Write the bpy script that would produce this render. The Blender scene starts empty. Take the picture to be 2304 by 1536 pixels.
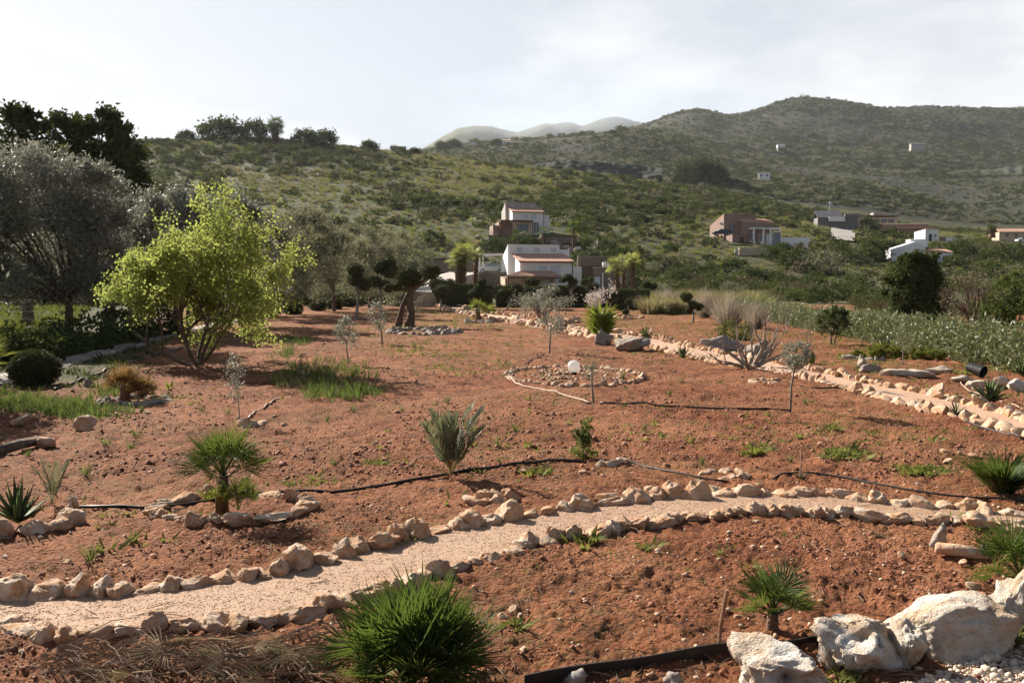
import bpy, bmesh, math, random
import numpy as np
from mathutils import Vector, Matrix, Euler, noise as mnoise

PI = math.pi
R = math.radians
rng = np.random.default_rng(7)
random.seed(7)
SC = bpy.context.scene
COL = SC.collection

# ------------------------------------------------------------------ camera
F = 2000.0                      # focal length in pixels of the 2304 px wide photograph
CAMH = 2.56
PITCH = math.atan((768 - 648) / F)
cam = bpy.data.cameras.new('camera')
cam.sensor_width = 36.0
cam.lens = 36.0 * F / 2304.0
cam.clip_start = 0.1
cam.clip_end = 30000
camo = bpy.data.objects.new('camera', cam)
COL.objects.link(camo)
camo.location = (0, 0, CAMH)
camo.rotation_euler = (PI / 2 - PITCH, 0, 0)
SC.camera = camo

# ------------------------------------------------------------------ sky and sun
SUN_AZ = R(-42)                 # left of the viewing direction
SUN_EL = R(31)
sd = Vector((math.sin(SUN_AZ) * math.cos(SUN_EL), math.cos(SUN_AZ) * math.cos(SUN_EL), math.sin(SUN_EL)))
W = bpy.data.worlds.new('World')
SC.world = W
W.use_nodes = True
nt = W.node_tree
nt.nodes.clear()


def N(t, typ, **kw):
    n = t.nodes.new(typ)
    for k, v in kw.items():
        if k == 'inp':
            for kk, vv in v.items():
                n.inputs[kk].default_value = vv
        else:
            setattr(n, k, v)
    return n


sky = N(nt, 'ShaderNodeTexSky', sky_type='NISHITA', sun_disc=False, sun_elevation=SUN_EL, sun_rotation=SUN_AZ,
        air_density=1.0, dust_density=1.0, ozone_density=1.0, altitude=100)
bg = N(nt, 'ShaderNodeBackground', inp={'Strength': 0.047})
tc = N(nt, 'ShaderNodeTexCoord')
mp = N(nt, 'ShaderNodeMapping', inp={'Scale': (1.0, 1.0, 2.6), 'Location': (0.3, 0.1, 0.22)})
cn = N(nt, 'ShaderNodeTexNoise', inp={'Scale': 2.6, 'Detail': 8.0, 'Roughness': 0.55})
cr = N(nt, 'ShaderNodeMapRange', inp={'From Min': 0.40, 'From Max': 0.66, 'To Min': 0.82, 'To Max': 0.98})
mx = N(nt, 'ShaderNodeMix', data_type='RGBA')
# bright milky veil of thin cloud, thick towards the horizon all round, thinning overhead
c1 = N(nt, 'ShaderNodeMix', data_type='RGBA')
c1.inputs['A'].default_value = (5.9, 6.25, 6.8, 1)
c1.inputs['B'].default_value = (8.0, 8.1, 8.3, 1)
c2 = N(nt, 'ShaderNodeMapRange', inp={'From Min': 0.46, 'From Max': 0.62})
nt.links.new(cn.outputs['Fac'], c2.inputs['Value'])
nt.links.new(c2.outputs['Result'], c1.inputs['Factor'])
nt.links.new(c1.outputs['Result'], mx.inputs['B'])
sx = N(nt, 'ShaderNodeSeparateXYZ')
nt.links.new(tc.outputs['Generated'], sx.inputs[0])
el = N(nt, 'ShaderNodeMapRange', interpolation_type='SMOOTHSTEP', inp={'From Min': 0.34, 'From Max': 0.60, 'To Min': 1.0, 'To Max': 0.0})
nt.links.new(sx.outputs['Z'], el.inputs['Value'])
vm = N(nt, 'ShaderNodeMath', operation='MULTIPLY')
nt.links.new(el.outputs['Result'], vm.inputs[0])
nt.links.new(cr.outputs['Result'], vm.inputs[1])
out = N(nt, 'ShaderNodeOutputWorld')
L = nt.links.new
L(tc.outputs['Generated'], mp.inputs['Vector'])
L(mp.outputs['Vector'], cn.inputs['Vector'])
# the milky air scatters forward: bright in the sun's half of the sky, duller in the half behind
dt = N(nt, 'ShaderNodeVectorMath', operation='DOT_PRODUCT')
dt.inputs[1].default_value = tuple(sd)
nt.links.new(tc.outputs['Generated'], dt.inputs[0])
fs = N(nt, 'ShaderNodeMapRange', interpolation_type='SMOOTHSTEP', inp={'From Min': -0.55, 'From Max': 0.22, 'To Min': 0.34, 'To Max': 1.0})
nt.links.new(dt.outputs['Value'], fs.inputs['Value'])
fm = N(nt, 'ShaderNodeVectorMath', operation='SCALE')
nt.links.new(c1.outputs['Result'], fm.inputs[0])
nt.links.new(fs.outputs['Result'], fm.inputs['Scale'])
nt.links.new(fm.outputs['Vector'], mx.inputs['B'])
L(cn.outputs['Fac'], cr.inputs['Value'])
L(vm.outputs[0], mx.inputs['Factor'])
L(sky.outputs['Color'], mx.inputs['A'])
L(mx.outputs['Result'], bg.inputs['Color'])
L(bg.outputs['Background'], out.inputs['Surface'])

sl = bpy.data.lights.new('sun', 'SUN')
sl.energy = 5.0
sl.angle = R(0.5)
sl.color = (1.0, 0.915, 0.80)
so = bpy.data.objects.new('sun', sl)
COL.objects.link(so)
so.rotation_euler = sd.to_track_quat('Z', 'Y').to_euler()
so.location = (-60, 60, 60)

SC.view_settings.view_transform = 'Standard'
SC.view_settings.look = 'None'
SC.view_settings.gamma = 1.0
SC.view_settings.use_curve_mapping = False
SC.view_settings.exposure = 1.36
SC.cycles.use_denoising = True
SC.cycles.max_bounces = 6
SC.cycles.diffuse_bounces = 3
SC.cycles.glossy_bounces = 2
SC.cycles.transmission_bounces = 4
SC.cycles.transparent_max_bounces = 8
SC.cycles.volume_bounces = 0
SC.cycles.caustics_reflective = False
SC.cycles.caustics_refractive = False

# ------------------------------------------------------------------ numeric helpers


def _h(ix, iy, s):
    v = np.sin(ix * 127.1 + iy * 311.7 + s * 74.7) * 43758.5453
    return v - np.floor(v)


def vnoise(x, y, s=0):
    ix, iy = np.floor(x), np.floor(y)
    fx, fy = x - ix, y - iy
    fx = fx * fx * fx * (fx * (fx * 6 - 15) + 10)
    fy = fy * fy * fy * (fy * (fy * 6 - 15) + 10)
    a, b = _h(ix, iy, s), _h(ix + 1, iy, s)
    c, d = _h(ix, iy + 1, s), _h(ix + 1, iy + 1, s)
    return (a + (b - a) * fx) * (1 - fy) + (c + (d - c) * fx) * fy


def fbm(x, y, o=4, s=0):
    t, a, n = 0.0, 0.5, 0.0
    for i in range(o):
        # each octave turned, so that the lattice never shows as a line
        c, q = math.cos(0.6 + 1.1 * i), math.sin(0.6 + 1.1 * i)
        t = t + a * vnoise(x * c - y * q, x * q + y * c, s + i)
        n += a
        a *= 0.5
        x, y = x * 2.03, y * 2.03
    return t / n - 0.5


def pix_ut(px, py):
    """pixel of the 2304 x 1536 photograph -> (x/y, dz/y) of its ray"""
    a = (np.asarray(px, float) - 1152) / F
    b = (768 - np.asarray(py, float)) / F
    dy = math.cos(PITCH) + b * math.sin(PITCH)
    dz = -math.sin(PITCH) + b * math.cos(PITCH)
    return a / dy, dz / dy


# ------------------------------------------------------------------ the lie of the land: depth by depth
PXS = np.linspace(-1600, 3900, 551)
US = pix_ut(PXS, 648)[0]
LAY = [
    (20, None, 0.0), (45, None, 0.0), (70, None, 0.15), (95, None, 0.57), (118, None, 1.2),
    (150, [(-400, 630), (300, 625), (620, 618), (950, 606), (1180, 596), (1400, 603), (1560, 622), (1700, 632), (2304, 640), (2700, 640)], 0),
    (185, [(-400, 590), (0, 588), (300, 575), (620, 560), (950, 538), (1110, 530), (1250, 530), (1400, 545), (1540, 558), (1700, 566), (1830, 580), (1950, 590), (2100, 600), (2304, 606), (2700, 610)], 0),
    (240, [(-400, 515), (0, 508), (300, 492), (620, 475), (950, 470), (1180, 478), (1400, 492), (1540, 505), (1700, 524), (1830, 534), (1950, 548), (2100, 562), (2304, 566), (2700, 570)], 0),
    (320, [(-400, 420), (0, 410), (300, 396), (620, 386), (950, 405), (1100, 420), (1250, 432), (1400, 446), (1540, 465), (1700, 484), (1830, 505), (1950, 522), (2100, 545), (2304, 550), (2700, 552)], 0),
    (420, [(-400, 330), (0, 334), (300, 324), (450, 320), (620, 318), (750, 332), (850, 342), (950, 350), (1100, 374), (1250, 389), (1400, 404), (1540, 426), (1700, 449), (1830, 482), (1950, 501), (2100, 530), (2304, 536), (2700, 540)], 0),
    (520, [(-400, 345), (0, 345), (300, 340), (450, 336), (620, 334), (750, 345), (850, 352), (950, 358), (1100, 378), (1250, 392), (1400, 408), (1540, 428), (1700, 452), (1830, 470), (1950, 482), (2100, 510), (2304, 518), (2700, 520)], 0),
    (700, [(-400, 380), (300, 372), (620, 366), (850, 362), (950, 352), (1100, 362), (1190, 380), (1300, 392), (1440, 396), (1540, 420), (1640, 406), (1830, 402), (1900, 405), (1960, 415), (2100, 455), (2200, 485), (2304, 455), (2700, 430)], 0),
    (850, [(-400, 390), (300, 378), (620, 372), (850, 368), (950, 348), (1100, 346), (1250, 350), (1400, 346), (1540, 372), (1640, 396), (1830, 402), (1960, 412), (2100, 446), (2200, 462), (2304, 420), (2700, 400)], 0),
    (1000, [(-400, 400), (300, 382), (620, 376), (850, 372), (950, 342), (1060, 332), (1150, 327), (1250, 313), (1350, 301), (1420, 301), (1480, 305), (1540, 332), (1640, 372), (1830, 388), (1960, 396), (2100, 424), (2304, 412), (2700, 395)], 0),
    (1500, [(-400, 410), (620, 390), (850, 372), (950, 365), (1100, 352), (1250, 335), (1400, 312), (1480, 303), (1540, 302), (1640, 318), (1830, 330), (1960, 332), (2100, 336), (2304, 345), (2700, 350)], 0),
    (2000, [(-400, 420), (620, 400), (850, 390), (950, 370), (1100, 375), (1250, 352), (1380, 312), (1440, 292), (1470, 281), (1520, 262), (1550, 250), (1575, 243), (1590, 250), (1625, 262), (1665, 258), (1700, 250), (1740, 233), (1785, 222), (1830, 226), (1900, 229), (1960, 239), (2000, 242), (2070, 239), (2150, 244), (2304, 248), (2700, 262)], 0),
    (2600, [(-400, 440), (950, 400), (1250, 370), (1470, 330), (1575, 300), (1785, 280), (2304, 300), (2700, 310)], 0),
]
LD = np.array([l[0] for l in LAY], float)
ZG = np.zeros((len(LAY), len(PXS)))
for i, (d, poly, z) in enumerate(LAY):
    if poly is None:
        ZG[i] = z
        continue
    y = np.interp(PXS, [p[0] for p in poly], [p[1] for p in poly])
    w = 2 if d == 2000 else 7
    k = np.exp(-0.5 * (np.arange(-20, 21) / w) ** 2)
    k /= k.sum()
    y = np.convolve(np.pad(y, 20, mode='edge'), k, mode='valid')
    ZG[i] = CAMH + pix_ut(PXS, y)[1] * d


def pchip(x, Y, xq):
    h = np.diff(x)[:, None]
    dl = np.diff(Y, axis=0) / h
    m = np.zeros_like(Y)
    a, b = dl[:-1], dl[1:]
    w1, w2 = 2 * h[1:] + h[:-1], h[1:] + 2 * h[:-1]
    ok = a * b > 0
    with np.errstate(divide='ignore', invalid='ignore'):
        m[1:-1] = np.where(ok, (w1 + w2) / (w1 / np.where(ok, a, 1) + w2 / np.where(ok, b, 1)), 0)
    m[0], m[-1] = dl[0], dl[-1]
    i = np.clip(np.searchsorted(x, xq) - 1, 0, len(x) - 2)
    t = ((xq - x[i]) / h[i, 0])[:, None]
    hh = h[i]
    return ((1 + 2 * t) * (1 - t) ** 2 * Y[i] + t * (1 - t) ** 2 * hh * m[i]
            + t * t * (3 - 2 * t) * Y[i + 1] + t * t * (t - 1) * hh * m[i + 1])


DQ = np.geomspace(20, 2600, 700)
ZQ = pchip(LD, ZG, DQ)
LQ0, LQS = math.log(20), (len(DQ) - 1) / math.log(2600 / 20)
U0, US_ = US[0], (len(US) - 1) / (US[-1] - US[0])


def H(x, y):
    """height of the land at world x, y (arrays)"""
    x, y = np.asarray(x, float), np.asarray(y, float)
    yy = np.clip(y, 20, 2599)
    u = np.clip((x / np.maximum(yy, np.abs(y)) - U0) * US_, 0, len(US) - 1.001)
    v = np.clip((np.log(yy) - LQ0) * LQS, 0, len(DQ) - 1.001)
    i, j = v.astype(int), u.astype(int)
    fv, fu = v - i, u - j
    z = (ZQ[i, j] * (1 - fv) + ZQ[i + 1, j] * fv) * (1 - fu) + (ZQ[i, j + 1] * (1 - fv) + ZQ[i + 1, j + 1] * fv) * fu
    a = np.clip((yy - 120) / 120, 0, 1)
    b = np.clip((yy - 560) / 400, 0, 1)
    z = z + a * 2.2 * fbm(x / 28, y / 28, 4, 3) + b * (9 + 17 * np.clip((yy - 1000) / 400, 0, 1)) * fbm(x / 170, y / 170, 5, 9) * np.clip((2700 - yy) / 1200, 0.12, 1)
    return z


DS = np.geomspace(3.2, 2500, 2600)


def pos(px, py):
    """the point of the ground that the pixel sees"""
    u, t = pix_ut(px, py)
    dz = CAMH + t * DS - H(u * DS, DS)
    k = int(np.argmax(dz < 0))
    if k == 0:
        k = len(DS) - 1
    f = dz[k - 1] / (dz[k - 1] - dz[k])
    d = DS[k - 1] + (DS[k] - DS[k - 1]) * f
    return Vector((u * d, d, float(H(u * d, d))))


def P(px, D, py=600):
    """the ground at depth D under the picture column px"""
    u = float(pix_ut(px, py)[0])
    return Vector((u * D, D, float(H(u * D, D))))


def ZPY(py, D):
    return CAMH + float(pix_ut(1152, py)[1]) * D


def S(D):
    return D / F


# ------------------------------------------------------------------ object helpers
def tag(o, label, cat, group=None, kind=None):
    if label:
        o['label'] = label
    if cat:
        o['category'] = cat
    if group:
        o['group'] = group
    if kind:
        o['kind'] = kind
    return o


def link(o, parent=None):
    COL.objects.link(o)
    if parent is not None:
        o.parent = parent
    return o


def thing(name, label, cat, loc=(0, 0, 0), rz=0.0, group=None):
    o = bpy.data.objects.new(name, None)
    o.empty_display_size = 0.2
    o.location = loc
    o.rotation_euler = (0, 0, rz)
    link(o)
    return tag(o, label, cat, group)


def npmesh(name, V, Fs, mat, smooth=False):
    V = np.asarray(V, np.float32).reshape(-1, 3)
    me = bpy.data.meshes.new(name)
    me.vertices.add(len(V))
    me.vertices.foreach_set('co', V.ravel())
    Fs = [np.asarray(f, np.int32) for f in Fs if len(f)]
    idx = np.concatenate([f.ravel() for f in Fs])
    tot = np.concatenate([np.full(len(f), f.shape[1], np.int32) for f in Fs])
    st = np.concatenate([[0], np.cumsum(tot)[:-1]]).astype(np.int32)
    me.loops.add(len(idx))
    me.loops.foreach_set('vertex_index', idx)
    me.polygons.add(len(tot))
    me.polygons.foreach_set('loop_start', st)
    me.polygons.foreach_set('loop_total', tot)
    if smooth:
        me.polygons.foreach_set('use_smooth', np.ones(len(tot), bool))
    me.update(calc_edges=True)
    if mat is not None:
        me.materials.append(mat)
    return me


def obj(name, me, parent=None, loc=None, rot=None, scale=None):
    o = bpy.data.objects.new(name, me)
    if loc is not None:
        o.location = loc
    if rot is not None:
        o.rotation_euler = rot
    if scale is not None:
        o.scale = scale
    return link(o, parent)


class MB:
    """collects simple shapes into one mesh"""

    def __init__(s):
        s.v, s.f = [], []

    def add(s, vs, fs):
        b = len(s.v)
        s.v += [tuple(p) for p in vs]
        s.f += [tuple(b + i for i in f) for f in fs]
        return s

    def box(s, x0, x1, y0, y1, z0, z1):
        return s.add([(x0, y0, z0), (x1, y0, z0), (x1, y1, z0), (x0, y1, z0), (x0, y0, z1), (x1, y0, z1), (x1, y1, z1), (x0, y1, z1)],
                     [(0, 3, 2, 1), (4, 5, 6, 7), (0, 1, 5, 4), (1, 2, 6, 5), (2, 3, 7, 6), (3, 0, 4, 7)])

    def prism_x(s, prof, x0, x1):
        """profile of (y, z) points swept along x"""
        n = len(prof)
        vs = [(x0, y, z) for y, z in prof] + [(x1, y, z) for y, z in prof]
        fs = [tuple(range(n))[::-1], tuple(range(n, 2 * n))]
        fs += [(i, (i + 1) % n, n + (i + 1) % n, n + i) for i in range(n)]
        return s.add(vs, fs)

    def tube(s, pts, rad, n=6, cap=True):
        pts = [Vector(p) for p in pts]
        if not hasattr(rad, '__len__'):
            rad = [rad] * len(pts)
        rings, ref = [], None
        for i, p in enumerate(pts):
            t = (pts[min(i + 1, len(pts) - 1)] - pts[max(i - 1, 0)])
            if t.length < 1e-9:
                t = Vector((0, 0, 1))
            t.normalize()
            if ref is None:
                ref = Vector((1, 0, 0)) if abs(t.x) < 0.8 else Vector((0, 1, 0))
            a = (ref - t * ref.dot(t)).normalized()
            b = t.cross(a)
            ref = a
            rings.append([p + (a * math.cos(2 * PI * k / n) + b * math.sin(2 * PI * k / n)) * rad[i] for k in range(n)])
        vs = [v for r in rings for v in r]
        fs = []
        for i in range(len(pts) - 1):
            for k in range(n):
                k2 = (k + 1) % n
                fs.append((i * n + k, i * n + k2, (i + 1) * n + k2, (i + 1) * n + k))
        if cap:
            fs.append(tuple(range(n))[::-1])
            fs.append(tuple((len(pts) - 1) * n + k for k in range(n)))
        return s.add(vs, fs)

    def me(s, name, mat, smooth=False):
        m = bpy.data.meshes.new(name)
        m.from_pydata(s.v, [], s.f)
        if smooth:
            m.polygons.foreach_set('use_smooth', np.ones(len(m.polygons), bool))
        m.materials.append(mat)
        m.update()
        return m

    def build(s, name, mat, parent=None, smooth=False, **kw):
        return obj(name, s.me(name, mat, smooth), parent, **kw)


def bake(TV, TF, M):
    """copies of a template (verts, faces) under many 4x4 matrices -> verts, faces"""
    TV = np.asarray(TV, float)
    TF = np.asarray(TF, int)
    M = np.asarray(M, float)
    h = np.c_[TV, np.ones(len(TV))]
    V = np.einsum('mij,vj->mvi', M[:, :3, :], h).reshape(-1, 3)
    Fc = (TF[None] + (np.arange(len(M)) * len(TV))[:, None, None]).reshape(-1, TF.shape[1])
    return V, Fc


def mats_trs(p, rz, sc, tilt=None):
    n = len(p)
    sc = np.asarray(sc, float)
    if sc.ndim == 1:
        sc = np.repeat(sc[:, None], 3, 1)
    c, s_ = np.cos(rz), np.sin(rz)
    Rz = np.zeros((n, 3, 3))
    Rz[:, 0, 0], Rz[:, 0, 1], Rz[:, 1, 0], Rz[:, 1, 1], Rz[:, 2, 2] = c, -s_, s_, c, 1
    if tilt is not None:
        ct, st = np.cos(tilt), np.sin(tilt)
        Ry = np.zeros((n, 3, 3))
        Ry[:, 0, 0], Ry[:, 0, 2], Ry[:, 2, 0], Ry[:, 2, 2], Ry[:, 1, 1] = ct, st, -st, ct, 1
        Rz = Rz @ Ry
    M = np.zeros((n, 4, 4))
    M[:, :3, :3] = Rz * sc[:, None, :]
    M[:, :3, 3] = p
    M[:, 3, 3] = 1
    return M


def unit(n):
    v = rng.normal(size=(n, 3))
    return v / np.linalg.norm(v, axis=1)[:, None]


def leafcloud(p, Ln, Wd, up=0.0, d=None, fold=0.0):
    """one rhombic leaf per point p, random direction; returns verts, quads"""
    p = np.asarray(p, float)
    n = len(p)
    if d is None:
        d = unit(n)
        d[:, 2] += up
        d /= np.linalg.norm(d, axis=1)[:, None]
    s_ = np.cross(d, unit(n))
    s_ /= np.maximum(np.linalg.norm(s_, axis=1), 1e-6)[:, None]
    ln = (Ln * rng.uniform(0.65, 1.25, n))[:, None]
    wd = (Wd * rng.uniform(0.7, 1.2, n))[:, None]
    V = np.stack([p, p + d * ln * 0.45 + s_ * wd * 0.5, p + d * ln, p + d * ln * 0.45 - s_ * wd * 0.5], 1).reshape(-1, 3)
    Q = np.arange(n * 4).reshape(n, 4)
    return V, Q


def ellips(n, c, r, shell=0.5):
    """points in an ellipsoid, crowded towards its skin"""
    d = unit(n)
    rad = (1 - shell) * rng.random(n) ** (1 / 3) + shell * rng.uniform(0.82, 1.03, n)
    return np.asarray(c) + d * rad[:, None] * np.asarray(r)


def clumpy(n, c, r, k=60, spread=0.16, shell=0.6):
    """leaf points gathered in k clumps"""
    cc = ellips(k, c, r, shell)
    i = rng.integers(0, k, n)
    r = np.asarray(r, float)
    return cc[i] + rng.normal(size=(n, 3)) * spread * r.mean() * rng.uniform(0.5, 1.3, k)[i][:, None]

# ------------------------------------------------------------------ materials
def _base(name):
    m = bpy.data.materials.new(name)
    m.use_nodes = True
    t = m.node_tree
    t.nodes.clear()
    o = N(t, 'ShaderNodeOutputMaterial')
    p = N(t, 'ShaderNodeBsdfPrincipled')
    t.links.new(p.outputs['BSDF'], o.inputs['Surface'])
    return m, t, o, p


def c4(c):
    return (c[0], c[1], c[2], 1)


def mixc(t, fac, a, b, blend='MIX'):
    m = N(t, 'ShaderNodeMix', data_type='RGBA', blend_type=blend)
    for s_, v in (('A', a), ('B', b)):
        if hasattr(v, 'links'):
            t.links.new(v, m.inputs[s_])
        else:
            m.inputs[s_].default_value = c4(v)
    if hasattr(fac, 'links'):
        t.links.new(fac, m.inputs['Factor'])
    else:
        m.inputs['Factor'].default_value = fac
    return m.outputs['Result']


def rampf(t, src, lo, hi, a=0.0, b=1.0):
    r = N(t, 'ShaderNodeMapRange', inp={'From Min': lo, 'From Max': hi, 'To Min': a, 'To Max': b})
    t.links.new(src, r.inputs['Value'])
    return r.outputs['Result']


def noisef(t, vec, scale, detail=4.0, rough=0.55, dist=0.0):
    n = N(t, 'ShaderNodeTexNoise', inp={'Scale': scale, 'Detail': detail, 'Roughness': rough, 'Distortion': dist})
    t.links.new(vec, n.inputs['Vector'])
    return n.outputs['Fac']


def coords(t, world=False):
    if world:
        return N(t, 'ShaderNodeNewGeometry').outputs['Position']
    tc_ = N(t, 'ShaderNodeTexCoord')
    oi = N(t, 'ShaderNodeObjectInfo')
    v = N(t, 'ShaderNodeVectorMath', operation='SCALE')
    v.inputs[0].default_value = (1, 1.7, 0.6)
    sc = N(t, 'ShaderNodeMath', operation='MULTIPLY')
    sc.inputs[1].default_value = 40.0
    t.links.new(oi.outputs['Random'], sc.inputs[0])
    t.links.new(sc.outputs[0], v.inputs['Scale'])
    a = N(t, 'ShaderNodeVectorMath', operation='ADD')
    t.links.new(tc_.outputs['Object'], a.inputs[0])
    t.links.new(v.outputs[0], a.inputs[1])
    return a.outputs[0]


def bumpf(t, p, h, strength, dist):
    b = N(t, 'ShaderNodeBump', inp={'Strength': strength, 'Distance': dist})
    t.links.new(h, b.inputs['Height'])
    t.links.new(b.outputs['Normal'], p.inputs['Normal'])


def simple(name, a, b=None, scale=4.0, rough=0.85, bump=0.0, bs=20.0, bd=0.02, spec=0.3, metal=0.0, world=False, lo=0.35, hi=0.65):
    m, t, o, p = _base(name)
    p.inputs['Roughness'].default_value = rough
    p.inputs['Specular IOR Level'].default_value = spec
    p.inputs['Metallic'].default_value = metal
    v = coords(t, world)
    if b is None:
        b = tuple(x * 0.75 for x in a)
    f = rampf(t, noisef(t, v, scale, 5), lo, hi)
    t.links.new(mixc(t, f, a, b), p.inputs['Base Color'])
    if bump:
        bumpf(t, p, noisef(t, v, bs, 6, 0.6), bump, bd)
    return m


def leafmat(name, a, b, c=None, trans=0.35, tcol=None, rough=0.7, spec=0.06, objv=0.25):
    """leaves: every leaf gets its own mix of two tints, every plant a third"""
    m, t, o, p = _base(name)
    g = N(t, 'ShaderNodeNewGeometry')
    oi = N(t, 'ShaderNodeObjectInfo')
    col = mixc(t, g.outputs['Random Per Island'], a, b)
    f = rampf(t, oi.outputs['Random'], 0, 1, 0, objv * 2)
    col = mixc(t, f, col, c if c else tuple(0.5 * (x + y) for x, y in zip(a, b)))
    t.links.new(col, p.inputs['Base Color'])
    p.inputs['Roughness'].default_value = rough
    p.inputs['Specular IOR Level'].default_value = spec
    if trans > 0:
        tr = N(t, 'ShaderNodeBsdfTranslucent')
        if tcol is None:
            tc_ = mixc(t, 0.40, col, (0.20, 0.245, 0.05))
        else:
            tc_ = mixc(t, 0.75, col, tcol)
        t.links.new(tc_, tr.inputs['Color'])
        ms = N(t, 'ShaderNodeMixShader', inp={'Fac': trans})
        t.links.new(p.outputs['BSDF'], ms.inputs[1])
        t.links.new(tr.outputs['BSDF'], ms.inputs[2])
        t.links.new(ms.outputs[0], o.inputs['Surface'])
    return m


M = {}


def soil_mat():
    m, t, o, p = _base('red_soil')
    v = coords(t, True)
    n1 = noisef(t, v, 0.35, 6, 0.6)
    n2 = noisef(t, v, 2.3, 7, 0.65, 0.3)
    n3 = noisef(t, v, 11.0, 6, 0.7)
    col = mixc(t, rampf(t, n2, 0.34, 0.66), (0.112, 0.034, 0.014), (0.305, 0.113, 0.047))  # dark tone: damp patches, plus clod shadows put into the colour
    col = mixc(t, rampf(t, n1, 0.42, 0.64, 0, 0.6), col, (0.39, 0.175, 0.085))
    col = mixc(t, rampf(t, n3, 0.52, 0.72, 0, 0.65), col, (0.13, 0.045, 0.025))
    moss = N(t, 'ShaderNodeMath', operation='MULTIPLY')
    t.links.new(rampf(t, noisef(t, v, 0.22, 5, 0.6, 0.5), 0.44, 0.58), moss.inputs[0])
    t.links.new(rampf(t, noisef(t, v, 6.0, 5, 0.7), 0.46, 0.62, 0, 0.5), moss.inputs[1])
    col = mixc(t, moss.outputs[0], col, (0.125, 0.115, 0.040))
    vo = N(t, 'ShaderNodeTexVoronoi', inp={'Scale': 16.0, 'Randomness': 1.0})
    t.links.new(v, vo.inputs['Vector'])
    sep = N(t, 'ShaderNodeSeparateColor')
    t.links.new(vo.outputs['Color'], sep.inputs[0])
    k = N(t, 'ShaderNodeMath', operation='MULTIPLY')
    t.links.new(rampf(t, vo.outputs['Distance'], 0.20, 0.12), k.inputs[0])
    t.links.new(rampf(t, sep.outputs[0], 0.93, 0.95), k.inputs[1])
    col = mixc(t, k.outputs[0], col, (0.50, 0.33, 0.23))
    # beyond the garden the red earth turns into pale grass and scrub ground
    sp = N(t, 'ShaderNodeSeparateXYZ')
    t.links.new(v, sp.inputs[0])
    ad = N(t, 'ShaderNodeMath', operation='MULTIPLY_ADD')
    ad.inputs[1].default_value = 16.0
    t.links.new(noisef(t, v, 0.12, 4), ad.inputs[0])
    t.links.new(sp.outputs['Y'], ad.inputs[2])
    far = rampf(t, ad.outputs[0], 104, 110)
    col = mixc(t, far, col, mixc(t, rampf(t, n1, 0.4, 0.6), (0.075, 0.075, 0.028), (0.15, 0.125, 0.06)))
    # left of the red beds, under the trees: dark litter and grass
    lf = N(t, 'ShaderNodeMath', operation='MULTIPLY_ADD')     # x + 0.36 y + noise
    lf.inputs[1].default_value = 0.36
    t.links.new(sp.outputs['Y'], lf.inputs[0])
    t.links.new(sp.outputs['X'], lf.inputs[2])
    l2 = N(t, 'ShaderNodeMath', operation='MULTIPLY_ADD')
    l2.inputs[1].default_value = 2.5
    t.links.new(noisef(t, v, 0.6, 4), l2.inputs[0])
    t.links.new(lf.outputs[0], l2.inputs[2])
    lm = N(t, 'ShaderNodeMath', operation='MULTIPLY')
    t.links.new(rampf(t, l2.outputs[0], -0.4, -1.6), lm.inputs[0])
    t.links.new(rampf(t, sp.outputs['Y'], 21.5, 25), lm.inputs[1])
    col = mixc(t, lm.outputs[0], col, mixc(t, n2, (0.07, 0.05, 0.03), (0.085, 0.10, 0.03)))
    t.links.new(col, p.inputs['Base Color'])
    p.inputs['Roughness'].default_value = 0.95
    p.inputs['Specular IOR Level'].default_value = 0.15
    hsum = N(t, 'ShaderNodeMath', operation='MULTIPLY_ADD')
    hsum.inputs[1].default_value = 0.45
    t.links.new(noisef(t, v, 38, 5, 0.7), hsum.inputs[0])
    v2 = N(t, 'ShaderNodeTexVoronoi', inp={'Scale': 22.0})
    t.links.new(v, v2.inputs['Vector'])
    h2 = N(t, 'ShaderNodeMath', operation='MULTIPLY_ADD')
    h2.inputs[1].default_value = -0.5
    t.links.new(v2.outputs['Distance'], h2.inputs[0])
    t.links.new(n3, h2.inputs[2])
    t.links.new(h2.outputs[0], hsum.inputs[2])
    bumpf(t, p, hsum.outputs[0], 1.0, 0.09)
    return m


def hill_mat(name, cols, s1, s2, grass, gs=0.5, bd=1.2):
    m, t, o, p = _base(name)
    v = coords(t, True)
    mp_ = N(t, 'ShaderNodeMapping', inp={'Scale': (1.0, 0.6, 1.6)})
    t.links.new(v, mp_.inputs['Vector'])
    v2 = mp_.outputs[0]
    n1 = noisef(t, v2, s1, 6, 0.6, 0.4)
    n2 = noisef(t, v2, s2, 7, 0.68, 0.2)
    col = mixc(t, rampf(t, n2, 0.36, 0.62), cols[0], cols[1])
    col = mixc(t, rampf(t, n1, 0.42, 0.62, 0, gs), col, grass)
    col = mixc(t, rampf(t, noisef(t, v2, s1 * 2.7, 5, 0.65), 0.54, 0.68, 0, 0.8), col, cols[2])
    t.links.new(col, p.inputs['Base Color'])
    p.inputs['Roughness'].default_value = 0.95
    p.inputs['Specular IOR Level'].default_value = 0.1
    bumpf(t, p, n2, 1.0, bd)
    return m


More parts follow.
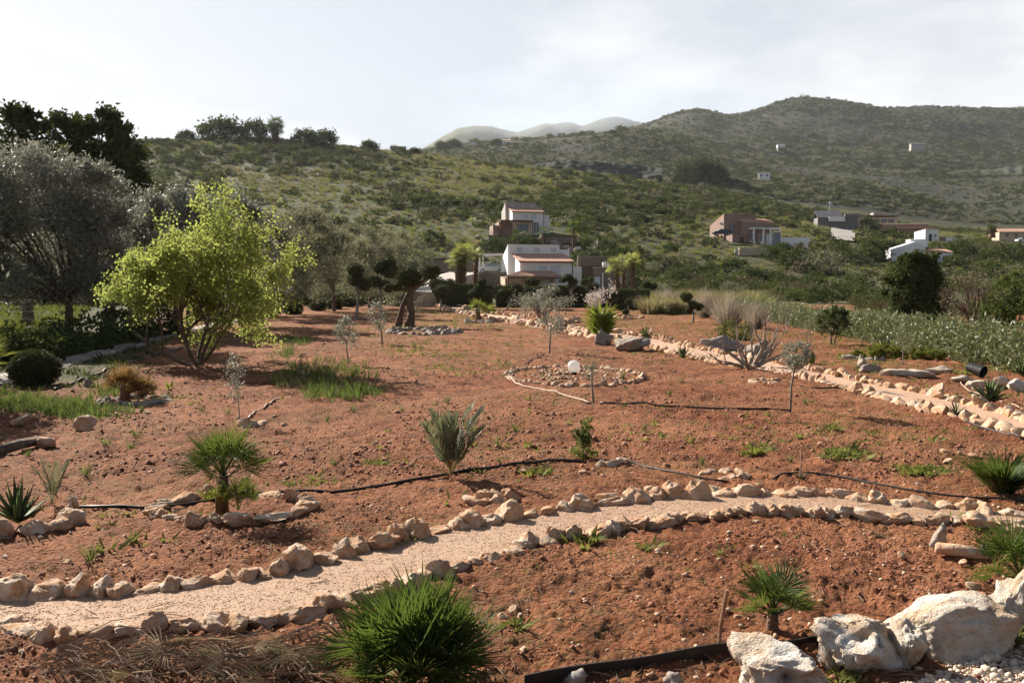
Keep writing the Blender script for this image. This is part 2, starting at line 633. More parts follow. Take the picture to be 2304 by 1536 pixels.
def stone_mat(name, cols, stain, sc=7.0, stain_amt=0.8, rough=0.85, bump=0.55):
    m, t, o, p = _base(name)
    v = coords(t)
    oi = N(t, 'ShaderNodeObjectInfo')
    n1 = noisef(t, v, sc * 0.35, 5, 0.6, 0.6)
    n2 = noisef(t, v, sc, 7, 0.7)
    col = mixc(t, rampf(t, oi.outputs['Random'], 0, 1), cols[0], cols[1])
    col = mixc(t, rampf(t, n1, 0.38, 0.58, 0, stain_amt), col, stain)
    col = mixc(t, rampf(t, n2, 0.50, 0.70, 0, 0.6), col, cols[2])
    col = mixc(t, rampf(t, noisef(t, v, sc * 1.7, 6, 0.7, 0.4), 0.40, 0.30, 0, 0.75), col, tuple(x * .35 for x in stain))  # crevices painted on: their shade is mixed into the stone colour
    t.links.new(col, p.inputs['Base Color'])
    p.inputs['Roughness'].default_value = rough
    p.inputs['Specular IOR Level'].default_value = 0.2
    mu = N(t, 'ShaderNodeMath', operation='ADD')
    t.links.new(n2, mu.inputs[0])
    t.links.new(noisef(t, v, sc * 5, 5, 0.6), mu.inputs[1])
    bumpf(t, p, mu.outputs[0], bump, 0.05)
    return m


def gravel_mat(name, a, b, sc=55.0):
    m, t, o, p = _base(name)
    v = coords(t, True)
    vo = N(t, 'ShaderNodeTexVoronoi', inp={'Scale': sc})
    t.links.new(v, vo.inputs['Vector'])
    sep = N(t, 'ShaderNodeSeparateColor')
    t.links.new(vo.outputs['Color'], sep.inputs[0])
    col = mixc(t, sep.outputs[0], a, b)
    col = mixc(t, rampf(t, noisef(t, v, 60, 4, 0.7), 0.5, 0.7, 0, .25), col, tuple(x * .6 for x in b))
    col = mixc(t, rampf(t, noisef(t, v, 2.0, 6, 0.65), 0.45, 0.68, 0, 0.7), col, (0.30, 0.155, 0.09))
    t.links.new(col, p.inputs['Base Color'])
    p.inputs['Roughness'].default_value = 0.9
    bumpf(t, p, vo.outputs['Distance'], -0.8, 0.02)
    return m


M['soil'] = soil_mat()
M['hill'] = hill_mat('hill_scrub_ground', [(0.032, 0.041, 0.015), (0.072, 0.077, 0.031), (0.066, 0.052, 0.034)], 0.045, 0.35, (0.112, 0.108, 0.050), 0.65, 0.8)
M['mount'] = hill_mat('mountain_scrub', [(0.028, 0.032, 0.023), (0.058, 0.060, 0.042), (0.058, 0.053, 0.046)], 0.010, 0.14, (0.090, 0.088, 0.056), 0.40, 4.0)
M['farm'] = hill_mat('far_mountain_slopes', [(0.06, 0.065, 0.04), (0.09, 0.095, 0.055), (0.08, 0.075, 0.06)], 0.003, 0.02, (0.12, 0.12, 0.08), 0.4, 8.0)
M['stone'] = stone_mat('limestone_rubble', [(0.60, 0.50, 0.38), (0.48, 0.31, 0.19), (0.70, 0.63, 0.54)], (0.43, 0.215, 0.098), 3.5, 0.85)
M['boulder'] = stone_mat('white_limestone', [(0.70, 0.66, 0.59), (0.64, 0.59, 0.51), (0.74, 0.71, 0.66)], (0.47, 0.29, 0.15), 3.6, 0.75, bump=0.85)
M['grey'] = stone_mat('grey_limestone', [(0.27, 0.235, 0.20), (0.32, 0.275, 0.235), (0.38, 0.345, 0.30)], (0.26, 0.19, 0.13), 5.0, 0.5)
M['cliff'] = stone_mat('cliff_rock', [(0.040, 0.040, 0.030), (0.036, 0.037, 0.027), (0.062, 0.060, 0.048)], (0.028, 0.034, 0.016), 0.16, 1.0)
M['gravel'] = gravel_mat('path_gravel', (0.38, 0.25, 0.16), (0.31, 0.19, 0.115))
M['sandy'] = gravel_mat('sandy_path', (0.44, 0.29, 0.19), (0.36, 0.21, 0.125), 30)
M['pebble'] = simple('gravel_pebble', (0.41, 0.275, 0.18), (0.34, 0.21, 0.13), 30)
M['white_gravel'] = gravel_mat('white_gravel', (0.60, 0.52, 0.42), (0.44, 0.33, 0.24), 32)
M['concrete'] = simple('pale_concrete', (0.42, 0.38, 0.33), (0.33, 0.29, 0.25), 0.8, bump=0.2, world=True)
M['paving'] = simple('brown_paving_stone', (0.26, 0.21, 0.165), (0.17, 0.135, 0.105), 3, bump=0.5, bs=30, bd=0.01)
M['bark'] = simple('bark', (0.15, 0.105, 0.07), (0.08, 0.055, 0.04), 9, bump=0.8, bs=25, bd=0.04)
M['grey_bark'] = simple('grey_bark', (0.30, 0.255, 0.21), (0.19, 0.155, 0.125), 9, bump=0.6, bs=25, bd=0.03)
M['palm_bark'] = simple('palm_bark', (0.20, 0.115, 0.065), (0.11, 0.06, 0.035), 7, bump=0.8, bs=18, bd=0.05)
M['twig'] = simple('dry_twig', (0.30, 0.215, 0.15), (0.20, 0.135, 0.09), 8)
M['hose'] = simple('black_hose_plastic', (0.022, 0.018, 0.016), (0.035, 0.026, 0.022), 9, rough=0.5)
M['palehose'] = simple('dusty_hose', (0.42, 0.31, 0.23), (0.33, 0.22, 0.15), 9, rough=0.7)
M['wood'] = simple('weathered_wood', (0.30, 0.165, 0.10), (0.21, 0.11, 0.065), 12, bump=0.4)
M['lime'] = leafmat('young_lime_leaves', (0.15, 0.185, 0.036), (0.28, 0.31, 0.075), (0.22, 0.26, 0.05), 0.46, (0.44, 0.50, 0.12), objv=0.1)
M['olive'] = leafmat('silver_olive_leaves', (0.085, 0.095, 0.058), (0.33, 0.325, 0.265), (0.11, 0.12, 0.075), 0.22, (0.40, 0.40, 0.30), rough=0.55, spec=0.22)
M['dark'] = leafmat('dark_evergreen_leaves', (0.026, 0.042, 0.015), (0.075, 0.098, 0.030), (0.045, 0.06, 0.02), 0.16, rough=0.7, spec=0.03)
M['clip'] = leafmat('clipped_leaves', (0.034, 0.048, 0.018), (0.085, 0.095, 0.042), (0.06, 0.06, 0.032), 0.10, rough=0.7, spec=0.03)
M['bush'] = leafmat('scrub_leaves', (0.028, 0.040, 0.015), (0.074, 0.088, 0.032), (0.045, 0.066, 0.020), 0.18)
M['bush2'] = leafmat('grey_scrub_leaves', (0.100, 0.106, 0.066), (0.195, 0.190, 0.125), (0.13, 0.12, 0.08), 0.26, (0.30, 0.30, 0.17))
M['bush3'] = leafmat('fresh_scrub_leaves', (0.050, 0.078, 0.020), (0.11, 0.135, 0.038), (0.12, 0.12, 0.04), 0.24)
M['brownbush'] = leafmat('bare_brown_scrub', (0.105, 0.080, 0.052), (0.165, 0.130, 0.088), (0.13, 0.10, 0.06), 0.1)
M['straw'] = leafmat('dry_grass', (0.17, 0.145, 0.075), (0.27, 0.23, 0.13), (0.15, 0.15, 0.06), 0.3, (0.32, 0.28, 0.13))
M['grass'] = leafmat('green_grass', (0.050, 0.074, 0.020), (0.105, 0.135, 0.042), (0.085, 0.11, 0.03), 0.3, (0.17, 0.23, 0.05))
M['weed'] = leafmat('yellow_green_weeds', (0.10, 0.115, 0.026), (0.19, 0.195, 0.06), (0.13, 0.145, 0.035), 0.3, (0.27, 0.29, 0.06))
M['palm'] = leafmat('palm_leaves', (0.030, 0.052, 0.012), (0.080, 0.112, 0.028), (0.05, 0.08, 0.02), 0.22, (0.18, 0.26, 0.04), rough=0.55, spec=0.14, objv=0.15)
M['palmy'] = leafmat('yellow_green_palm_leaves', (0.085, 0.11, 0.022), (0.17, 0.185, 0.045), (0.12, 0.14, 0.03), 0.30, (0.30, 0.34, 0.06), rough=0.6, spec=0.06)
M['palmfar'] = leafmat('pale_palm_leaves', (0.13, 0.15, 0.045), (0.27, 0.27, 0.10), (0.19, 0.20, 0.06), 0.35, (0.42, 0.44, 0.12), rough=0.5, spec=0.15)  # paler, yellower leaf tint
M['datepalm'] = leafmat('grey_green_palm_leaves', (0.125, 0.14, 0.085), (0.28, 0.285, 0.205), (0.16, 0.18, 0.10), 0.2, rough=0.45, spec=0.3)
M['deadpalm'] = leafmat('dead_palm_leaves', (0.17, 0.095, 0.035), (0.28, 0.18, 0.075), (0.15, 0.11, 0.04), 0.25, (0.34, 0.20, 0.06))
M['drypalm'] = leafmat('dry_palm_litter', (0.11, 0.075, 0.04), (0.23, 0.17, 0.095), (0.11, 0.09, 0.04), 0.2, (0.24, 0.20, 0.11))
M['agave'] = leafmat('agave_leaves', (0.045, 0.075, 0.028), (0.085, 0.12, 0.05), (0.06, 0.10, 0.04), 0.1, rough=0.4)
M['yucca'] = leafmat('yucca_leaves', (0.055, 0.09, 0.016), (0.13, 0.17, 0.035), (0.12, 0.16, 0.03), 0.3, (0.32, 0.38, 0.05), rough=0.4)
M['cane'] = leafmat('hedge_cane_leaves', (0.085, 0.105, 0.045), (0.20, 0.215, 0.125), (0.14, 0.16, 0.075), 0.22, rough=0.5, spec=0.2)
M['moss'] = leafmat('juniper_sprays', (0.115, 0.130, 0.018), (0.20, 0.20, 0.035), (0.15, 0.16, 0.03), 0.25)
M['blossom'] = leafmat('pale_blossom', (0.46, 0.39, 0.35), (0.62, 0.56, 0.52), (0.5, 0.42, 0.37), 0.3, (0.7, 0.62, 0.58))
M['white'] = simple('white_plaster', (0.82, 0.82, 0.81), (0.76, 0.755, 0.74), 0.5, bump=0.1, bs=6, bd=0.01)
M['grey_plaster'] = simple('grey_plaster', (0.40, 0.36, 0.33), (0.33, 0.30, 0.275), 0.6, bump=0.1, bs=6, bd=0.01)
M['pink'] = simple('pink_brown_plaster', (0.33, 0.225, 0.18), (0.27, 0.18, 0.145), 0.7, bump=0.1, bs=6, bd=0.01)
M['beige'] = simple('beige_plaster', (0.55, 0.43, 0.31), (0.47, 0.36, 0.26), 0.7, bump=0.1, bs=6, bd=0.01)
M['tile'] = simple('clay_roof_tile', (0.46, 0.245, 0.165), (0.55, 0.36, 0.265), 2.2, bump=0.3, bs=9, bd=0.02)
M['darktile'] = simple('grey_roof_tile', (0.20, 0.19, 0.185), (0.15, 0.145, 0.14), 1.5)
M['brown'] = simple('brown_paint', (0.17, 0.075, 0.045), (0.12, 0.055, 0.035), 3)
M['drystone'] = stone_mat('dry_stone_wall', [(0.24, 0.20, 0.16), (0.30, 0.25, 0.20), (0.33, 0.29, 0.25)], (0.20, 0.13, 0.085), 3.0, 0.6)
M['shutter'] = simple('pale_shutter', (0.62, 0.66, 0.70), (0.56, 0.60, 0.64), 6, rough=0.5)
M['metal'] = simple('painted_metal', (0.52, 0.53, 0.54), (0.46, 0.47, 0.48), 6, rough=0.4, metal=0.2)
M['frame'] = simple('dark_window_frame', (0.06, 0.045, 0.04), None, 6, rough=0.4)
M['carw'] = simple('white_car_paint', (0.66, 0.67, 0.68), (0.62, 0.63, 0.64), 2, rough=0.25, spec=0.5)
M['carr'] = simple('red_car_paint', (0.27, 0.022, 0.020), (0.24, 0.02, 0.018), 2, rough=0.25, spec=0.5)
M['cark'] = simple('dark_car_paint', (0.030, 0.032, 0.036), None, 2, rough=0.25, spec=0.5)
M['tyre'] = simple('tyre_rubber', (0.02, 0.02, 0.02), None, 4, rough=0.8)
M['tub'] = simple('black_tub', (0.014, 0.014, 0.014), None, 4, rough=0.6)
M['soilclod'] = simple('soil_clod', (0.17, 0.065, 0.035), (0.30, 0.13, 0.072), 8, bump=0.6, bs=30, bd=0.02)


def glass_mat():
    m, t, o, p = _base('window_glass')
    p.inputs['Base Color'].default_value = (0.10, 0.14, 0.17, 1)
    p.inputs['Roughness'].default_value = 0.06
    p.inputs['Specular IOR Level'].default_value = 0.9
    return m


def globe_mat():
    m, t, o, p = _base('opal_globe')
    v = coords(t)
    col = mixc(t, rampf(t, noisef(t, v, 3, 4), 0.4, 0.7), (0.82, 0.80, 0.78), (0.76, 0.72, 0.70))
    t.links.new(col, p.inputs['Base Color'])
    p.inputs['Roughness'].default_value = 0.25
    tr = N(t, 'ShaderNodeBsdfTranslucent', inp={'Color': (0.9, 0.88, 0.85, 1)})
    ms = N(t, 'ShaderNodeMixShader', inp={'Fac': 0.55})
    t.links.new(p.outputs['BSDF'], ms.inputs[1])
    t.links.new(tr.outputs['BSDF'], ms.inputs[2])
    t.links.new(ms.outputs[0], o.inputs['Surface'])
    return m


M['glass'] = glass_mat()
M['globe'] = globe_mat()

# ------------------------------------------------------------------ paths (pixel polylines -> ground)
UP = [(-260, 1352), (-120, 1348), (0, 1345), (90, 1343), (160, 1341), (235, 1343), (330, 1335), (430, 1325), (540, 1308), (630, 1292), (700, 1275), (760, 1258), (830, 1240), (900, 1220),
      (970, 1203), (1040, 1190), (1090, 1177), (1150, 1170), (1200, 1166), (1240, 1158), (1290, 1149), (1350, 1141), (1400, 1133), (1480, 1124), (1540, 1121), (1600, 1119), (1650, 1117),
      (1740, 1116), (1800, 1116), (1860, 1119), (1910, 1123), (1960, 1130), (2040, 1142), (2110, 1146), (2170, 1151), (2230, 1158), (2304, 1166), (2420, 1176), (2560, 1190)]
LO = [(-260, 1408), (-120, 1408), (0, 1420), (100, 1446), (230, 1436), (330, 1416), (410, 1410), (500, 1407), (580, 1402), (680, 1386), (740, 1366), (800, 1345), (870, 1332), (940, 1310), (1000, 1284), (1040, 1276),
      (1090, 1264), (1135, 1252), (1190, 1234), (1235, 1219), (1275, 1213), (1330, 1206), (1370, 1190), (1410, 1184), (1470, 1188), (1520, 1174), (1580, 1166), (1640, 1159), (1700, 1158), (1780, 1158),
      (1840, 1157), (1900, 1159), (1960, 1166), (2000, 1172), (2070, 1176), (2140, 1177), (2190, 1183), (2260, 1191), (2304, 1194), (2420, 1204), (2560, 1220)]
UP2 = [(2420, 985), (2304, 950), (2230, 925), (2150, 905), (2100, 892), (2050, 880), (1990, 872), (1930, 858), (1880, 845), (1820, 835), (1760, 822), (1690, 808), (1600, 792), (1540, 780), (1480, 764),
       (1400, 752), (1310, 742), (1225, 724), (1150, 713), (1060, 698), (985, 672)]
LO2 = [(2420, 1020), (2304, 980), (2200, 952), (2130, 935), (2050, 915), (1960, 890), (1880, 868), (1800, 850), (1750, 838), (1690, 830), (1600, 815), (1540, 802), (1480, 786), (1400, 768), (1310, 757), (1225, 738), (1150, 727), (1060, 712), (960, 684)]
LPA = [(-150, 905), (0, 868), (120, 838), (190, 812), (340, 770), (420, 749), (480, 736), (600, 716)]
LPB = [(-150, 880), (0, 843), (110, 816), (190, 795), (280, 775), (400, 745), (470, 729), (590, 710)]


def wline(px):
    return np.array([pos(*p)[:2] for p in px])


def resample(Pl, step):
    d = np.r_[0, np.cumsum(np.linalg.norm(np.diff(Pl, axis=0), axis=1))]
    n = max(2, int(d[-1] / step) + 1)
    q = np.linspace(0, d[-1], n)
    return np.c_[np.interp(q, d, Pl[:, 0]), np.interp(q, d, Pl[:, 1])]


WUP, WLO, WUP2, WLO2 = wline(UP), wline(LO), wline(UP2), wline(LO2)
WLA, WLB = wline(LPA), wline(LPB)


def strip_lines(A, B, n):
    def rs(Pl):
        d = np.r_[0, np.cumsum(np.linalg.norm(np.diff(Pl, axis=0), axis=1))]
        q = np.linspace(0, d[-1], n)
        return np.c_[np.interp(q, d, Pl[:, 0]), np.interp(q, d, Pl[:, 1])]
    return rs(A), rs(B)


def in_poly(x, y, poly):
    ins = np.zeros(x.shape, bool)
    n = len(poly)
    j = n - 1
    for i in range(n):
        xi, yi = poly[i]
        xj, yj = poly[j]
        c = ((yi > y) != (yj > y)) & (x < (xj - xi) * (y - yi) / (yj - yi + 1e-12) + xi)
        ins ^= c
        j = i
    return ins


POLYS = [np.r_[WUP, WLO[::-1]], np.r_[WUP2, WLO2[::-1]], np.r_[WLA, WLB[::-1]]]


def on_path(x, y):
    m = np.zeros(np.shape(x), bool)
    for p in POLYS:
        m |= in_poly(np.asarray(x), np.asarray(y), p)
    return m


def relief(x, y):
    """clods, furrows and bumps of the dug soil"""
    a = 0.55 * fbm(x * 1.1, y * 1.1, 3, 21) + 0.5 * fbm(x * 3.3 + 7, y * 3.3, 3, 31)
    r = np.abs(fbm(x * 6.5, y * 6.5, 3, 41))
    amp = np.where(y > 60, np.clip((130 - y) / 70, 0, 1), 1.0)
    q = np.abs(fbm(x * 13, y * 13, 2, 51)) * np.clip((26 - y) / 12, 0, 1)
    a = a * (1 + .5 * np.clip((y - 12) / 14, 0, 1))
    return (a * 0.17 - r * 0.10 - q * 0.06 + 0.02) * amp


def build_ground():
    us = np.r_[np.linspace(-1.5, -0.66, 26)[:-1], np.linspace(-0.66, 0.66, 500), np.linspace(0.66, 1.5, 26)[1:]]
    ds = np.r_[np.linspace(1.2, 4.2, 14)[:-1], np.geomspace(4.2, 118, 520)]
    Uu, Dd = np.meshgrid(us, ds)
    X, Y = Uu * Dd, Dd
    mask = np.where(on_path(X, Y), 0.12, 1.0)
    Z = H(X, Y) + relief(X, Y) * mask - np.where(mask < 1, 0.015, 0)
    V = np.stack([X, Y, Z], -1).reshape(-1, 3)
    n, m = X.shape
    i = (np.arange(n - 1)[:, None] * m + np.arange(m - 1)[None]).ravel()
    Fq = np.c_[i, i + 1, i + m + 1, i + m]
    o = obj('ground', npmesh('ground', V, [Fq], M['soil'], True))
    tag(o, None, None, kind='structure')
    # rough land beside and behind the camera
    xs, ys = np.linspace(-220, 220, 45), np.linspace(-150, 118, 40)
    X, Y = np.meshgrid(xs, ys)
    Z = H(X, Y) - 0.35
    n, m = X.shape
    i = (np.arange(n - 1)[:, None] * m + np.arange(m - 1)[None]).ravel()
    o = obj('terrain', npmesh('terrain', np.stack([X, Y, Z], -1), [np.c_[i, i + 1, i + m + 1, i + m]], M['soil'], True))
    tag(o, None, None, kind='structure')


def land(name, d0, d1, nd, mat, nu=420, extra=None, u0=-1.15, u1=1.15):
    us = np.linspace(u0, u1, nu)
    ds = np.geomspace(d0, d1, nd)
    Uu, Dd = np.meshgrid(us, ds)
    X, Y = Uu * Dd, Dd
    Z = H(X, Y)
    if extra is not None:
        Z = Z + extra(X, Y)
    V = np.stack([X, Y, Z], -1)
    n, m = X.shape
    i = (np.arange(n - 1)[:, None] * m + np.arange(m - 1)[None]).ravel()
    o = obj(name, npmesh(name, V, [np.c_[i, i + 1, i + m + 1, i + m]], mat, True))
    return tag(o, None, None, kind='structure')


build_ground()
land('hillside', 117.9, 540, 240, M['hill'], 460, lambda x, y: 0.5 * fbm(x / 4, y / 4, 3, 5) * np.clip((y - 120) / 30, 0, 1))
land('mountain', 538, 2650, 230, M['mount'], 520)

# far mountains in the haze
far = [(-1500, 420), (600, 420), (900, 360), (970, 322), (1000, 305), (1035, 288), (1060, 283), (1085, 286), (1110, 284), (1135, 292), (1165, 303), (1185, 290), (1215, 279), (1245, 281), (1270, 274), (1310, 284), (1345, 270), (1390, 258), (1430, 275),
       (1500, 285), (1700, 300), (2400, 320), (3600, 360)]
xs = np.linspace(-1400, 3600, 560)
yr = np.interp(xs, [p[0] for p in far], [p[1] for p in far])
k = np.exp(-0.5 * (np.arange(-4, 5) / 1.4) ** 2)
yr = np.convolve(np.pad(yr, 4, mode='edge'), k / k.sum(), mode='valid') + 7 * fbm(xs / 23.0, xs * 0 + 3.3, 4, 71)
uu, tt = pix_ut(xs, yr)
rows = []
for q, (D, fz) in enumerate([(3900, -0.05), (4200, 0.30), (4500, 0.66), (4800, 0.92), (5000, 1.0), (5400, 0.8)]):
    x = uu * D
    z = CAMH + tt * 5000 * fz + (60 * fbm(xs / 40.0 + q * 3.1, xs * 0 + q * 1.7, 4, 77) if 0 < fz < 1 else 0)
    rows.append(np.c_[x, np.full_like(x, D), z])
V = np.stack(rows)
n, m = V.shape[:2]
i = (np.arange(n - 1)[:, None] * m + np.arange(m - 1)[None]).ravel()
tag(obj('far_mountain', npmesh('far_mountain', V, [np.c_[i, i + 1, i + m + 1, i + m]], M['farm'], True)), None, None, kind='structure')


def path_strip(name, A, B, mat, lift, n=160, k=9, bumpy=0.02):
    a, b = strip_lines(A, B, n)
    f = np.linspace(0, 1, k)[None, :, None]
    XY = a[:, None] * (1 - f) + b[:, None] * f
    X, Y = XY[..., 0], XY[..., 1]
    Z = H(X, Y) + lift + bumpy * fbm(X * 3, Y * 3, 3, 61) + relief(X, Y) * 0.12
    V = np.stack([X, Y, Z], -1)
    i = (np.arange(n - 1)[:, None] * k + np.arange(k - 1)[None]).ravel()
    o = obj(name, npmesh(name, V, [np.c_[i, i + 1, i + k + 1, i + k]], mat, True))
    return tag(o, None, None, kind='structure')


path_strip('gravel_path', WUP, WLO, M['gravel'], 0.03, 220, 13, 0.0)
path_strip('sandy_path', WUP2, WLO2, M['sandy'], 0.035, 160, 7)
pv = path_strip('paved_path', WLA, WLB, M['paving'], 0.03, 80, 5)
# driveway to the white house
dv = [(930, 985, 655, 96), (943, 1003, 648, 102), (956, 1022, 638, 109), (968, 1034, 628, 116), (984, 1050, 619, 121), (1010, 1082, 612, 126)]
V = []
for a_, b_, y_, d_ in dv:
    z_ = ZPY(y_, d_)
    xa, xb = P(a_, d_).x, P(b_, d_).x
    V += [(xa, d_, z_ - 4), (xa, d_, z_), (xb, d_ - 1.5, z_ - .1), (xb, d_ - 1.5, z_ - 4)]
Fd = [(4 * i + q, 4 * i + q + 4, 4 * i + q + 5, 4 * i + q + 1) for i in range(len(dv) - 1) for q in range(3)] + [(0, 1, 2, 3), (4 * len(dv) - 1, 4 * len(dv) - 2, 4 * len(dv) - 3, 4 * len(dv) - 4)]
tag(MB().add(V, Fd).build('driveway', M['concrete']), None, None, kind='structure')

# ------------------------------------------------------------------ stones
def rock_mesh(name, mat, seed, cuts=11, sub=3, noise=0.10, sharp=28, flat=0.35, pits=0):
    r = random.Random(seed)
    bm = bmesh.new()
    bmesh.ops.create_icosphere(bm, subdivisions=sub, radius=1.0)
    planes = []
    for _ in range(cuts):
        v = Vector((r.gauss(0, 1), r.gauss(0, 1), r.gauss(0, 1))).normalized()
        planes.append((v, r.uniform(0.42, 0.82)))
    hol = [(Vector((r.gauss(0, 1), -abs(r.gauss(0, 1)), abs(r.gauss(0, 0.8)))).normalized(), r.uniform(0.22, 0.42), r.uniform(0.12, 0.26)) for _ in range(pits)]
    o = Vector((r.uniform(-50, 50), r.uniform(-50, 50), r.uniform(-50, 50)))
    for v in bm.verts:
        p = v.co.copy()
        d0 = p.normalized()
        for n_, d in planes:
            k = p.dot(n_)
            if k > d:
                p -= n_ * (k - d) * 0.92
        p *= 1 + noise * (mnoise.fractal(p * 1.6 + o, 0.75, 2.0, 6)) * 1.3
        for hc, hr, hd in hol:
            q = (d0 - hc).length / hr
            if q < 1:
                p -= d0 * hd * (1 - q * q) ** 1.3
        if p.z < -flat:
            p.z = -flat - (p.z + flat) * -0.2
        v.co = p
    me = bpy.data.meshes.new(name)
    bm.to_mesh(me)
    bm.free()
    me.polygons.foreach_set('use_smooth', np.ones(len(me.polygons), bool))
    me.set_sharp_from_angle(angle=R(sharp))
    me.materials.append(mat)
    me.update()
    return me


ROCKS = [rock_mesh('stone', M['stone'], 100 + i, 12 + i % 6, 4, 0.17, 30, 0.55) for i in range(16)]
ROCKS_S = [rock_mesh('stone', M['stone'], 200 + i, 11, 2, 0.10, 22, .5) for i in range(10)]
GREYS = [rock_mesh('stone', M['grey'], 300 + i, 11, 2, 0.14, 22) for i in range(8)]


def stone_at(parent, base, p, w, d, h, rz, pool, sink=0.31, tilt=0.12):
    o = obj('stone', random.choice(pool), parent)
    o.location = Vector(p) - Vector(base) + Vector((0, 0, h * (0.42 - sink)))
    o.rotation_euler = (random.gauss(0, tilt), random.gauss(0, tilt), rz)
    o.scale = (w * 0.72, d * 0.66, h * 0.80)
    return o


def edging(label, line, wmean, hmean, pool, cat='stone edging', var=0.3, double=0.12, tall=None, side=1, step_gap=0.98):
    """a row of loose stones along a ground line"""
    l = np.asarray(line)
    b = Vector((l[0][0], l[0][1], float(H(l[0][0], l[0][1]))))
    t = thing('stone_edging', label, cat, b)
    d = np.r_[0, np.cumsum(np.linalg.norm(np.diff(l, axis=0), axis=1))]
    s_ = 0.0
    while s_ < d[-1]:
        w = wmean * math.exp(random.gauss(0, var))
        h = hmean * math.exp(random.gauss(0, var * 0.9))
        q = min(s_ + w * 0.5, d[-1])
        x, y = np.interp(q, d, l[:, 0]), np.interp(q, d, l[:, 1])
        x2, y2 = np.interp(q + 0.05, d, l[:, 0]), np.interp(q + 0.05, d, l[:, 1])
        if q + 0.05 > d[-1]:
            x2, y2 = x + 1, y
        a = math.atan2(y2 - y, x2 - x)
        nx, ny = -math.sin(a) * side, math.cos(a) * side
        j = random.gauss(0, 0.02)
        x, y = x + nx * j, y + ny * j
        z = float(H(x, y))
        stone_at(t, b, (x, y, z), w, wmean * random.uniform(0.75, 1.1), h, a + random.choice((0, PI)) + random.gauss(0, 0.2), pool)
        if random.random() < double:
            x2, y2 = x + nx * wmean * 0.5, y + ny * wmean * 0.5
            stone_at(t, b, (x2, y2, float(H(x2, y2)) + h * 0.45), w * 0.7, wmean * 0.6, h * 0.65, random.uniform(0, 6), pool)
        s_ += w * step_gap
    return t


# ------------------------------------------------------------------ plants
def branches(base, dirs, length, r0, depth, spread=0.5, up=0.15, shrink=0.72, kids=(2, 3), wob=0.12, seed=1, r_end=0.004, nseg=4):
    """recursive limbs; returns list of (points, radii) and the twig points with directions"""
    r = random.Random(seed)
    segs, tips = [], []

    def grow(p, d, ln, rad, dep):
        pts, rr = [p.copy()], [rad]
        q = p.copy()
        dd = d.normalized()
        for i in range(nseg):
            dd = (dd + Vector((r.gauss(0, wob), r.gauss(0, wob), r.gauss(0, wob) + up * 0.25))).normalized()
            q = q + dd * ln / nseg
            pts.append(q.copy())
            rr.append(rad + (max(rad * 0.62, r_end) - rad) * (i + 1) / nseg)
        segs.append((pts, rr))
        if dep <= 1:
            for a, b in zip(pts[1:], pts[:-1]):
                tips.append((a, (a - b).normalized(), dep))
        if dep == 0:
            return
        for _ in range(r.randint(*kids)):
            k = r.choice(range(max(1, nseg - 2), nseg + 1))
            ax = dd.cross(Vector((r.gauss(0, 1), r.gauss(0, 1), r.gauss(0, 1)))).normalized()
            nd = (dd + ax * r.uniform(0.4, 1.0) * spread * 1.6 + Vector((0, 0, up))).normalized()
            grow(pts[k], nd, ln * shrink * r.uniform(0.8, 1.2), rr[k] * 0.72, dep - 1)
    for d in dirs:
        grow(Vector(base), Vector(d), length * r.uniform(0.85, 1.15), r0 * r.uniform(0.75, 1.0), depth)
    return segs, tips


def limb_mesh(name, segs, mat, minr=0.0):
    mb = MB()
    for p, r_ in segs:
        if r_[0] >= minr:
            mb.tube(p, r_, 7 if r_[0] > 0.05 else (5 if r_[0] > 0.02 else 3), False)
    return mb.me(name, mat, True)


def crown_tree(name, label, cat, base, trunk_top, trunk_r, blobs, n, leaf, mat, bark, group=None, clumps=70, spread=0.15, shell=0.6, stems=1, lean=(0, 0), up=0.1):
    """trunk + limbs to every blob + a leafy crown; blobs: (dx, dy, z, rx, ry, rz, weight)"""
    t = thing(name, label, cat, base, 0, group)
    mb = MB()
    tw = sum(b[6] for b in blobs)
    top = Vector((lean[0], lean[1], trunk_top))
    for s_ in range(stems):
        o = Vector((random.uniform(-.25, .25), random.uniform(-.25, .25), 0)) * (stems > 1)
        wb = .03 * min(4, trunk_top)
        mid = top * 0.5 + Vector((random.gauss(0, wb), random.gauss(0, wb), 0)) + o * 1.5
        mb.tube([o + Vector((0, 0, -0.3)), o, mid, top + o * 2], [trunk_r * 1.35, trunk_r * 1.1, trunk_r * 0.85, trunk_r * 0.7], 8)
    Vs, Qs, off = [], [], 0
    for (dx, dy, z, rx, ry, rz, w) in blobs:
        c = np.array([dx, dy, z])
        for _ in range(max(2, int(4 * w / tw * len(blobs)))):
            e = Vector(ellips(1, c, (rx * .7, ry * .7, rz * .7), 0.7)[0])
            m1 = top.lerp(e, 0.5) + Vector((random.gauss(0, rx * .1), random.gauss(0, rx * .1), random.gauss(0, rz * .1)))
            mb.tube([top * 0.9, m1, e], [trunk_r * 0.42, trunk_r * 0.22, trunk_r * 0.06], 5, False)
        k = int(n * w / tw)
        p = clumpy(k, c, (rx, ry, rz), max(6, int(clumps * w / tw)), spread, shell)
        V, Q = leafcloud(p, leaf[0], leaf[1], up)
        Vs.append(V)
        Qs.append(Q + off)
        off += len(V)
    mb.build('trunk', bark, t, True)
    obj('crown', npmesh('crown', np.concatenate(Vs), [np.concatenate(Qs)], mat), t)
    return t


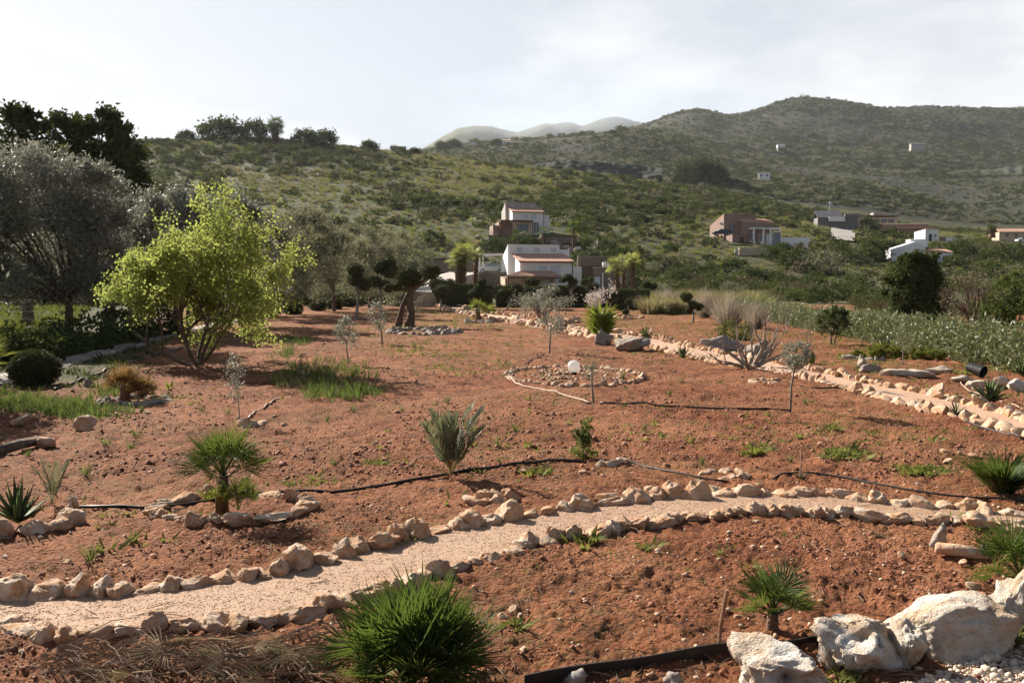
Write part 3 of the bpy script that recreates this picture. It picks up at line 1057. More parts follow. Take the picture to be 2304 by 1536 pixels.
def ball_mesh(name, mat, n=420, leaf=0.10, squash=0.85, seed=0):
    """a clipped ball of small leaves over a solid heart"""
    bm = bmesh.new()
    bmesh.ops.create_icosphere(bm, subdivisions=2, radius=0.80)
    V0 = np.array([v.co for v in bm.verts])
    F0 = np.array([[v.index for v in f.verts] for f in bm.faces])
    bm.free()
    d = unit(n)
    p = d * rng.uniform(0.76, 0.96, n)[:, None] * (1 + 0.12 * fbm(d[:, 0] * 2 + seed, d[:, 1] * 2 + d[:, 2] * 2, 3, seed))[:, None]
    dd = d + unit(n) * 0.9
    dd /= np.linalg.norm(dd, axis=1)[:, None]
    V, Q = leafcloud(p, leaf, leaf * 0.6, 0, dd)
    A = np.r_[V0, V] * np.array([1, 1, squash])
    return npmesh(name, A, [F0, Q + len(V0)], mat)


def bush_mesh(name, mat, n, leaf, seed, h=1.0, clumps=24, up=0.25, stems=False):
    """unit dome-shaped wild bush"""
    p = clumpy(n, (0, 0, 0.42 * h), (0.85, 0.85, 0.52 * h), clumps, 0.17, 0.5)
    p[:, 2] = np.abs(p[:, 2])
    V, Q = leafcloud(p, leaf, leaf * 0.62, up)
    return npmesh(name, V, [Q], mat)


def twig_bush_mesh(name, mat, n, seed, thick=0.02, h=1.0):
    """unit bush of bare upright twigs"""
    r = random.Random(seed)
    Vs, Fs = [], []
    for i in range(n):
        a, e = r.uniform(0, 2 * PI), r.uniform(0, 1) ** 0.7
        d = Vector((math.cos(a) * e * 0.8, math.sin(a) * e * 0.8, h * r.uniform(0.55, 1.05) * (1.15 - 0.45 * e)))
        o = Vector((math.cos(a), math.sin(a), 0)) * e * 0.22
        s_ = Vector((-math.sin(a + 1), math.cos(a + 1), 0)) * thick
        m_ = o + d * 0.5 + Vector((r.gauss(0, .05), r.gauss(0, .05), 0))
        q = o + d
        b = len(Vs)
        Vs += [o - s_, o + s_, m_ + s_ * .7, m_ - s_ * .7, q]
        Fs += [(b, b + 1, b + 2, b + 3), (b + 3, b + 2, b + 4, b + 4)]
        for _ in range(2):
            t0 = o.lerp(q, r.uniform(0.35, 0.8))
            e2 = t0 + Vector((r.gauss(0, .16), r.gauss(0, .16), r.uniform(0.08, 0.3)))
            b = len(Vs)
            Vs += [t0 - s_ * .5, t0 + s_ * .5, e2]
            Fs += [(b, b + 1, b + 2, b + 2)]
    q4 = np.array([f for f in Fs if f[2] != f[3]])
    q3 = np.array([f[:3] for f in Fs if f[2] == f[3]])
    return npmesh(name, np.array(Vs), [q4, q3], mat)


def blades_geo(n, h, w, r0, lean=0.5, droop=0.3, seg=2):
    """a tuft of n arching blades"""
    Vs, Fs = [], []
    for i in range(n):
        a = rng.uniform(0, 2 * PI)
        l = lean * rng.uniform(0.1, 1.0)
        hh = h * rng.uniform(0.55, 1.1)
        o = np.array([math.cos(a), math.sin(a), 0]) * r0 * rng.random()
        d = np.array([math.cos(a) * l, math.sin(a) * l, 1.0])
        s_ = np.array([-math.sin(a + 0.7), math.cos(a + 0.7), 0]) * w * 0.5
        b = len(Vs)
        for k in range(seg + 1):
            t = k / seg
            p = o + d * hh * t
            p = p + np.array([math.cos(a), math.sin(a), -0.6]) * droop * hh * t * t
            if k < seg:
                Vs += [p - s_ * (1 - 0.5 * t), p + s_ * (1 - 0.5 * t)]
            else:
                Vs += [p, p]
        for k in range(seg):
            Fs.append((b + 2 * k, b + 2 * k + 1, b + 2 * k + 3, b + 2 * k + 2))
    return np.array(Vs), np.array(Fs)


def tuft_mesh(name, mat, n, h, w, r0, lean, droop, seg=2):
    V, Q = blades_geo(n, h, w, r0, lean, droop, seg)
    return npmesh(name, V, [Q], mat)


def fan_frond_mesh(name, mat, pet=0.35, blade=0.40, n=22, arc=200, w=0.020, droop=0.25, seed=0):
    """stalk along +x ending in a fan of folded leaflets"""
    r = random.Random(seed)
    V, Fq = [], []
    pw = 0.008 + w * 0.15
    b = 0
    V += [(0, -pw, 0), (0, pw, 0), (pet, pw * .8, 0.02 * pet), (pet, -pw * .8, 0.02 * pet), (0, 0, pw), (pet, 0, 0.02 * pet + pw)]
    Fq += [(0, 1, 2, 3), (0, 4, 5, 3), (4, 1, 2, 5)]
    for i in range(n):
        a = R(-arc / 2 + arc * i / (n - 1) + r.uniform(-3, 3))
        L_ = blade * (0.80 + 0.20 * math.cos(a * 0.8)) * r.uniform(0.9, 1.06)
        dx, dy = math.cos(a), math.sin(a)
        nx, ny = -dy, dx
        dr = droop * r.uniform(0.5, 1.3)
        h0 = 0.02 * pet
        b = len(V)
        cup = 0.16 * blade * (1 - math.cos(a))

        def pt(t, s_, z):
            return (pet + dx * L_ * t + nx * s_, dy * L_ * t + ny * s_, h0 + cup * t + z - dr * L_ * t * t * 0.6)
        V += [pt(0.03, 0, 0), pt(0.5, -w * .5, w * .25), pt(0.5, 0, -w * .1), pt(0.5, w * .5, w * .25), pt(1.0, 0, 0)]
        Fq += [(b, b + 1, b + 2), (b, b + 2, b + 3), (b + 1, b + 4, b + 2), (b + 2, b + 4, b + 3)]
    q4 = np.array([f for f in Fq if len(f) == 4])
    q3 = np.array([f for f in Fq if len(f) == 3])
    return npmesh(name, np.array(V), [q4, q3], mat)


def feather_frond_mesh(name, mat, L_=0.8, n=16, leaf=0.22, w=0.022, arch=0.3, seed=0):
    r = random.Random(seed)
    V, Fs = [], []
    pr = lambda t: Vector((L_ * t, 0, L_ * (0.12 * t - arch * t * t * t)))
    for k in range(8):
        a, b_ = pr(k / 8), pr((k + 1) / 8)
        o = len(V)
        ww = 0.009 * (1 - k / 9)
        V += [a + Vector((0, -ww, 0)), a + Vector((0, ww, 0)), b_ + Vector((0, ww, 0)), b_ + Vector((0, -ww, 0))]
        Fs.append((o, o + 1, o + 2, o + 3))
    for i in range(n):
        t = 0.22 + 0.76 * i / (n - 1)
        for s_ in (-1, 1):
            p = pr(t)
            ang = R(52 - 34 * t) + r.gauss(0, 0.06)
            l = leaf * (0.6 + 0.7 * math.sin(PI * min(1, t * 0.9 + 0.05))) * r.uniform(0.85, 1.1)
            d = Vector((math.cos(ang), s_ * math.sin(ang), 0.28 + r.gauss(0, .08))).normalized()
            sd_ = Vector((0, 0, 1)).cross(d).normalized() * w * 0.5 + Vector((0, 0, w * .3))
            o = len(V)
            V += [p, p + d * l * .4 + sd_, p + d * l + Vector((0, 0, -0.12 * l)), p + d * l * .4 - sd_]
            Fs.append((o, o + 1, o + 2, o + 3))
    return npmesh(name, np.array([tuple(v) for v in V]), [np.array(Fs)], mat)


def fronds(parent, meshes, n, z0, elev_lo, elev_hi, sc=(0.85, 1.15), at=(0, 0), lift=0.0, name='frond', az0=None, golden=True, roll=0.35):
    for i in range(n):
        f = (i + 0.5) / n
        a = (i * 2.39996 if golden else 2 * PI * i / n) + random.gauss(0, 0.25) + (az0 or 0)
        e = elev_hi + (elev_lo - elev_hi) * f ** 0.85 + random.gauss(0, 0.08)
        m = Euler((0, 0, a)).to_matrix() @ Euler((0, -e, 0)).to_matrix() @ Euler((random.gauss(0, roll), 0, 0)).to_matrix()
        o = obj(name, random.choice(meshes), parent)
        o.location = (at[0], at[1], z0 + lift * (1 - f))
        o.rotation_euler = m.to_euler()
        s_ = random.uniform(*sc)
        o.scale = (s_, s_, s_)


def trunk_palm(label, base, h, r, fr, n, group=None, lean=(0, 0), elev=(-0.9, 1.3), sc=(0.8, 1.15), cat='palm tree', stems=((0, 0, 1.0),)):
    t = thing('palm_tree', label, cat, base, random.uniform(0, 6), group)
    for dx, dy, hs in stems:
        hh = h * hs
        pts = [(dx, dy, -0.4), (dx, dy, 0.1), (dx + lean[0] * .4, dy + lean[1] * .4, hh * 0.5), (dx + lean[0], dy + lean[1], hh)]
        MB().tube(pts, [r * 1.35, r * 1.2, r * 0.95, r * 0.95], 9).build('trunk', M['palm_bark'], t, True)
        # ragged boots of old leaf stalks
        k = int(60 * max(1, hh / 2))
        zz = rng.uniform(0.1, 1.0, k) * hh
        aa = rng.uniform(0, 2 * PI, k)
        fx = np.interp(zz, [0, hh], [0, 1])
        p = np.c_[dx + lean[0] * fx + np.cos(aa) * r * .9, dy + lean[1] * fx + np.sin(aa) * r * .9, zz]
        d = np.c_[np.cos(aa) * .5, np.sin(aa) * .5, np.full(k, 0.9)]
        V, Q = leafcloud(p, r * 1.1, r * 0.5, 0, d / np.linalg.norm(d, axis=1)[:, None])
        lb = obj('leaf_base', npmesh('leaf_base', V, [Q], M['palm_bark']), t)
        lb['kind'] = 'stuff'
        fronds(t, fr, n, hh, elev[0], elev[1], sc, (dx + lean[0], dy + lean[1]), 0.12)
    return t


def rosette(name, label, cat, base, n, L_, w, mat, group=None, elev=(0.2, 1.35), name2='leaf', thick=0.012, curve=0.15):
    t = thing(name, label, cat, base, 0, group)
    V, Fs = [], []
    seg = 5
    for k in range(seg + 1):
        q = k / seg
        ww = w * (0.75 + 0.5 * math.sin(PI * min(1, q * 1.25))) * (1 - q) ** 0.55 * 0.5 if k < seg else 0.001
        z = curve * L_ * q * q * 0.9
        V += [(L_ * q, -ww, z + ww * .5), (L_ * q, 0, z - ww * .1), (L_ * q, ww, z + ww * .5), (L_ * q, 0, z - thick * (1 - q) - ww * .25)]
    for k in range(seg):
        b = 4 * k
        for i in range(4):
            Fs.append((b + i, b + (i + 1) % 4, b + 4 + (i + 1) % 4, b + 4 + i))
    me = npmesh(name2, np.array(V), [np.array(Fs)], mat, True)
    fronds(t, [me], n, 0.03, elev[0], elev[1], (0.75, 1.1), (0, 0), 0.05, name2, roll=0.15)
    return t


# ------------------------------------------------------------------ scattering (stuff)
def scatter(name, pts, sc, srcs, label=None, cat=None, rz=None):
    """instances of the meshes of visible plants on a cloud of points"""
    me = bpy.data.meshes.new(name)
    me.vertices.add(len(pts))
    me.vertices.foreach_set('co', np.asarray(pts, np.float32).ravel())
    for an, ty, val in (('sc', 'FLOAT', np.asarray(sc, np.float32)), ('rz', 'FLOAT', rng.uniform(0, 2 * PI, len(pts)).astype(np.float32)),
                        ('ix', 'INT', rng.integers(0, len(srcs), len(pts)).astype(np.int32))):
        me.attributes.new(an, ty, 'POINT').data.foreach_set('value', val)
    o = obj(name, me)
    ng = bpy.data.node_groups.new(name, 'GeometryNodeTree')
    ng.interface.new_socket('Geometry', in_out='INPUT', socket_type='NodeSocketGeometry')
    ng.interface.new_socket('Geometry', in_out='OUTPUT', socket_type='NodeSocketGeometry')
    gi, go = ng.nodes.new('NodeGroupInput'), ng.nodes.new('NodeGroupOutput')
    ip = ng.nodes.new('GeometryNodeInstanceOnPoints')
    jn = ng.nodes.new('GeometryNodeJoinGeometry')

    def attr(n_, ty):
        a = ng.nodes.new('GeometryNodeInputNamedAttribute')
        a.data_type = ty
        a.inputs['Name'].default_value = n_
        return a.outputs['Attribute']
    for s_ in srcs:
        oi = ng.nodes.new('GeometryNodeObjectInfo')
        oi.transform_space = 'ORIGINAL'
        oi.inputs['Object'].default_value = s_
        oi.inputs['As Instance'].default_value = True
        ng.links.new(oi.outputs['Geometry'], jn.inputs['Geometry'])
    ng.links.new(gi.outputs[0], ip.inputs['Points'])
    ng.links.new(jn.outputs[0], ip.inputs['Instance'])
    ip.inputs['Pick Instance'].default_value = True
    ng.links.new(attr('ix', 'INT'), ip.inputs['Instance Index'])
    cx = ng.nodes.new('ShaderNodeCombineXYZ')
    ng.links.new(attr('rz', 'FLOAT'), cx.inputs['Z'])
    ng.links.new(cx.outputs[0], ip.inputs['Rotation'])
    ng.links.new(attr('sc', 'FLOAT'), ip.inputs['Scale'])
    ng.links.new(ip.outputs[0], go.inputs[0])
    md = o.modifiers.new('scatter', 'NODES')
    md.node_group = ng
    return tag(o, label, cat, kind='stuff')


def land_points(n, d0, d1, u0, u1, dens=None, power=1.0):
    """random points on the land between two depths"""
    m = n * 4
    u = rng.uniform(u0, u1, m)
    d = (rng.uniform(d0 ** (1 + power), d1 ** (1 + power), m)) ** (1 / (1 + power))
    x, y = u * d, d
    if dens is not None:
        k = rng.random(m) < dens(x, y)
        x, y = x[k], y[k]
    x, y = x[:n], y[:n]
    return np.c_[x, y, H(x, y)]

# ------------------------------------------------------------------ buildings
def corr_roof(x0, x1, y0, z0, y1, z1, pitch=0.24, amp=0.05, rows=9, thick=0.10, skew0=0.0, skew1=0.0):
    """a sheet of round tiles from eave (y0, z0) to top (y1, z1); skews pull the top corners in"""
    n = max(8, int((x1 - x0) / pitch) * 6)
    V, Fs = [], []
    for r_ in range(rows):
        for e in (0, 1):
            t = (r_ + e) / rows
            up = 0.035 if e == 0 else 0.0
            for i in range(n + 1):
                f = i / n
                a, b = x0 + skew0 * t, x1 - skew1 * t
                x = a + (b - a) * f
                w = abs(math.sin(PI * f * (x1 - x0) / pitch)) * amp
                V.append((x, y0 + (y1 - y0) * t, z0 + (z1 - z0) * t + w + up + thick))
    m = n + 1
    for r_ in range(rows * 2 - 1):
        for i in range(n):
            Fs.append((r_ * m + i, r_ * m + i + 1, (r_ + 1) * m + i + 1, (r_ + 1) * m + i))
    b = len(V)
    V += [(x0, y0, z0), (x1, y0, z0), (x1 - skew1, y1, z1), (x0 + skew0, y1, z1),
          (x0, y0, z0 + thick), (x1, y0, z0 + thick), (x1 - skew1, y1, z1 + thick), (x0 + skew0, y1, z1 + thick)]
    Fs += [tuple(b + i for i in f) for f in ((0, 3, 2, 1), (0, 1, 5, 4), (1, 2, 6, 5), (2, 3, 7, 6), (3, 0, 4, 7))]
    mb = MB()
    mb.add(V, Fs)
    return mb


def window(parent, name, x0, x1, z0, z1, y, mats, bars=2, mid=True, glass=True):
    """a recessed-looking window set on a wall facing -y"""
    fw = 0.07
    f = MB()
    f.box(x0, x1, y - .05, y + .02, z0, z0 + fw).box(x0, x1, y - .05, y + .02, z1 - fw, z1)
    f.box(x0, x0 + fw, y - .05, y + .02, z0 + fw, z1 - fw).box(x1 - fw, x1, y - .05, y + .02, z0 + fw, z1 - fw)
    for i in range(1, bars):
        xm = x0 + (x1 - x0) * i / bars
        f.box(xm - .03, xm + .03, y - .045, y + .02, z0 + fw, z1 - fw)
    if mid:
        zm = (z0 + z1) / 2
        for i in range(bars):
            a = x0 + (x1 - x0) * i / bars + .04
            b = x0 + (x1 - x0) * (i + 1) / bars - .04
            f.box(a, b, y - .04, y + .02, zm - .02, zm + .02)
    w = f.build(name, mats[0], parent)
    MB().box(x0 + fw * .5, x1 - fw * .5, y - .018, y + .01, z0 + fw * .5, z1 - fw * .5).build('pane', mats[1], w)
    return w


def villa(name, label, base, rz, wall, tall, roofm, s=1.0, porch='tile', dark=None):
    t = thing(name, label, 'house', base, rz)
    sc = lambda *a: tuple(v * s for v in a)
    # front block (two storeys) with a lean-to tile roof
    FW, FD, FH = 7.2, 4.0, 4.9
    MB().prism_x([(0, -3), (FD, -3), (FD, FH + 1.05), (0, FH)], 0, FW).build('wall', wall, t)
    corr_roof(-0.25, FW + 0.25, -0.35, FH - 0.09, FD, FH + 1.10).build('roof', roofm, t)
    MB().box(-0.25, FW + 0.25, -0.46, -0.36, FH - 0.12, FH + 0.0).tube([(FW + 0.08, -0.12, -0.5), (FW + 0.08, -0.12, FH - 0.1)], 0.07, 6).build('gutter', M['brown'], t)
    # tall rear block, parapet sloping to the rear
    MB().prism_x([(FD + .003, -3), (FD + 4.2, -3), (FD + 4.2, 5.4), (FD + .003, 7.3)], -0.75, 6.6).build('wall', tall, t)
    MB().box(-0.80, 6.65, FD - .05, FD + .14, 7.303, 7.37).build('coping', tall, t)
    for xx in (0.5, 3.0, 5.4):
        f = MB()
        for i in range(7):
            f.box(xx + i * .12, xx + i * .12 + .06, FD - .02, FD + .002, 6.35, 6.95)
        f.build('vent_grille', M['metal'], t)
    MB().prism_x([(FD + .8, -3), (FD + 4.0, -3), (FD + 4.0, 5.2), (FD + .8, 6.75)], 6.603, 8.3).build('wall', tall, t)
    # low wing on the right
    MB().box(FW + .003, FW + 1.9, 1.6, 5.0, -3, 4.35).build('wall', wall, t)
    # windows with shutters
    for (a, b, c, d) in ((2.6, 3.7, 3.55, 4.35), (4.25, 5.6, 3.35, 4.45)):
        window(t, 'window', a, b, c, d, -0.005, (M['shutter'], M['shutter']), 2, False)
    window(t, 'glass_door', 4.9, 6.2, 0.1, 2.6, -0.005, (M['shutter'], M['shutter'] if porch == 'tile' else M['glass']), 2, False)
    # porch
    if porch == 'tile':
        MB().box(-2.3, 4.95, -2.6, -2.42, 2.62, 2.80).box(-2.3, -2.12, -2.42, 0.0, 2.62, 2.80).box(4.77, 4.95, -2.42, -0.01, 2.62, 2.80).build('porch_beam', M['brown'], t)
        for (px_, py_) in ((-2.2, -2.5), (3.75, -2.5), (4.86, -2.5), (-2.2, -1.2)):
            MB().box(px_ - .09, px_ + .09, py_ - .09, py_ + .09, -1, 2.617).build('post', M['brown'], t)
        corr_roof(-2.5, 5.15, -2.85, 2.84, -0.01, 3.55, 0.24, 0.05, 6, 0.08, 2.4, 0.9).build('porch_roof', roofm, t)
        MB().box(-1.9, -0.003, 0.2, 3.6, -3, 2.9).build('wall', M['beige'], t)
        MB().box(0.02, 4.8, -0.08, -0.02, -1, 2.60).build('porch_wall', M['beige'], t)
        window(t, 'glass_door', 1.6, 4.0, 0.0, 2.25, -0.10, (M['shutter'], M['shutter']), 2, False)
    else:
        MB().box(-3.2, 4.3, -2.2, -0.01, 2.55, 2.85).build('porch_roof', M['brown'], t)
        MB().box(-3.1, -0.003, 0.05, 4.0, -3, 2.545).build('wall', M['pink'], t)
        MB().box(0.0, 4.1, -1.3, -0.01, -3, 2.545).build('porch_wall', M['beige'], t)
        window(t, 'window', 0.75, 3.3, 0.35, 1.95, -1.31, (M['frame'], M['glass']), 3, True)
        for px_ in (-3.1, 4.2):
            MB().box(px_ - .09, px_ + .09, -2.15, -1.97, -2, 2.545).build('post', M['brown'], t)
        MB().box(-4.6, -3.3, -0.6, 3.4, -3, 1.7).build('garden_wall', M['pink'], t)
    t.scale = (s, s, s)
    return t


white_house = villa('white_house', 'white villa with clay tile roofs and tiled porch behind the clipped hedge', (P(1170, 119).x, 119, ZPY(671, 119)), R(13), M['white'], M['white'], M['tile'])
villa('pink_house', 'grey and pink villa with flat brown porch on the slope above the white villa', (P(1153, 186).x, 186, ZPY(525, 186)), R(13), M['white'], M['grey_plaster'], M['tile'], .92, 'flat')

# pink house on the right slope
D = 200
t = thing('pink_house', 'pink brown villa with white columned veranda on the right hillside', 'house', (P(1640, D).x, D, ZPY(549, D)), R(16))
MB().prism_x([(2.5, -4), (9.0, -4), (9.0, 4.6), (2.5, 7.0)], 0.0, 8.2).build('wall', M['pink'], t)
MB().prism_x([(0, -4), (2.497, -4), (2.497, 5.6), (0, 4.9)], 4.2, 11.0).build('wall', M['pink'], t)
corr_roof(8.2, 11.3, 0.6, 5.35, 4.5, 6.0).build('roof', M['tile'], t)
corr_roof(4.0, 11.2, -0.3, 4.85, 2.49, 5.65).build('roof', M['tile'], t)
MB().box(8.203, 11.0, 2.5, 8, -4, 5.3).build('wall', M['grey_plaster'], t)
MB().box(0.3, 3.8, -0.8, 2.49, -4, 2.1).build('wall', M['pink'], t)
MB().box(4.6, 11.6, -2.5, -0.36, 3.35, 3.6).build('veranda_roof', M['white'], t)
for x_ in (4.75, 7.2, 9.0, 11.4):
    MB().box(x_ - .14, x_ + .14, -2.45, -2.17, -1.0, 3.345).build('column', M['white'], t)
window(t, 'glass_door', 5.2, 6.8, 0, 2.4, -0.02, (M['frame'], M['glass']), 2, False)
window(t, 'glass_door', 7.6, 8.7, 0, 2.4, -0.02, (M['shutter'], M['glass']), 2, False)
window(t, 'glass_door', 9.3, 10.8, 0, 2.4, -0.02, (M['shutter'], M['shutter']), 2, False)
window(t, 'window', 1.6, 2.6, 3.0, 4.6, 2.48, (M['frame'], M['glass']), 1, False)
window(t, 'door', 2.2, 3.2, -0.6, 1.6, -0.82, (M['frame'], M['frame']), 1, False)
MB().box(3.9, 12.5, -4.5, -0.4, -3.5, -0.12).build('terrace', M['beige'], t)
MB().box(3.0, 9.0, -8.0, -4.51, -5, -1.9).build('terrace', M['beige'], t)
window(t, 'cellar_opening', 3.6, 7.4, -4.2, -2.5, -8.02, (M['frame'], M['frame']), 3, False)
MB().tube([(-.4, 3, 3.6), (-.4, 3, 4.6)], .05, 5).build('antenna_mast', M['metal'], t)
MB().tube([(-.4, 2.95, 4.6), (-.4, 2.82, 4.68), (-.4, 2.80, 4.70)], [.05, .45, .5], 12).build('dish', M['metal'], t)

t = thing('retaining_wall', 'long white retaining wall below the pink brown villa on the right', 'wall', (P(1662, 180).x, 180, ZPY(583, 180)), R(4))
MB().box(0, 6.4, -.2, .2, -2, 2.3).build('wall_panel', M['beige'], t)
MB().box(-1.5, 8.0, -2.2, -.203, -2, .15).build('apron', M['white'], t)
MB().box(-.9, -.1, -.1, .05, -.6, 2.0).build('gate', M['shutter'], t)
t = thing('pool_wall', 'white pool wall beside the terrace of the pink brown villa', 'wall', (P(1752, 196).x, 196, ZPY(545, 196)), R(-4))
MB().box(0, 6.6, -.2, .2, -2.5, 1.0).build('wall_panel', M['white'], t)
MB().box(-1.6, -.01, -1.4, -1.2, -2.5, 2.1).build('glass_panel', M['glass'], t)

# white villa far right
D = 190
t = thing('white_house', 'white low gabled villa half hidden behind the tall dark tree on the right', 'house', (P(2003, D).x, D, ZPY(582, D)), R(-8))
MB().add([(0, 0, -4), (7.0, 0, -4), (7.0, 0, 2.5), (5.0, 0, 3.6), (0, 0, 2.0), (0, 6, -4), (7, 6, -4), (7, 6, 2.5), (5, 6, 3.6), (0, 6, 2.0)],
         [(0, 1, 2, 3, 4), (5, 9, 8, 7, 6), (0, 4, 9, 5), (1, 6, 7, 2), (4, 3, 8, 9), (3, 2, 7, 8)]).build('wall', M['white'], t)
MB().box(4.6, 8.2, 2.5, 5.5, 2.6, 4.2).build('upper_storey', M['white'], t)
MB().prism_x([(-.2, -3), (5, -3), (5, 1.9), (-.2, 1.2)], 7.003, 12.4).build('wall', M['white'], t)
corr_roof(6.9, 12.6, -.4, 1.2, 5.0, 2.0).build('roof', M['tile'], t)
window(t, 'window', 8.2, 9.3, -.6, .6, -.21, (M['shutter'], M['glass']), 2)
window(t, 'window', 10.4, 11.4, -.6, .6, -.21, (M['shutter'], M['glass']), 2)
window(t, 'window', 2.2, 3.3, -.4, .8, -.01, (M['frame'], M['glass']), 2)

D = 260
t = thing('white_cottage', 'small white cottage with long white garden wall on the far right slope', 'house', (P(2080, D).x, D, ZPY(541, D)), R(12))
MB().prism_x([(0, -3), (5, -3), (5, 2.7), (0, 3.3)], 0, 4.4).build('wall', M['white'], t)
MB().box(-.1, 4.5, -.1, .15, 3.3, 3.5).build('coping', M['tile'], t)
window(t, 'door', 1.2, 2.1, -.2, 1.9, -.01, (M['frame'], M['frame']), 1, False)
window(t, 'window', 2.9, 3.7, .9, 1.9, -.01, (M['shutter'], M['glass']), 2)
MB().box(4.6, 9.2, -1.0, -.7, -2, 1.0).build('garden_wall', M['white'], t)
MB().box(2.4, 4.3, -3.2, -2.9, -2, .8).build('garden_wall', M['drystone'], t)

D = 300
t = thing('grey_house', 'dark grey stone house with pale parapet under a dish mast on the right', 'house', (P(1838, D).x, D, ZPY(503, D)), R(-6))
MB().box(0, 13, 0, 6, -4, 2.0).build('wall', M['darktile'], t)
MB().prism_x([(-.6, 1.9), (3, 4.3), (6.6, 1.9), (6.6, 2.0), (3, 4.5), (-.6, 2.02)], -.4, 8.0).build('roof', M['darktile'], t)
MB().box(3.3, 8.5, -1.2, -.62, .6, 2.1).build('parapet', M['white'], t)
MB().box(8.6, 13.2, -.5, 5, 2.0, 3.1).build('wall', M['darktile'], t)
for x_ in (1.0, 5.0, 10.5):
    window(t, 'window', x_, x_ + 1.4, -1.4, .2, -.02, (M['frame'], M['glass']), 2)
MB().tube([(4.2, 2, 4), (4.2, 2, 7.2)], .10, 5).build('mast', M['metal'], t)
MB().tube([(4.2, 1.9, 6.4), (4.45, 1.5, 6.9), (4.5, 1.45, 6.95)], [.1, .75, .85], 12).build('dish', M['metal'], t)

D = 330
t = thing('long_house', 'long low flat roofed building with dark window strip on the right slope', 'house', (P(1928, D).x, D, ZPY(500, D)), R(-4))
MB().box(0, 2.6, 0, 6, -4, 2.2).build('wall', M['beige'], t)
MB().box(2.603, 14.5, .3, 6, -4, 1.6).build('wall', M['beige'], t)
MB().box(-.3, 15.2, -.5, 6.3, 2.203, 2.6).build('roof', M['drystone'], t)
MB().box(6.0, 9.8, 1.5, 5, 2.603, 3.6).build('roof_room', M['grey_plaster'], t)
for x_ in (3.2, 5.8, 8.4, 11.0):
    window(t, 'window', x_, x_ + 2.0, -.2, 1.1, .29, (M['frame'], M['glass']), 2, False)
t = thing('retaining_wall', 'brown banked retaining wall in front of the long flat roofed building', 'wall', (P(1975, 320).x, 320, ZPY(513, 320)), R(-6))
MB().prism_x([(0, -3), (1.2, -3), (1.2, 1.4), (.4, 1.5), (0, 1.3)], 0, 17).build('wall_panel', M['pink'], t)
MB().prism_x([(-6, -4), (-5, -4), (-5, -.2), (-5.6, -.2), (-6, -.5)], 5, 17).build('wall_panel', M['wood'], t)
# concrete ramp drive below the grey house
ra = np.array([P(1868, d, 600)[:2] for d in (236, 250, 270, 290)])
rb = np.array([P(1922, d, 600)[:2] for d in (236, 250, 270, 290)])
path_strip('ramp_road', ra, rb, M['concrete'], 0.55, 30, 5, 0.0)

t = thing('farmhouse', 'tan low farmhouse with tiled roof at the right edge of the valley', 'house', (P(2246, 300).x, 300, ZPY(533, 300)), R(-3))
MB().box(0, 12, 0, 5, -3, 1.6).build('wall', M['beige'], t)
corr_roof(-.3, 12.3, -.5, 1.55, 2.5, 2.7, .4, .06, 5).build('roof', M['tile'], t)
for x_ in (2, 5, 9):
    window(t, 'window', x_, x_ + 1.0, 0, 1.1, -.01, (M['frame'], M['glass']), 2)


def far_house(name, label, px, py, D, w, h, d, wall, roof=None, rz=0.0, wins=3):
    t = thing(name, label, 'house', (P(px, D).x, D, ZPY(py, D)), rz)
    MB().box(0, w, 0, d, -8, h).build('wall', wall, t)
    if roof is not None:
        MB().prism_x([(-.5, h + .003), (d / 2, h + d * .22), (d + .5, h + .003)], -.4, w + .4).build('roof', roof, t)
    else:
        MB().box(-.3, w + .3, -.3, d + .3, h + .003, h + .45).build('roof', wall, t)
    for i in range(wins):
        x_ = w * (i + .5) / wins
        window(t, 'window', x_ - w * .1, x_ + w * .1, h * .3, h * .75, -.02, (M['frame'], M['glass']), 2, False)
    return t


far_house('far_house', 'blue white flat building above the dark rocky outcrop on the mountainside', 1593, 326, 1300, 26, 4.5, 10, M['shutter'], None, 0, 4)
far_house('far_house', 'small white cabin left of the mountain track under the highest ridge', 1745, 333, 1300, 10, 4.5, 7, M['white'], M['darktile'], 0, 2)
far_house('far_house', 'bluish pale house beside the mountain track high on the right', 2043, 327, 1350, 22, 2.2, 7, M['grey_plaster'], M['darktile'], 0, 4)
far_house('far_house', 'plain white box building on the grassy knoll below the mountain', 1703, 401, 690, 8.5, 3.6, 6, M['white'], None, R(-14), 2)
far_house('far_house', 'tiny white farmhouse on the hazy green saddle right of the centre', 1130, 323, 985, 9, 3.5, 7, M['white'], M['tile'], 0, 2)
far_house('far_house', 'long low tan farm shed on the hazy green saddle', 1140, 325, 975, 16, 2.5, 6, M['beige'], M['darktile'], 0, 3)
far_house('far_house', 'tiny pale house under a lone palm on the hazy saddle', 1057, 326, 985, 8, 2.6, 6, M['white'], None, 0, 2)
t = far_house('ruined_house', 'grey ruined stone house on the ridge beside a round tree', 881, 346, 418, 7.0, 3.0, 6, M['grey'], None, R(8), 2)
MB().prism_x([(0, 3.46), (3, 4.6), (6, 3.46)], .3, 3.2).build('gable', M['grey'], t)
"""ridge road posts are too small to show"""

# ------------------------------------------------------------------ carport, walls, cars
D = 127
cp = P(1079, D)
zc = ZPY(613, D)
t = thing('carport', 'white flat roofed carport over two cars left of the white villa', 'carport', (cp.x, D, zc), R(-4))
MB().box(-.2, 4.6, -.3, 5.2, 2.45, 2.62).build('roof', M['white'], t)
for x_, y_ in ((0, 0), (4.3, 0), (0, 4.9), (3.2, 4.9)):
    MB().box(x_ - .11, x_ + .11, y_ - .11, y_ + .11, -1, 2.447).build('post', M['white'], t)


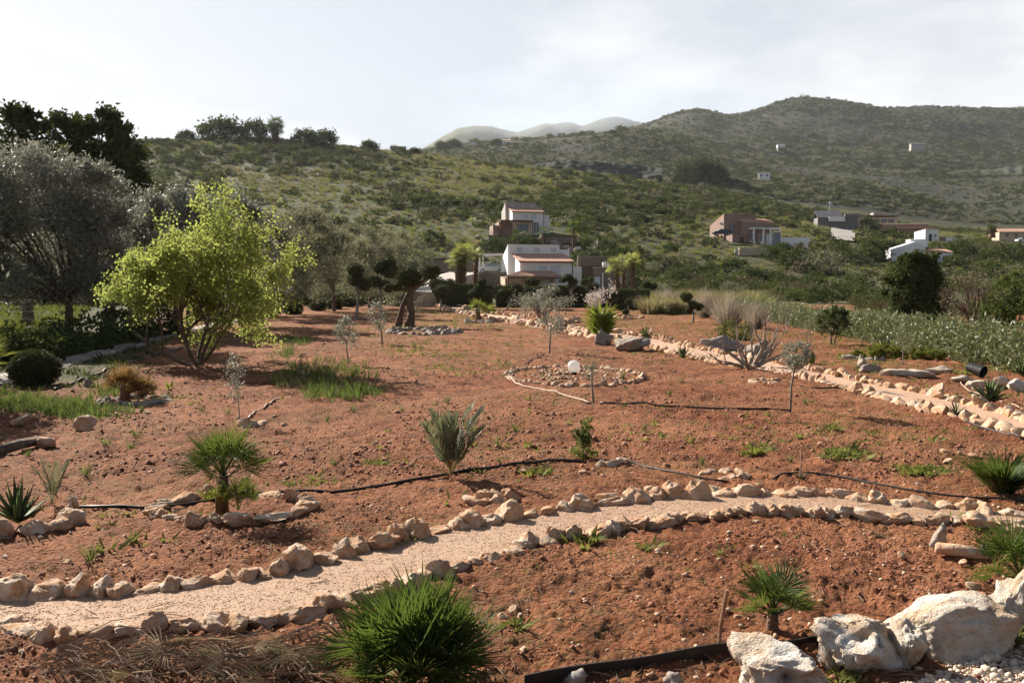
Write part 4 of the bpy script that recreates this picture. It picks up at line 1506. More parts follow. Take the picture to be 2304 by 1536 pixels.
def add_drystone(t, x0, x1, y0, y1, z0, z1, n, ms, seed=0):
    """courses of separate blocks proud of a wall core"""
    MB().box(x0, x1, y0 + .14, y1, z0, z1).build('wall_core', M['bark'], t)
    r = random.Random(seed)
    me = MB().box(-.5, .5, -.5, .5, -.5, .5).me('stone', M['drystone'])
    rows_ = max(2, int((z1 - max(z0, -.5)) / .35))
    zz = max(z0, -.5)
    hh = (z1 - zz) / rows_
    cnt = 0
    for k in range(rows_):
        x = x0
        while x < x1 - .1 and cnt < n:
            w = min(r.uniform(.35, .75), x1 - x)
            obj('stone', me, t, (x + w / 2, y0 + .06 + r.uniform(-.04, .04), zz + hh * (k + .5)), (r.gauss(0, .02), r.gauss(0, .03), r.gauss(0, .03)), (w * .90, .20, hh * .84))
            x += w
            cnt += 1


t = thing('stone_wall', 'dry stone retaining wall under the carport beside the driveway', 'wall', (P(1076, 124).x, 124, ZPY(640, 124)), R(-3))
add_drystone(t, 0, 4.6, 0, .4, -1.5, 1.75, 70, 1)
t = thing('railing', 'thin metal railing on the stone wall in front of the parked cars', 'railing', (P(1076, 124).x, 124, ZPY(640, 124) + 1.8), R(-3))
mb = MB().tube([(0, .2, .95), (4.6, .2, .95)], .03, 5).tube([(0, .2, .5), (4.6, .2, .5)], .02, 4)
mb.build('rail', M['metal'], t)
for x_ in np.linspace(.05, 4.55, 6):
    MB().tube([(x_, .2, -.1), (x_, .2, .95)], .025, 5).build('post', M['metal'], t)
t = thing('stone_wall', 'stone wall running uphill right of the white villa behind the palms', 'wall', (P(1300, 134).x, 134, ZPY(590, 134)), R(12))
add_drystone(t, 0, 7.0, 0, .4, -2.0, 1.0, 60, 2)
t = thing('stone_wall', 'low rough stone terrace wall on the bank below the upper villa', 'wall', (P(1100, 172).x, 172, ZPY(541, 172)), R(-2))
add_drystone(t, 0, 17, 0, .4, -2.5, 1.0, 90, 3)
t = thing('stone_wall', 'terraced stone wall left of the palms above the driveway', 'wall', (P(955, 135).x, 135, ZPY(605, 135)), R(-6))
add_drystone(t, 0, 8.0, 0, .4, -1.5, 1.6, 70, 4)

# stone outhouse right of the villa
D = 117
t = thing('stone_shed', 'tan stone outhouse with two white doors right of the white villa', 'shed', (P(1335, D).x, D, ZPY(660, D)), R(-8))
MB().box(0, 4.6, 0, 3, -2, 3.3).build('wall', M['drystone'], t)
window(t, 'door', 2.9, 4.1, .0, 2.2, -.02, (M['shutter'], M['shutter']), 1, False)
window(t, 'door', .2, .9, .0, 2.2, -.02, (M['shutter'], M['shutter']), 1, False)
MB().tube([(1.25, -.25, -.5), (1.25, -.25, 2.7)], .11, 8).build('column', M['white'], t)
MB().box(-.1, 4.7, -.15, 3.1, 3.303, 3.45).build('coping', M['beige'], t)
t = thing('water_tank', 'small blue tank lying on the roof of the stone outhouse', 'tank', (P(1366, D).x, D + 1.4, ZPY(660, D) + 3.5), 0)
MB().tube([(-.5, 0, .3), (-.42, 0, .3), (.42, 0, .3), (.5, 0, .3)], [.18, .32, .32, .18], 12).build('drum', M['shutter'], t)
MB().box(-.35, -.25, -.25, .25, -.06, .08).box(.25, .35, -.25, .25, -.06, .08).build('cradle', M['metal'], t)


def car(label, base, rz, paint, group=None, name='parked_car'):
    t = thing(name, label, 'car', base, rz, group)
    prof = [(-2.05, .35), (-2.08, .72), (-1.95, .88), (-1.2, .98), (-.55, 1.42), (.75, 1.46), (1.5, 1.10), (2.0, .98), (2.08, .62), (2.05, .35)]
    n = len(prof)
    V, Fs = [], []
    for y, k in ((-.80, .97), (-.86, 1.0), (.86, 1.0), (.80, .97)):
        for x, z in prof:
            tz = max(0, (z - .95) / .5)
            V.append((x * k, y * (1 - .20 * tz), .35 + (z - .35) * (k if abs(y) < .85 else 1)))
    for r_ in range(3):
        for i in range(n):
            Fs.append((r_ * n + i, r_ * n + (i + 1) % n, (r_ + 1) * n + (i + 1) % n, (r_ + 1) * n + i))
    Fs += [tuple(range(n))[::-1], tuple(range(3 * n, 4 * n))]
    MB().add(V, Fs).build('body', paint, t)
    for y in (-1, 1):
        g = [(-1.02, 1.04), (-.52, 1.36), (.68, 1.39), (1.28, 1.10)]
        vs = [(x, y * (.875 - .172 * max(0, (z - .95) / .5)), z) for x, z in g]
        MB().add(vs + [(x, yy - y * .03, z) for x, yy, z in vs], [(0, 1, 2, 3), (4, 7, 6, 5)]).build('side_window', M['glass'], t)
    MB().add([(-1.21, -.66, 1.0), (-1.21, .66, 1.0), (-.60, .62, 1.41), (-.60, -.62, 1.41)], [(0, 1, 2, 3)]).build('windscreen', M['glass'], t)
    MB().add([(1.53, -.62, 1.12), (1.53, .62, 1.12), (.80, .58, 1.46), (.80, -.58, 1.46)], [(0, 1, 2, 3)]).build('rear_window', M['glass'], t)
    for x in (-1.3, 1.3):
        for y in (-.80, .80):
            w = MB().tube([(x, y - .1, .32), (x, y + .1, .32)], .32, 14).build('wheel', M['tyre'], t)
            MB().tube([(x, y - .11, .32), (x, y + .11, .32)], .19, 10).build('rim', M['metal'], w)
    for y in (-.6, .6):
        MB().box(-2.09, -1.99, y - .16, y + .16, .66, .80).build('headlight', M['metal'], t)
    return t


zf = ZPY(613, 127)
car('white parked car with long bonnet under the carport roof', (P(1104, 128).x, 128.6, zf - .1), R(8), M['carw'], name='parked_car')
car('red parked car at the villa end of the carport', (P(1143, 129).x, 130.8, zf - .1), R(8), M['carr'], name='parked_car')
car('dark parked car on the slope left of the pink brown villa', (P(1624, 198).x, 198, ZPY(530, 198)), R(4), M['cark'], name='parked_car')
car('white parked car below the tan farmhouse at the right edge', (P(2299, 280).x, 280, ZPY(545, 280)), R(5), M['carw'], name='parked_car')
for px_, lab in ((1236, 'white garden lounger behind the hedge left of the villa gutter'), (1266, 'white garden lounger behind the hedge nearest the villa doors')):
    t = thing('garden_lounger', lab, 'lounger', (P(px_, 114).x, 114, ZPY(655, 114)), R(-12), 'garden loungers before the villa')
    MB().box(0, 1.6, 0, .6, .75, .95).build('cushion', M['white'], t)
    MB().box(.1, 1.5, .05, .55, .65, .747).build('frame', M['metal'], t)
    for x_ in (.15, 1.4):
        for y_ in (.08, .5):
            MB().box(x_, x_ + .06, y_, y_ + .06, -.6, .647).build('leg', M['metal'], t)

# ------------------------------------------------------------------ big trees on the left


def twig_tree(name, label, cat, base, dirs, length, r0, depth, fit, leafk, leaf, mat, bark, seed, group=None, spread=0.5, up=0.15, shrink=0.72, kids=(2, 3), wob=0.12, jit=0.14, minr=0.0, lup=0.15):
    """a tree grown limb by limb; fit = (half width, depth half, height) the growth is scaled to"""
    t = thing(name, label, cat, base, 0, group)
    segs, tips = branches((0, 0, -0.05), dirs, length, r0, depth, spread, up, shrink, kids, wob, seed)
    A = np.array([tuple(q) for p, _ in segs for q in p])
    sx = fit[0] / np.percentile(np.abs(A[:, 0]), 98)
    sy = fit[1] / np.percentile(np.abs(A[:, 1]), 98)
    sz = fit[2] / np.percentile(A[:, 2], 99.5)
    segs = [([Vector((q.x * sx, q.y * sy, q.z * sz)) for q in p], r_) for p, r_ in segs]
    obj('trunk', limb_mesh('trunk', segs, bark, minr), t)
    if leafk:
        tp = np.array([(q.x * sx, q.y * sy, q.z * sz) for q, _, _ in tips])
        p = np.repeat(tp, leafk, 0)
        p = p + rng.normal(size=p.shape) * jit
        V, Q = leafcloud(p, leaf[0], leaf[1], lup)
        obj('crown', npmesh('crown', V, [Q], mat), t)
    return t


b = pos(445, 824)
D = b.y
k = S(D)
dirs = [(-1.25, .1, 1), (-.55, .2, 1), (-.25, -.25, 1), (.12, .2, 1), (.30, -.2, 1), (.85, .1, 1)]
lime = twig_tree('lime_green_tree', 'bright lime green multi stemmed tree in fresh leaf beside the paved path', 'tree', b, dirs, 2.2, 0.075, 4, (222 * k, 180 * k, 376 * k), 7, (0.095, 0.075), M['lime'], M['bark'], 19,
                 spread=0.85, up=0.10, shrink=0.66, kids=(3, 4), wob=0.13, jit=0.11)


def blobs_px(bpx, D, lst):
    """crown lobes given by their outline in the photograph at the tree's depth"""
    k_ = S(D)
    base = P(bpx, D)
    res = []
    for (cx, cy, rx, ry, dd, w) in lst:
        res.append(((cx - bpx) * k_, dd, ZPY(cy, D) - base.z, rx * k_, rx * k_ * 0.85, ry * k_, w))
    return base, res


bs, bl = blobs_px(60, 58, [(20, 320, 90, 75, 0, 2), (45, 262, 38, 26, 0, .3), (80, 268, 22, 24, 0, .2), (-70, 360, 100, 100, 1, 2), (100, 340, 70, 70, 1, 1.3), (40, 420, 130, 80, 0, 2)])
crown_tree('carob_tree', 'tall dark evergreen tree at the left edge rising behind the silver olive', 'tree', bs, 6.0, .35, bl, 15000, (.34, .22), M['dark'], M['bark'], 'tall dark trees behind the olives', 90, .13)
bs, bl = blobs_px(245, 60, [(170, 335, 75, 70, 0, 1.5), (160, 275, 32, 24, 0, .25), (225, 272, 26, 22, 0, .2), (275, 282, 26, 24, 0, .2), (245, 330, 80, 75, 0, 2), (300, 375, 45, 60, 0, 1), (240, 420, 95, 85, -1, 2), (300, 470, 60, 80, 1, 1)])
crown_tree('carob_tree', 'tall dark evergreen tree with ragged top beside the open hillside', 'tree', bs, 6.0, .35, bl, 17000, (.34, .22), M['dark'], M['bark'], 'tall dark trees behind the olives', 100, .13)
bs, bl = blobs_px(152, 41, [(60, 430, 130, 85, 0, 3), (190, 450, 85, 90, .3, 2), (-60, 440, 110, 100, 0, 2.5), (60, 540, 190, 110, 0, 3), (210, 545, 70, 90, .4, 1.4), (-110, 560, 120, 120, 0, 2), (90, 615, 150, 40, .5, 1.2), (20, 640, 120, 45, -.5, 1.0), (215, 625, 60, 45, 0, .8)])
crown_tree('olive_tree', 'big silvery olive tree hanging over the grass at the left edge', 'tree', bs, 2.2, .22, bl, 85000, (.18, .075), M['olive'], M['bark'], 'silvery olive trees left of the garden', 300, .19, .55)
for bpx, D, lst, lab, n in (
        (300, 47, [(300, 480, 75, 60, 0, 1), (260, 560, 90, 85, .5, 1.4), (340, 560, 80, 80, 0, 1.2), (300, 640, 110, 45, 0, .8)], 'silvery olive tree just behind the left side of the lime green tree', 16000),
        (420, 52, [(400, 480, 75, 55, 0, 1), (460, 500, 75, 60, 0, 1), (420, 580, 110, 90, 0, 2)], 'silvery olive tree showing above the middle of the lime green tree', 16000),
        (540, 58, [(520, 490, 65, 50, 0, 1), (570, 520, 60, 60, 0, 1), (540, 600, 100, 75, 0, 1.6)], 'silvery olive tree behind the right side of the lime green tree', 15000)):
    bs, bl = blobs_px(bpx, D, lst)
    crown_tree('olive_tree', lab, 'tree', bs, 1.8, .16, bl, int(n * 1.3), (.21, .08), M['olive'], M['bark'], 'silvery olive trees left of the garden', 110, .15, .6)
for bpx, D, lst, lab, n in (
        (655, 78, [(640, 535, 65, 50, 0, 1), (690, 530, 60, 50, 0, 1), (670, 600, 90, 70, 0, 1.6)], 'grey green olive tree right behind the lime green tree at the hill foot', 13000),
        (750, 84, [(735, 560, 55, 45, 0, 1), (700, 500, 45, 30, 1, .6), (760, 620, 70, 55, 0, 1)], 'grey green olive tree behind the ball shaped topiary clumps', 11000),
        (610, 70, [(590, 540, 55, 50, 0, 1), (640, 560, 60, 55, 0, 1), (610, 630, 80, 55, 0, 1.3)], 'grey green olive tree hidden low behind the right edge of the lime green tree', 11000),
        (905, 104, [(890, 560, 45, 45, 0, 1), (930, 585, 45, 40, 0, 1), (910, 625, 60, 40, 0, 1)], 'grey green olive tree above the great cloud pruned olive', 10000),
        (830, 92, [(800, 550, 50, 50, 0, 1), (850, 570, 60, 50, 0, 1), (830, 625, 80, 45, 0, 1)], 'grey green olive tree at the hill foot left of the driveway', 11000)):
    bs, bl = blobs_px(bpx, D, lst)
    crown_tree('olive_tree', lab, 'tree', bs, 2.0, .18, bl, int(n * 1.15), (.26, .10), M['bush2'], M['bark'], 'grey green olives at the hill foot', 90, .17, .6)

for x_, y_, h_, lab in ((-14.5, 20.0, 4.6, 'silvery olive tree just outside the left edge nearest the aloe'), (-19.5, 27.0, 5.6, 'silvery olive tree just outside the left edge beside the paved path'), (-24.0, 34.0, 6.0, 'silvery olive tree outside the left edge near the big olive')):
    crown_tree('olive_tree', lab, 'tree', (x_, y_, 0), 1.5, .14, [(0, 0, h_ * .68, h_ * .46, h_ * .46, h_ * .32, 1)], 9000, (.21, .08), M['olive'], M['bark'], 'silvery olive trees left of the garden', 80, .16, .6)
# shade bushes behind the paved path
DARKB = [bush_mesh('bush', M['dark'], 1500, .13, i, 1.0, 40) for i in range(3)]
lab_b = ['dark shrub under the olives behind the left end of the paved path', 'dark shrub behind the paved path beneath the silver olive trunk', 'dark shrub behind the middle of the paved path',
         'dark leafy shrub left of the lime green tree stems', 'dark shrub behind the lime green tree at the end of the paved path', 'low dark shrub hidden behind the lime green tree crown',
         'dark shrub between the fence posts and the paved path', 'dark shrub at the left edge above the paved path']
for (px, D, w, h), lab in zip([(60, 30.5, 2.6, 1.3), (175, 36.5, 3.0, 1.5), (265, 41.5, 3.2, 1.7), (345, 48, 3.2, 1.9), (470, 66, 3.4, 1.9), (590, 74, 3.6, 2.0), (118, 33.8, 2.4, 1.3), (-20, 30, 2.6, 1.5)], lab_b):
    o = obj('shrub', random.choice(DARKB), None, P(px, D) - Vector((0, 0, .05)), (0, 0, random.uniform(0, 6)), (w * .55, w * .55, h))
    tag(o, lab, 'shrub', 'dark shrubs behind the paved path')

# meadow fence
fb = [P(57, 52), P(152, 47), P(243, 50), P(-60, 56)]
t = thing('wire_fence', 'thin wire fence with slim posts along the bright grass under the olives', 'fence', fb[0])
for p in fb:
    q = p - fb[0]
    MB().box(q.x - .05, q.x + .05, q.y - .05, q.y + .05, q.z - .3, q.z + 1.35).build('post', M['bark'], t)
o_ = [fb[3] - fb[0], fb[0] - fb[0], fb[1] - fb[0], fb[2] - fb[0]]
for hz in (.3, .75, 1.2):
    MB().tube([q + Vector((0, -.06, hz)) for q in o_], .008, 3).build('wire', M['metal'], t)

# ------------------------------------------------------------------ topiary
BALL = [ball_mesh('pom_pom', M['clip'], 700, .24, .84, i) for i in range(3)]
BALLD = [ball_mesh('ball', M['clip'], 1300, .19, .80, 10 + i) for i in range(2)]


def topiary(label, base, stem, pads, r=0.06, bark='grey_bark', group=None, name='topiary_tree', cat='topiary'):
    """pads: (dx, dy, z, radius) clipped balls on bent limbs"""
    t = thing(name, label, cat, base, 0, group)
    top = Vector(stem)
    MB().tube([(0, 0, -.2), (0, 0, 0), top * .5 + Vector((r * .8, 0, 0)), top], [r * 1.5, r * 1.25, r, r * .9], 8).build('trunk', M[bark], t, True)
    mb = MB()
    for dx, dy, z, rr in pads:
        e = Vector((dx, dy, z - rr * .5))
        mb.tube([top * .8, top.lerp(e, .5) - Vector((0, 0, .12 * (e - top).length)), e], [r * .75, r * .6, r * .45], 6)
    mb.build('limb', M[bark], t, True)
    for dx, dy, z, rr in pads:
        obj('pom_pom', random.choice(BALL), t, (dx, dy, z), (0, 0, random.uniform(0, 6)), (rr, rr, rr))
    return t


def topiary_px(label, bpx, D, bpy, pads, stem_px, r=.06, group=None):
    """pads in photograph pixels (cx, cy, radius) at depth D"""
    k_ = S(D)
    base = P(bpx, D)
    pp = [((cx - bpx) * k_, random.uniform(-.25, .25), ZPY(cy, D) - base.z, rr * k_ * 1.18) for cx, cy, rr in pads]
    st = ((stem_px[0] - bpx) * k_, 0, ZPY(stem_px[1], D) - base.z)
    return topiary(label, base, st, pp, r, group=group)


G = 'pom pom topiary trees round the hedge'
topiary_px('pom pom topiary with three dark balls at the left end of the hedge', 992, 90, 690, [(985, 640, 17), (995, 656, 19), (1012, 640, 13)], (990, 672), .09, G)
topiary_px('pom pom topiary on a single thin stem below the left hedge', 990, 84, 690, [(995, 655, 17)], (991, 668), .06, G)
topiary_px('pom pom topiary rising over the left hedge under the palms', 1078, 89, 690, [(1078, 648, 12), (1093, 664, 15), (1064, 662, 12), (1084, 634, 9)], (1080, 670), .09, G)
topiary_px('pom pom topiary at the gap between the two hedges', 1140, 88, 690, [(1160, 648, 12), (1132, 660, 13), (1128, 674, 11)], (1152, 670), .09, G)
topiary_px('pom pom topiary with four balls before the middle of the hedge', 1195, 88, 690, [(1183, 655, 13), (1203, 658, 12), (1190, 668, 12), (1215, 650, 10)], (1196, 676), .08, G)
topiary_px('pom pom topiary pair of flat balls against the villa glass door', 1198, 92, 690, [(1192, 634, 10), (1205, 635, 9)], (1198, 650), .06, G)
topiary_px('pom pom topiary of three balls against the villa wall by the gutter', 1285, 92, 690, [(1278, 625, 9), (1290, 634, 9), (1268, 630, 6), (1283, 642, 6)], (1287, 655), .06, G)
topiary_px('pom pom topiary before the hedge left of the round topped shrub', 1245, 88, 690, [(1236, 655, 11), (1252, 660, 13), (1240, 672, 12), (1256, 680, 8)], (1245, 680), .08, G)
topiary_px('pom pom topiary with flat top ball above the blossom tree', 1337, 90, 690, [(1335, 650, 15), (1352, 660, 10), (1315, 634, 8)], (1338, 675), .08, G)
topiary_px('pom pom topiary of low balls at the right part of the hedge', 1375, 88, 690, [(1370, 665, 14), (1352, 664, 10), (1390, 662, 9)], (1372, 680), .08, G)
topiary_px('pom pom topiary sapling standing free right of the hedge end', 1460, 92, 690, [(1453, 641, 10), (1468, 645, 8), (1474, 642, 6)], (1462, 655), .05, G)
topiary_px('single ball topiary on two thin stems below the hedge', 1273, 77, 700, [(1272, 678, 12)], (1273, 690), .05, G)
topiary_px('small single ball topiary at the right end of the hedge', 1414, 80, 700, [(1414, 678, 8)], (1414, 690), .04, G)
topiary_px('tiny ball topiary on a short stem in the red bed', 1408, 70, 712, [(1408, 701, 7)], (1408, 708), .03, G)
topiary_px('pom pom topiary by the dry reeds right of the hedge', 1560, 62, 735, [(1546, 668, 12), (1560, 686, 10), (1575, 690, 9), (1550, 697, 8)], (1560, 700), .07, G)
topiary_px('cluster of dark pom pom topiary balls left of the great olive', 800, 68, 705, [(800, 607, 16), (800, 629, 16), (822, 640, 14)], (803, 650), .10, G)
topiary_px('tall cloud pruned topiary with four balls behind the great olive', 855, 72, 702, [(858, 600, 17), (875, 590, 13), (880, 610, 16), (845, 633, 13), (868, 640, 10)], (855, 640), .11, G)

# the great sculpted olive
b = pos(915, 735)
D = b.y
k = S(D)
z0 = b.z
t = thing('sculpted_olive', 'great cloud pruned olive with twisted trunk and two clipped heads in a stone ring', 'tree', b)
px3 = lambda x, y, d=0.0: Vector(((x - 915) * k, d, ZPY(y, D) - z0))
mb = MB()
mb.tube([px3(924, 745), px3(923, 730), px3(926, 705, .1), px3(922, 680), px3(926, 655), px3(923, 628)], [.40, .33, .24, .26, .22, .17], 11)
mb.tube([px3(896, 745, -.1), px3(897, 728, -.1), px3(903, 705), px3(908, 685), px3(920, 660)], [.28, .24, .17, .15, .14], 9)
mb.tube([px3(922, 655), px3(938, 645), px3(952, 634), px3(966, 618)], [.16, .12, .11, .09], 7)
mb.tube([px3(922, 652), px3(905, 650), px3(890, 652), px3(876, 650)], [.17, .14, .12, .09], 7)
mb.tube([px3(930, 642), px3(958, 640), px3(985, 628)], [.07, .06, .04], 6)
tr = mb.build('trunk', M['bark'], t, True)
vv = np.array([v.co for v in tr.data.vertices])
nn = fbm(vv[:, 0] * 4 + vv[:, 2] * 1.5, vv[:, 1] * 4 + vv[:, 2] * 3, 3, 5)[:, None]
vv[:, :2] += nn * .22 * np.c_[np.cos(vv[:, 2] * 5), np.sin(vv[:, 2] * 5)]
tr.data.vertices.foreach_set('co', vv.astype(np.float32).ravel())
for x, y, r_, d in ((920, 622, 29, 0), (970, 612, 21, .2), (874, 648, 13, .1), (896, 645, 11, -.2)):
    o = obj('pom_pom', random.choice(BALLD), t, px3(x, y, d), (0, 0, random.uniform(0, 6)), (r_ * k,) * 3)

# clipped dome shrubs along the far left of the beds
G = 'clipped dome shrubs along the far left of the beds'
for (px, py, w, lab) in ((660, 707, 36, 'clipped dome shrub nearest the lime green tree in the far shrub row'), (716, 699, 32, 'clipped dome shrub second from the lime green tree'),
                         (752, 695, 34, 'pale topped clipped dome shrub in the middle of the far shrub row'), (784, 690, 28, 'clipped dome shrub just left of the pom pom cluster'),
                         (806, 688, 24, 'clipped dome shrub under the pom pom cluster'), (832, 686, 26, 'clipped dome shrub right of the pom pom cluster'), (848, 680, 22, 'clipped dome shrub nearest the great olive')):
    b = pos(px, py)
    r_ = w * S(b.y) * .62
    o = obj('dome_shrub', random.choice(BALLD), None, b + Vector((0, 0, r_ * .55)), (0, 0, random.uniform(0, 6)), (r_, r_, r_ * .95))
    tag(o, lab, 'shrub', G)
b = pos(78, 866)
o = obj('dome_shrub', ball_mesh('dome_shrub', M['clip'], 5200, .12, .85, 3), None, b + Vector((0, 0, .42)), (0, 0, 1), (.66, .66, .62))
tag(o, 'round dark clipped bush at the near end of the paved path', 'shrub')


def hedge(label, a, b_, h, w, seed=0):
    a, b_ = Vector(a), Vector(b_)
    t = thing('hedge', label, 'hedge', a)
    d = b_ - a
    ln = d.length
    ux = d.normalized()
    nx = Vector((-ux.y, ux.x, 0)).normalized()
    mb = MB()
    c = [nx * -w * .44, nx * w * .44]
    vs = [c[0], d + c[0], d + c[1], c[1]]
    vs = [v - Vector((0, 0, .2)) for v in vs] + [v + Vector((0, 0, h * .96)) for v in vs]
    mb.add(vs, [(0, 3, 2, 1), (4, 5, 6, 7), (0, 1, 5, 4), (1, 2, 6, 5), (2, 3, 7, 6), (3, 0, 4, 7)])
    mb.build('hedge_core', M['clip'], t)
    n = int(ln * (2 * h + w) * 130)
    f = rng.random(n) * (2 * h + w)
    s_ = rng.random(n)
    side = np.where(f < h, -1, np.where(f < 2 * h, 1, 0))
    z = np.where(f < h, f, np.where(f < 2 * h, f - h, h * .985))
    o = np.where(side == 0, rng.uniform(-.5, .5, n), side * .5) * w
    p = s_[:, None] * np.array(d) + o[:, None] * np.array(nx) + np.c_[np.zeros(n), np.zeros(n), z]
    p = p + rng.normal(size=p.shape) * .05
    V, Q = leafcloud(p, .15, .09, .2)
    obj('foliage', npmesh('foliage', V, [Q], M['clip']), t)
    return t


DH = 95
hedge('clipped dark hedge left of the gap before the white villa', P(982, DH), P(1108, DH), ZPY(640, DH) - P(1050, DH).z, 1.0)
hedge('long clipped dark hedge before the white villa', P(1116, DH), P(1330, DH), ZPY(643, DH) - P(1200, DH).z, 1.1)
hedge('lower stretch of clipped hedge between the blossom tree and the right block', P(1332, DH), P(1386, DH), ZPY(653, DH) - P(1360, DH).z, 1.0)
hedge('square ended clipped hedge block before the stone outhouse', P(1390, 90), P(1456, 88), ZPY(651, 89) - P(1420, 89).z, 1.3)

# ------------------------------------------------------------------ palms
FARF = [fan_frond_mesh('frond', M['palmfar'], .55, .75, 11, 220, .085, .35, i) for i in range(3)]
FARG = [fan_frond_mesh('frond', M['palm'], .55, .75, 11, 220, .085, .35, 5 + i) for i in range(2)]
G = 'fan palms beside the white villa'
D = 112
zb = lambda px: P(px, D)


def palm_px(label, bpx, bpy, tpx, tpy, D, crown_px, r, n=22, fr=FARF, group=None, stems=((0, 0, 1.0),)):
    base = Vector((P(bpx, D).x, D, ZPY(bpy, D)))
    h = ZPY(tpy, D) - base.z
    s_ = crown_px * S(D) / 1.4
    return trunk_palm(label, base, h, r, fr, n, group, ((tpx - bpx) * S(D), 0), (-.7, 1.25), (s_ * .85, s_ * 1.15), stems=stems)


palm_px('tall fan palm with thick twin trunk left of the carport', 1040, 664, 1036, 572, 108, 34, .34, 26, FARF, G, ((0, 0, 1.0), (.55, .3, .86)))
palm_px('shorter fan palm against the carport post', 1068, 664, 1072, 575, 111, 26, .28, 20, FARF, G)
palm_px('fan palm with drooping crown nearest the stone outhouse', 1392, 666, 1385, 600, 106, 32, .30, 26, FARF, G)
palm_px('fan palm with hairy trunk behind the outhouse palm', 1402, 664, 1403, 590, 109, 28, .26, 22, FARF, G)
palm_px('rightmost fan palm beside the white villa', 1424, 664, 1422, 592, 104, 30, .30, 26, FARF, G)
palm_px('slim young palm at the edge of the stone bank above the villa', 1290, 552, 1287, 512, 160, 24, .20, 16, FARG, 'young palms below the upper villa')
palm_px('slim young palm before the upper villa terrace', 1224, 550, 1227, 524, 165, 22, .20, 14, FARG, 'young palms below the upper villa')
palm_px('bushy young palm in the dark shrubs below the upper villa', 1166, 552, 1164, 532, 165, 24, .20, 14, FARG, 'young palms below the upper villa')
palm_px('yellow palm seedling on the red bank left of the upper villa', 1064, 503, 1064, 497, 190, 16, .1, 10, FARF, None)
palm_px('twin headed palm standing on the left ridge skyline', 626, 322, 622, 280, 415, 24, .6, 22, FARG, None, ((0, 0, 1.0), (2.2, 0, .82), (-1.2, 1, .7)))
palm_px('squat palm with hanging skirt at the right edge of the valley', 2230, 532, 2229, 514, 270, 14, .8, 22, FARG, None)
palm_px('lone tiny palm on the hazy saddle', 1070, 324, 1070, 313, 960, 5, .4, 10, FARG, None)

# dwarf palm with stem beside the sandy path
b = pos(1076, 722)
k = S(b.y)
t = thing('dwarf_palm', 'leaning dwarf fan palm with dark skirt beside the far sandy path', 'palm', b)
MB().tube([(0, 0, -.2), (0, 0, .2), (-.05, 0, .9)], [.22, .2, .17], 8).build('trunk', M['palm_bark'], t, True)
FF = [fan_frond_mesh('frond', M['palmy'], .35, .55, 13, 210, .05, .3, 20 + i) for i in range(3)]
fronds(t, FF, 16, .95, -.3, 1.3, (.9, 1.2), (-.05, 0))
fronds(t, [fan_frond_mesh('dead_frond', M['deadpalm'], .3, .4, 11, 200, .05, .3, 30)], 12, .25, -.4, .5, (.8, 1.1), name='dead_frond')
fronds(t, FF, 12, .5, .0, 1.3, (.9, 1.2), (.75, .3))

# near fan palms
NF = [fan_frond_mesh('frond', M['palm'], .30, .47, 24, 190, .019, .14, 40 + i) for i in range(4)]
NFY = [fan_frond_mesh('frond', M['palmy'], .30, .36, 24, 200, .020, .2, 50 + i) for i in range(2)]
DF = [fan_frond_mesh('dead_frond', M['deadpalm'], .28, .34, 20, 190, .020, .35, 60 + i) for i in range(2)]

b = pos(925, 1562)
t = thing('fan_palm', 'big bushy dwarf fan palm at the bottom edge below the gravel path', 'palm', b)
for (dx, dy, n, lo, hi, s_) in ((0, 0, 22, .45, 1.45, 1.0), (-.22, .1, 10, .5, 1.3, .95), (.25, .08, 12, .5, 1.35, .95), (.02, -.22, 9, .3, 1.1, .8), (.1, .3, 9, .6, 1.4, .95)):
    fronds(t, NF, n, .08, lo, hi, (s_ * .72, s_ * .95), (dx * .85, dy * .85), .05, roll=.6)
fronds(t, NFY, 7, .08, .1, .8, (.7, .9), (0, -.1), roll=.6)
fronds(t, [fan_frond_mesh('dead_frond', M['deadpalm'], .25, .36, 18, 150, .014, .4, 65)], 9, .04, -.1, .5, (.8, 1.1), (0, 0), name='dead_frond', roll=.8)

b = pos(500, 1150)
t = thing('fan_palm', 'dark fan palm with leaning stem in a ring of stones left of the hose', 'palm', b)
MB().tube([(0, 0, -.1), (0, 0, .15), (.02, 0, .42)], [.085, .075, .06], 8).build('trunk', M['palm_bark'], t, True)
fronds(t, NF, 18, .36, .25, 1.42, (.78, 1.0), (.02, 0), .08, roll=.5)
fronds(t, NFY, 5, .03, .8, 1.4, (.45, .6), (-.04, -.05), roll=.5)
fronds(t, NF, 6, .10, .5, 1.35, (.45, .6), (.20, -.02), roll=.5)
fronds(t, NFY, 5, .03, .9, 1.4, (.55, .75), (.20, -.05), roll=.5)

b = pos(1738, 1426)
t = thing('fan_palm', 'small upright fan palm by the wooden stake before the white boulders', 'palm', b)
MB().tube([(0, 0, -.1), (0, 0, .08), (0, 0, .16)], [.05, .045, .04], 7).build('trunk', M['palm_bark'], t, True)
SF = [fan_frond_mesh('frond', M['palm'], .18, .26, 22, 190, .014, .12, 70 + i) for i in range(3)]
fronds(t, SF, 13, .13, .3, 1.3, (.8, 1.1), (0, 0), .03, roll=.4)

b = pos(2262, 1322)
t = thing('fan_palm', 'fan palm cut by the right edge of the photo behind the boulders', 'palm', b)
fronds(t, NF, 18, .08, .15, 1.35, (.6, .8), (.12, 0), .05, roll=.5)
fronds(t, NF, 10, .08, .1, 1.2, (.55, .7), (.42, .1), .05, roll=.5)

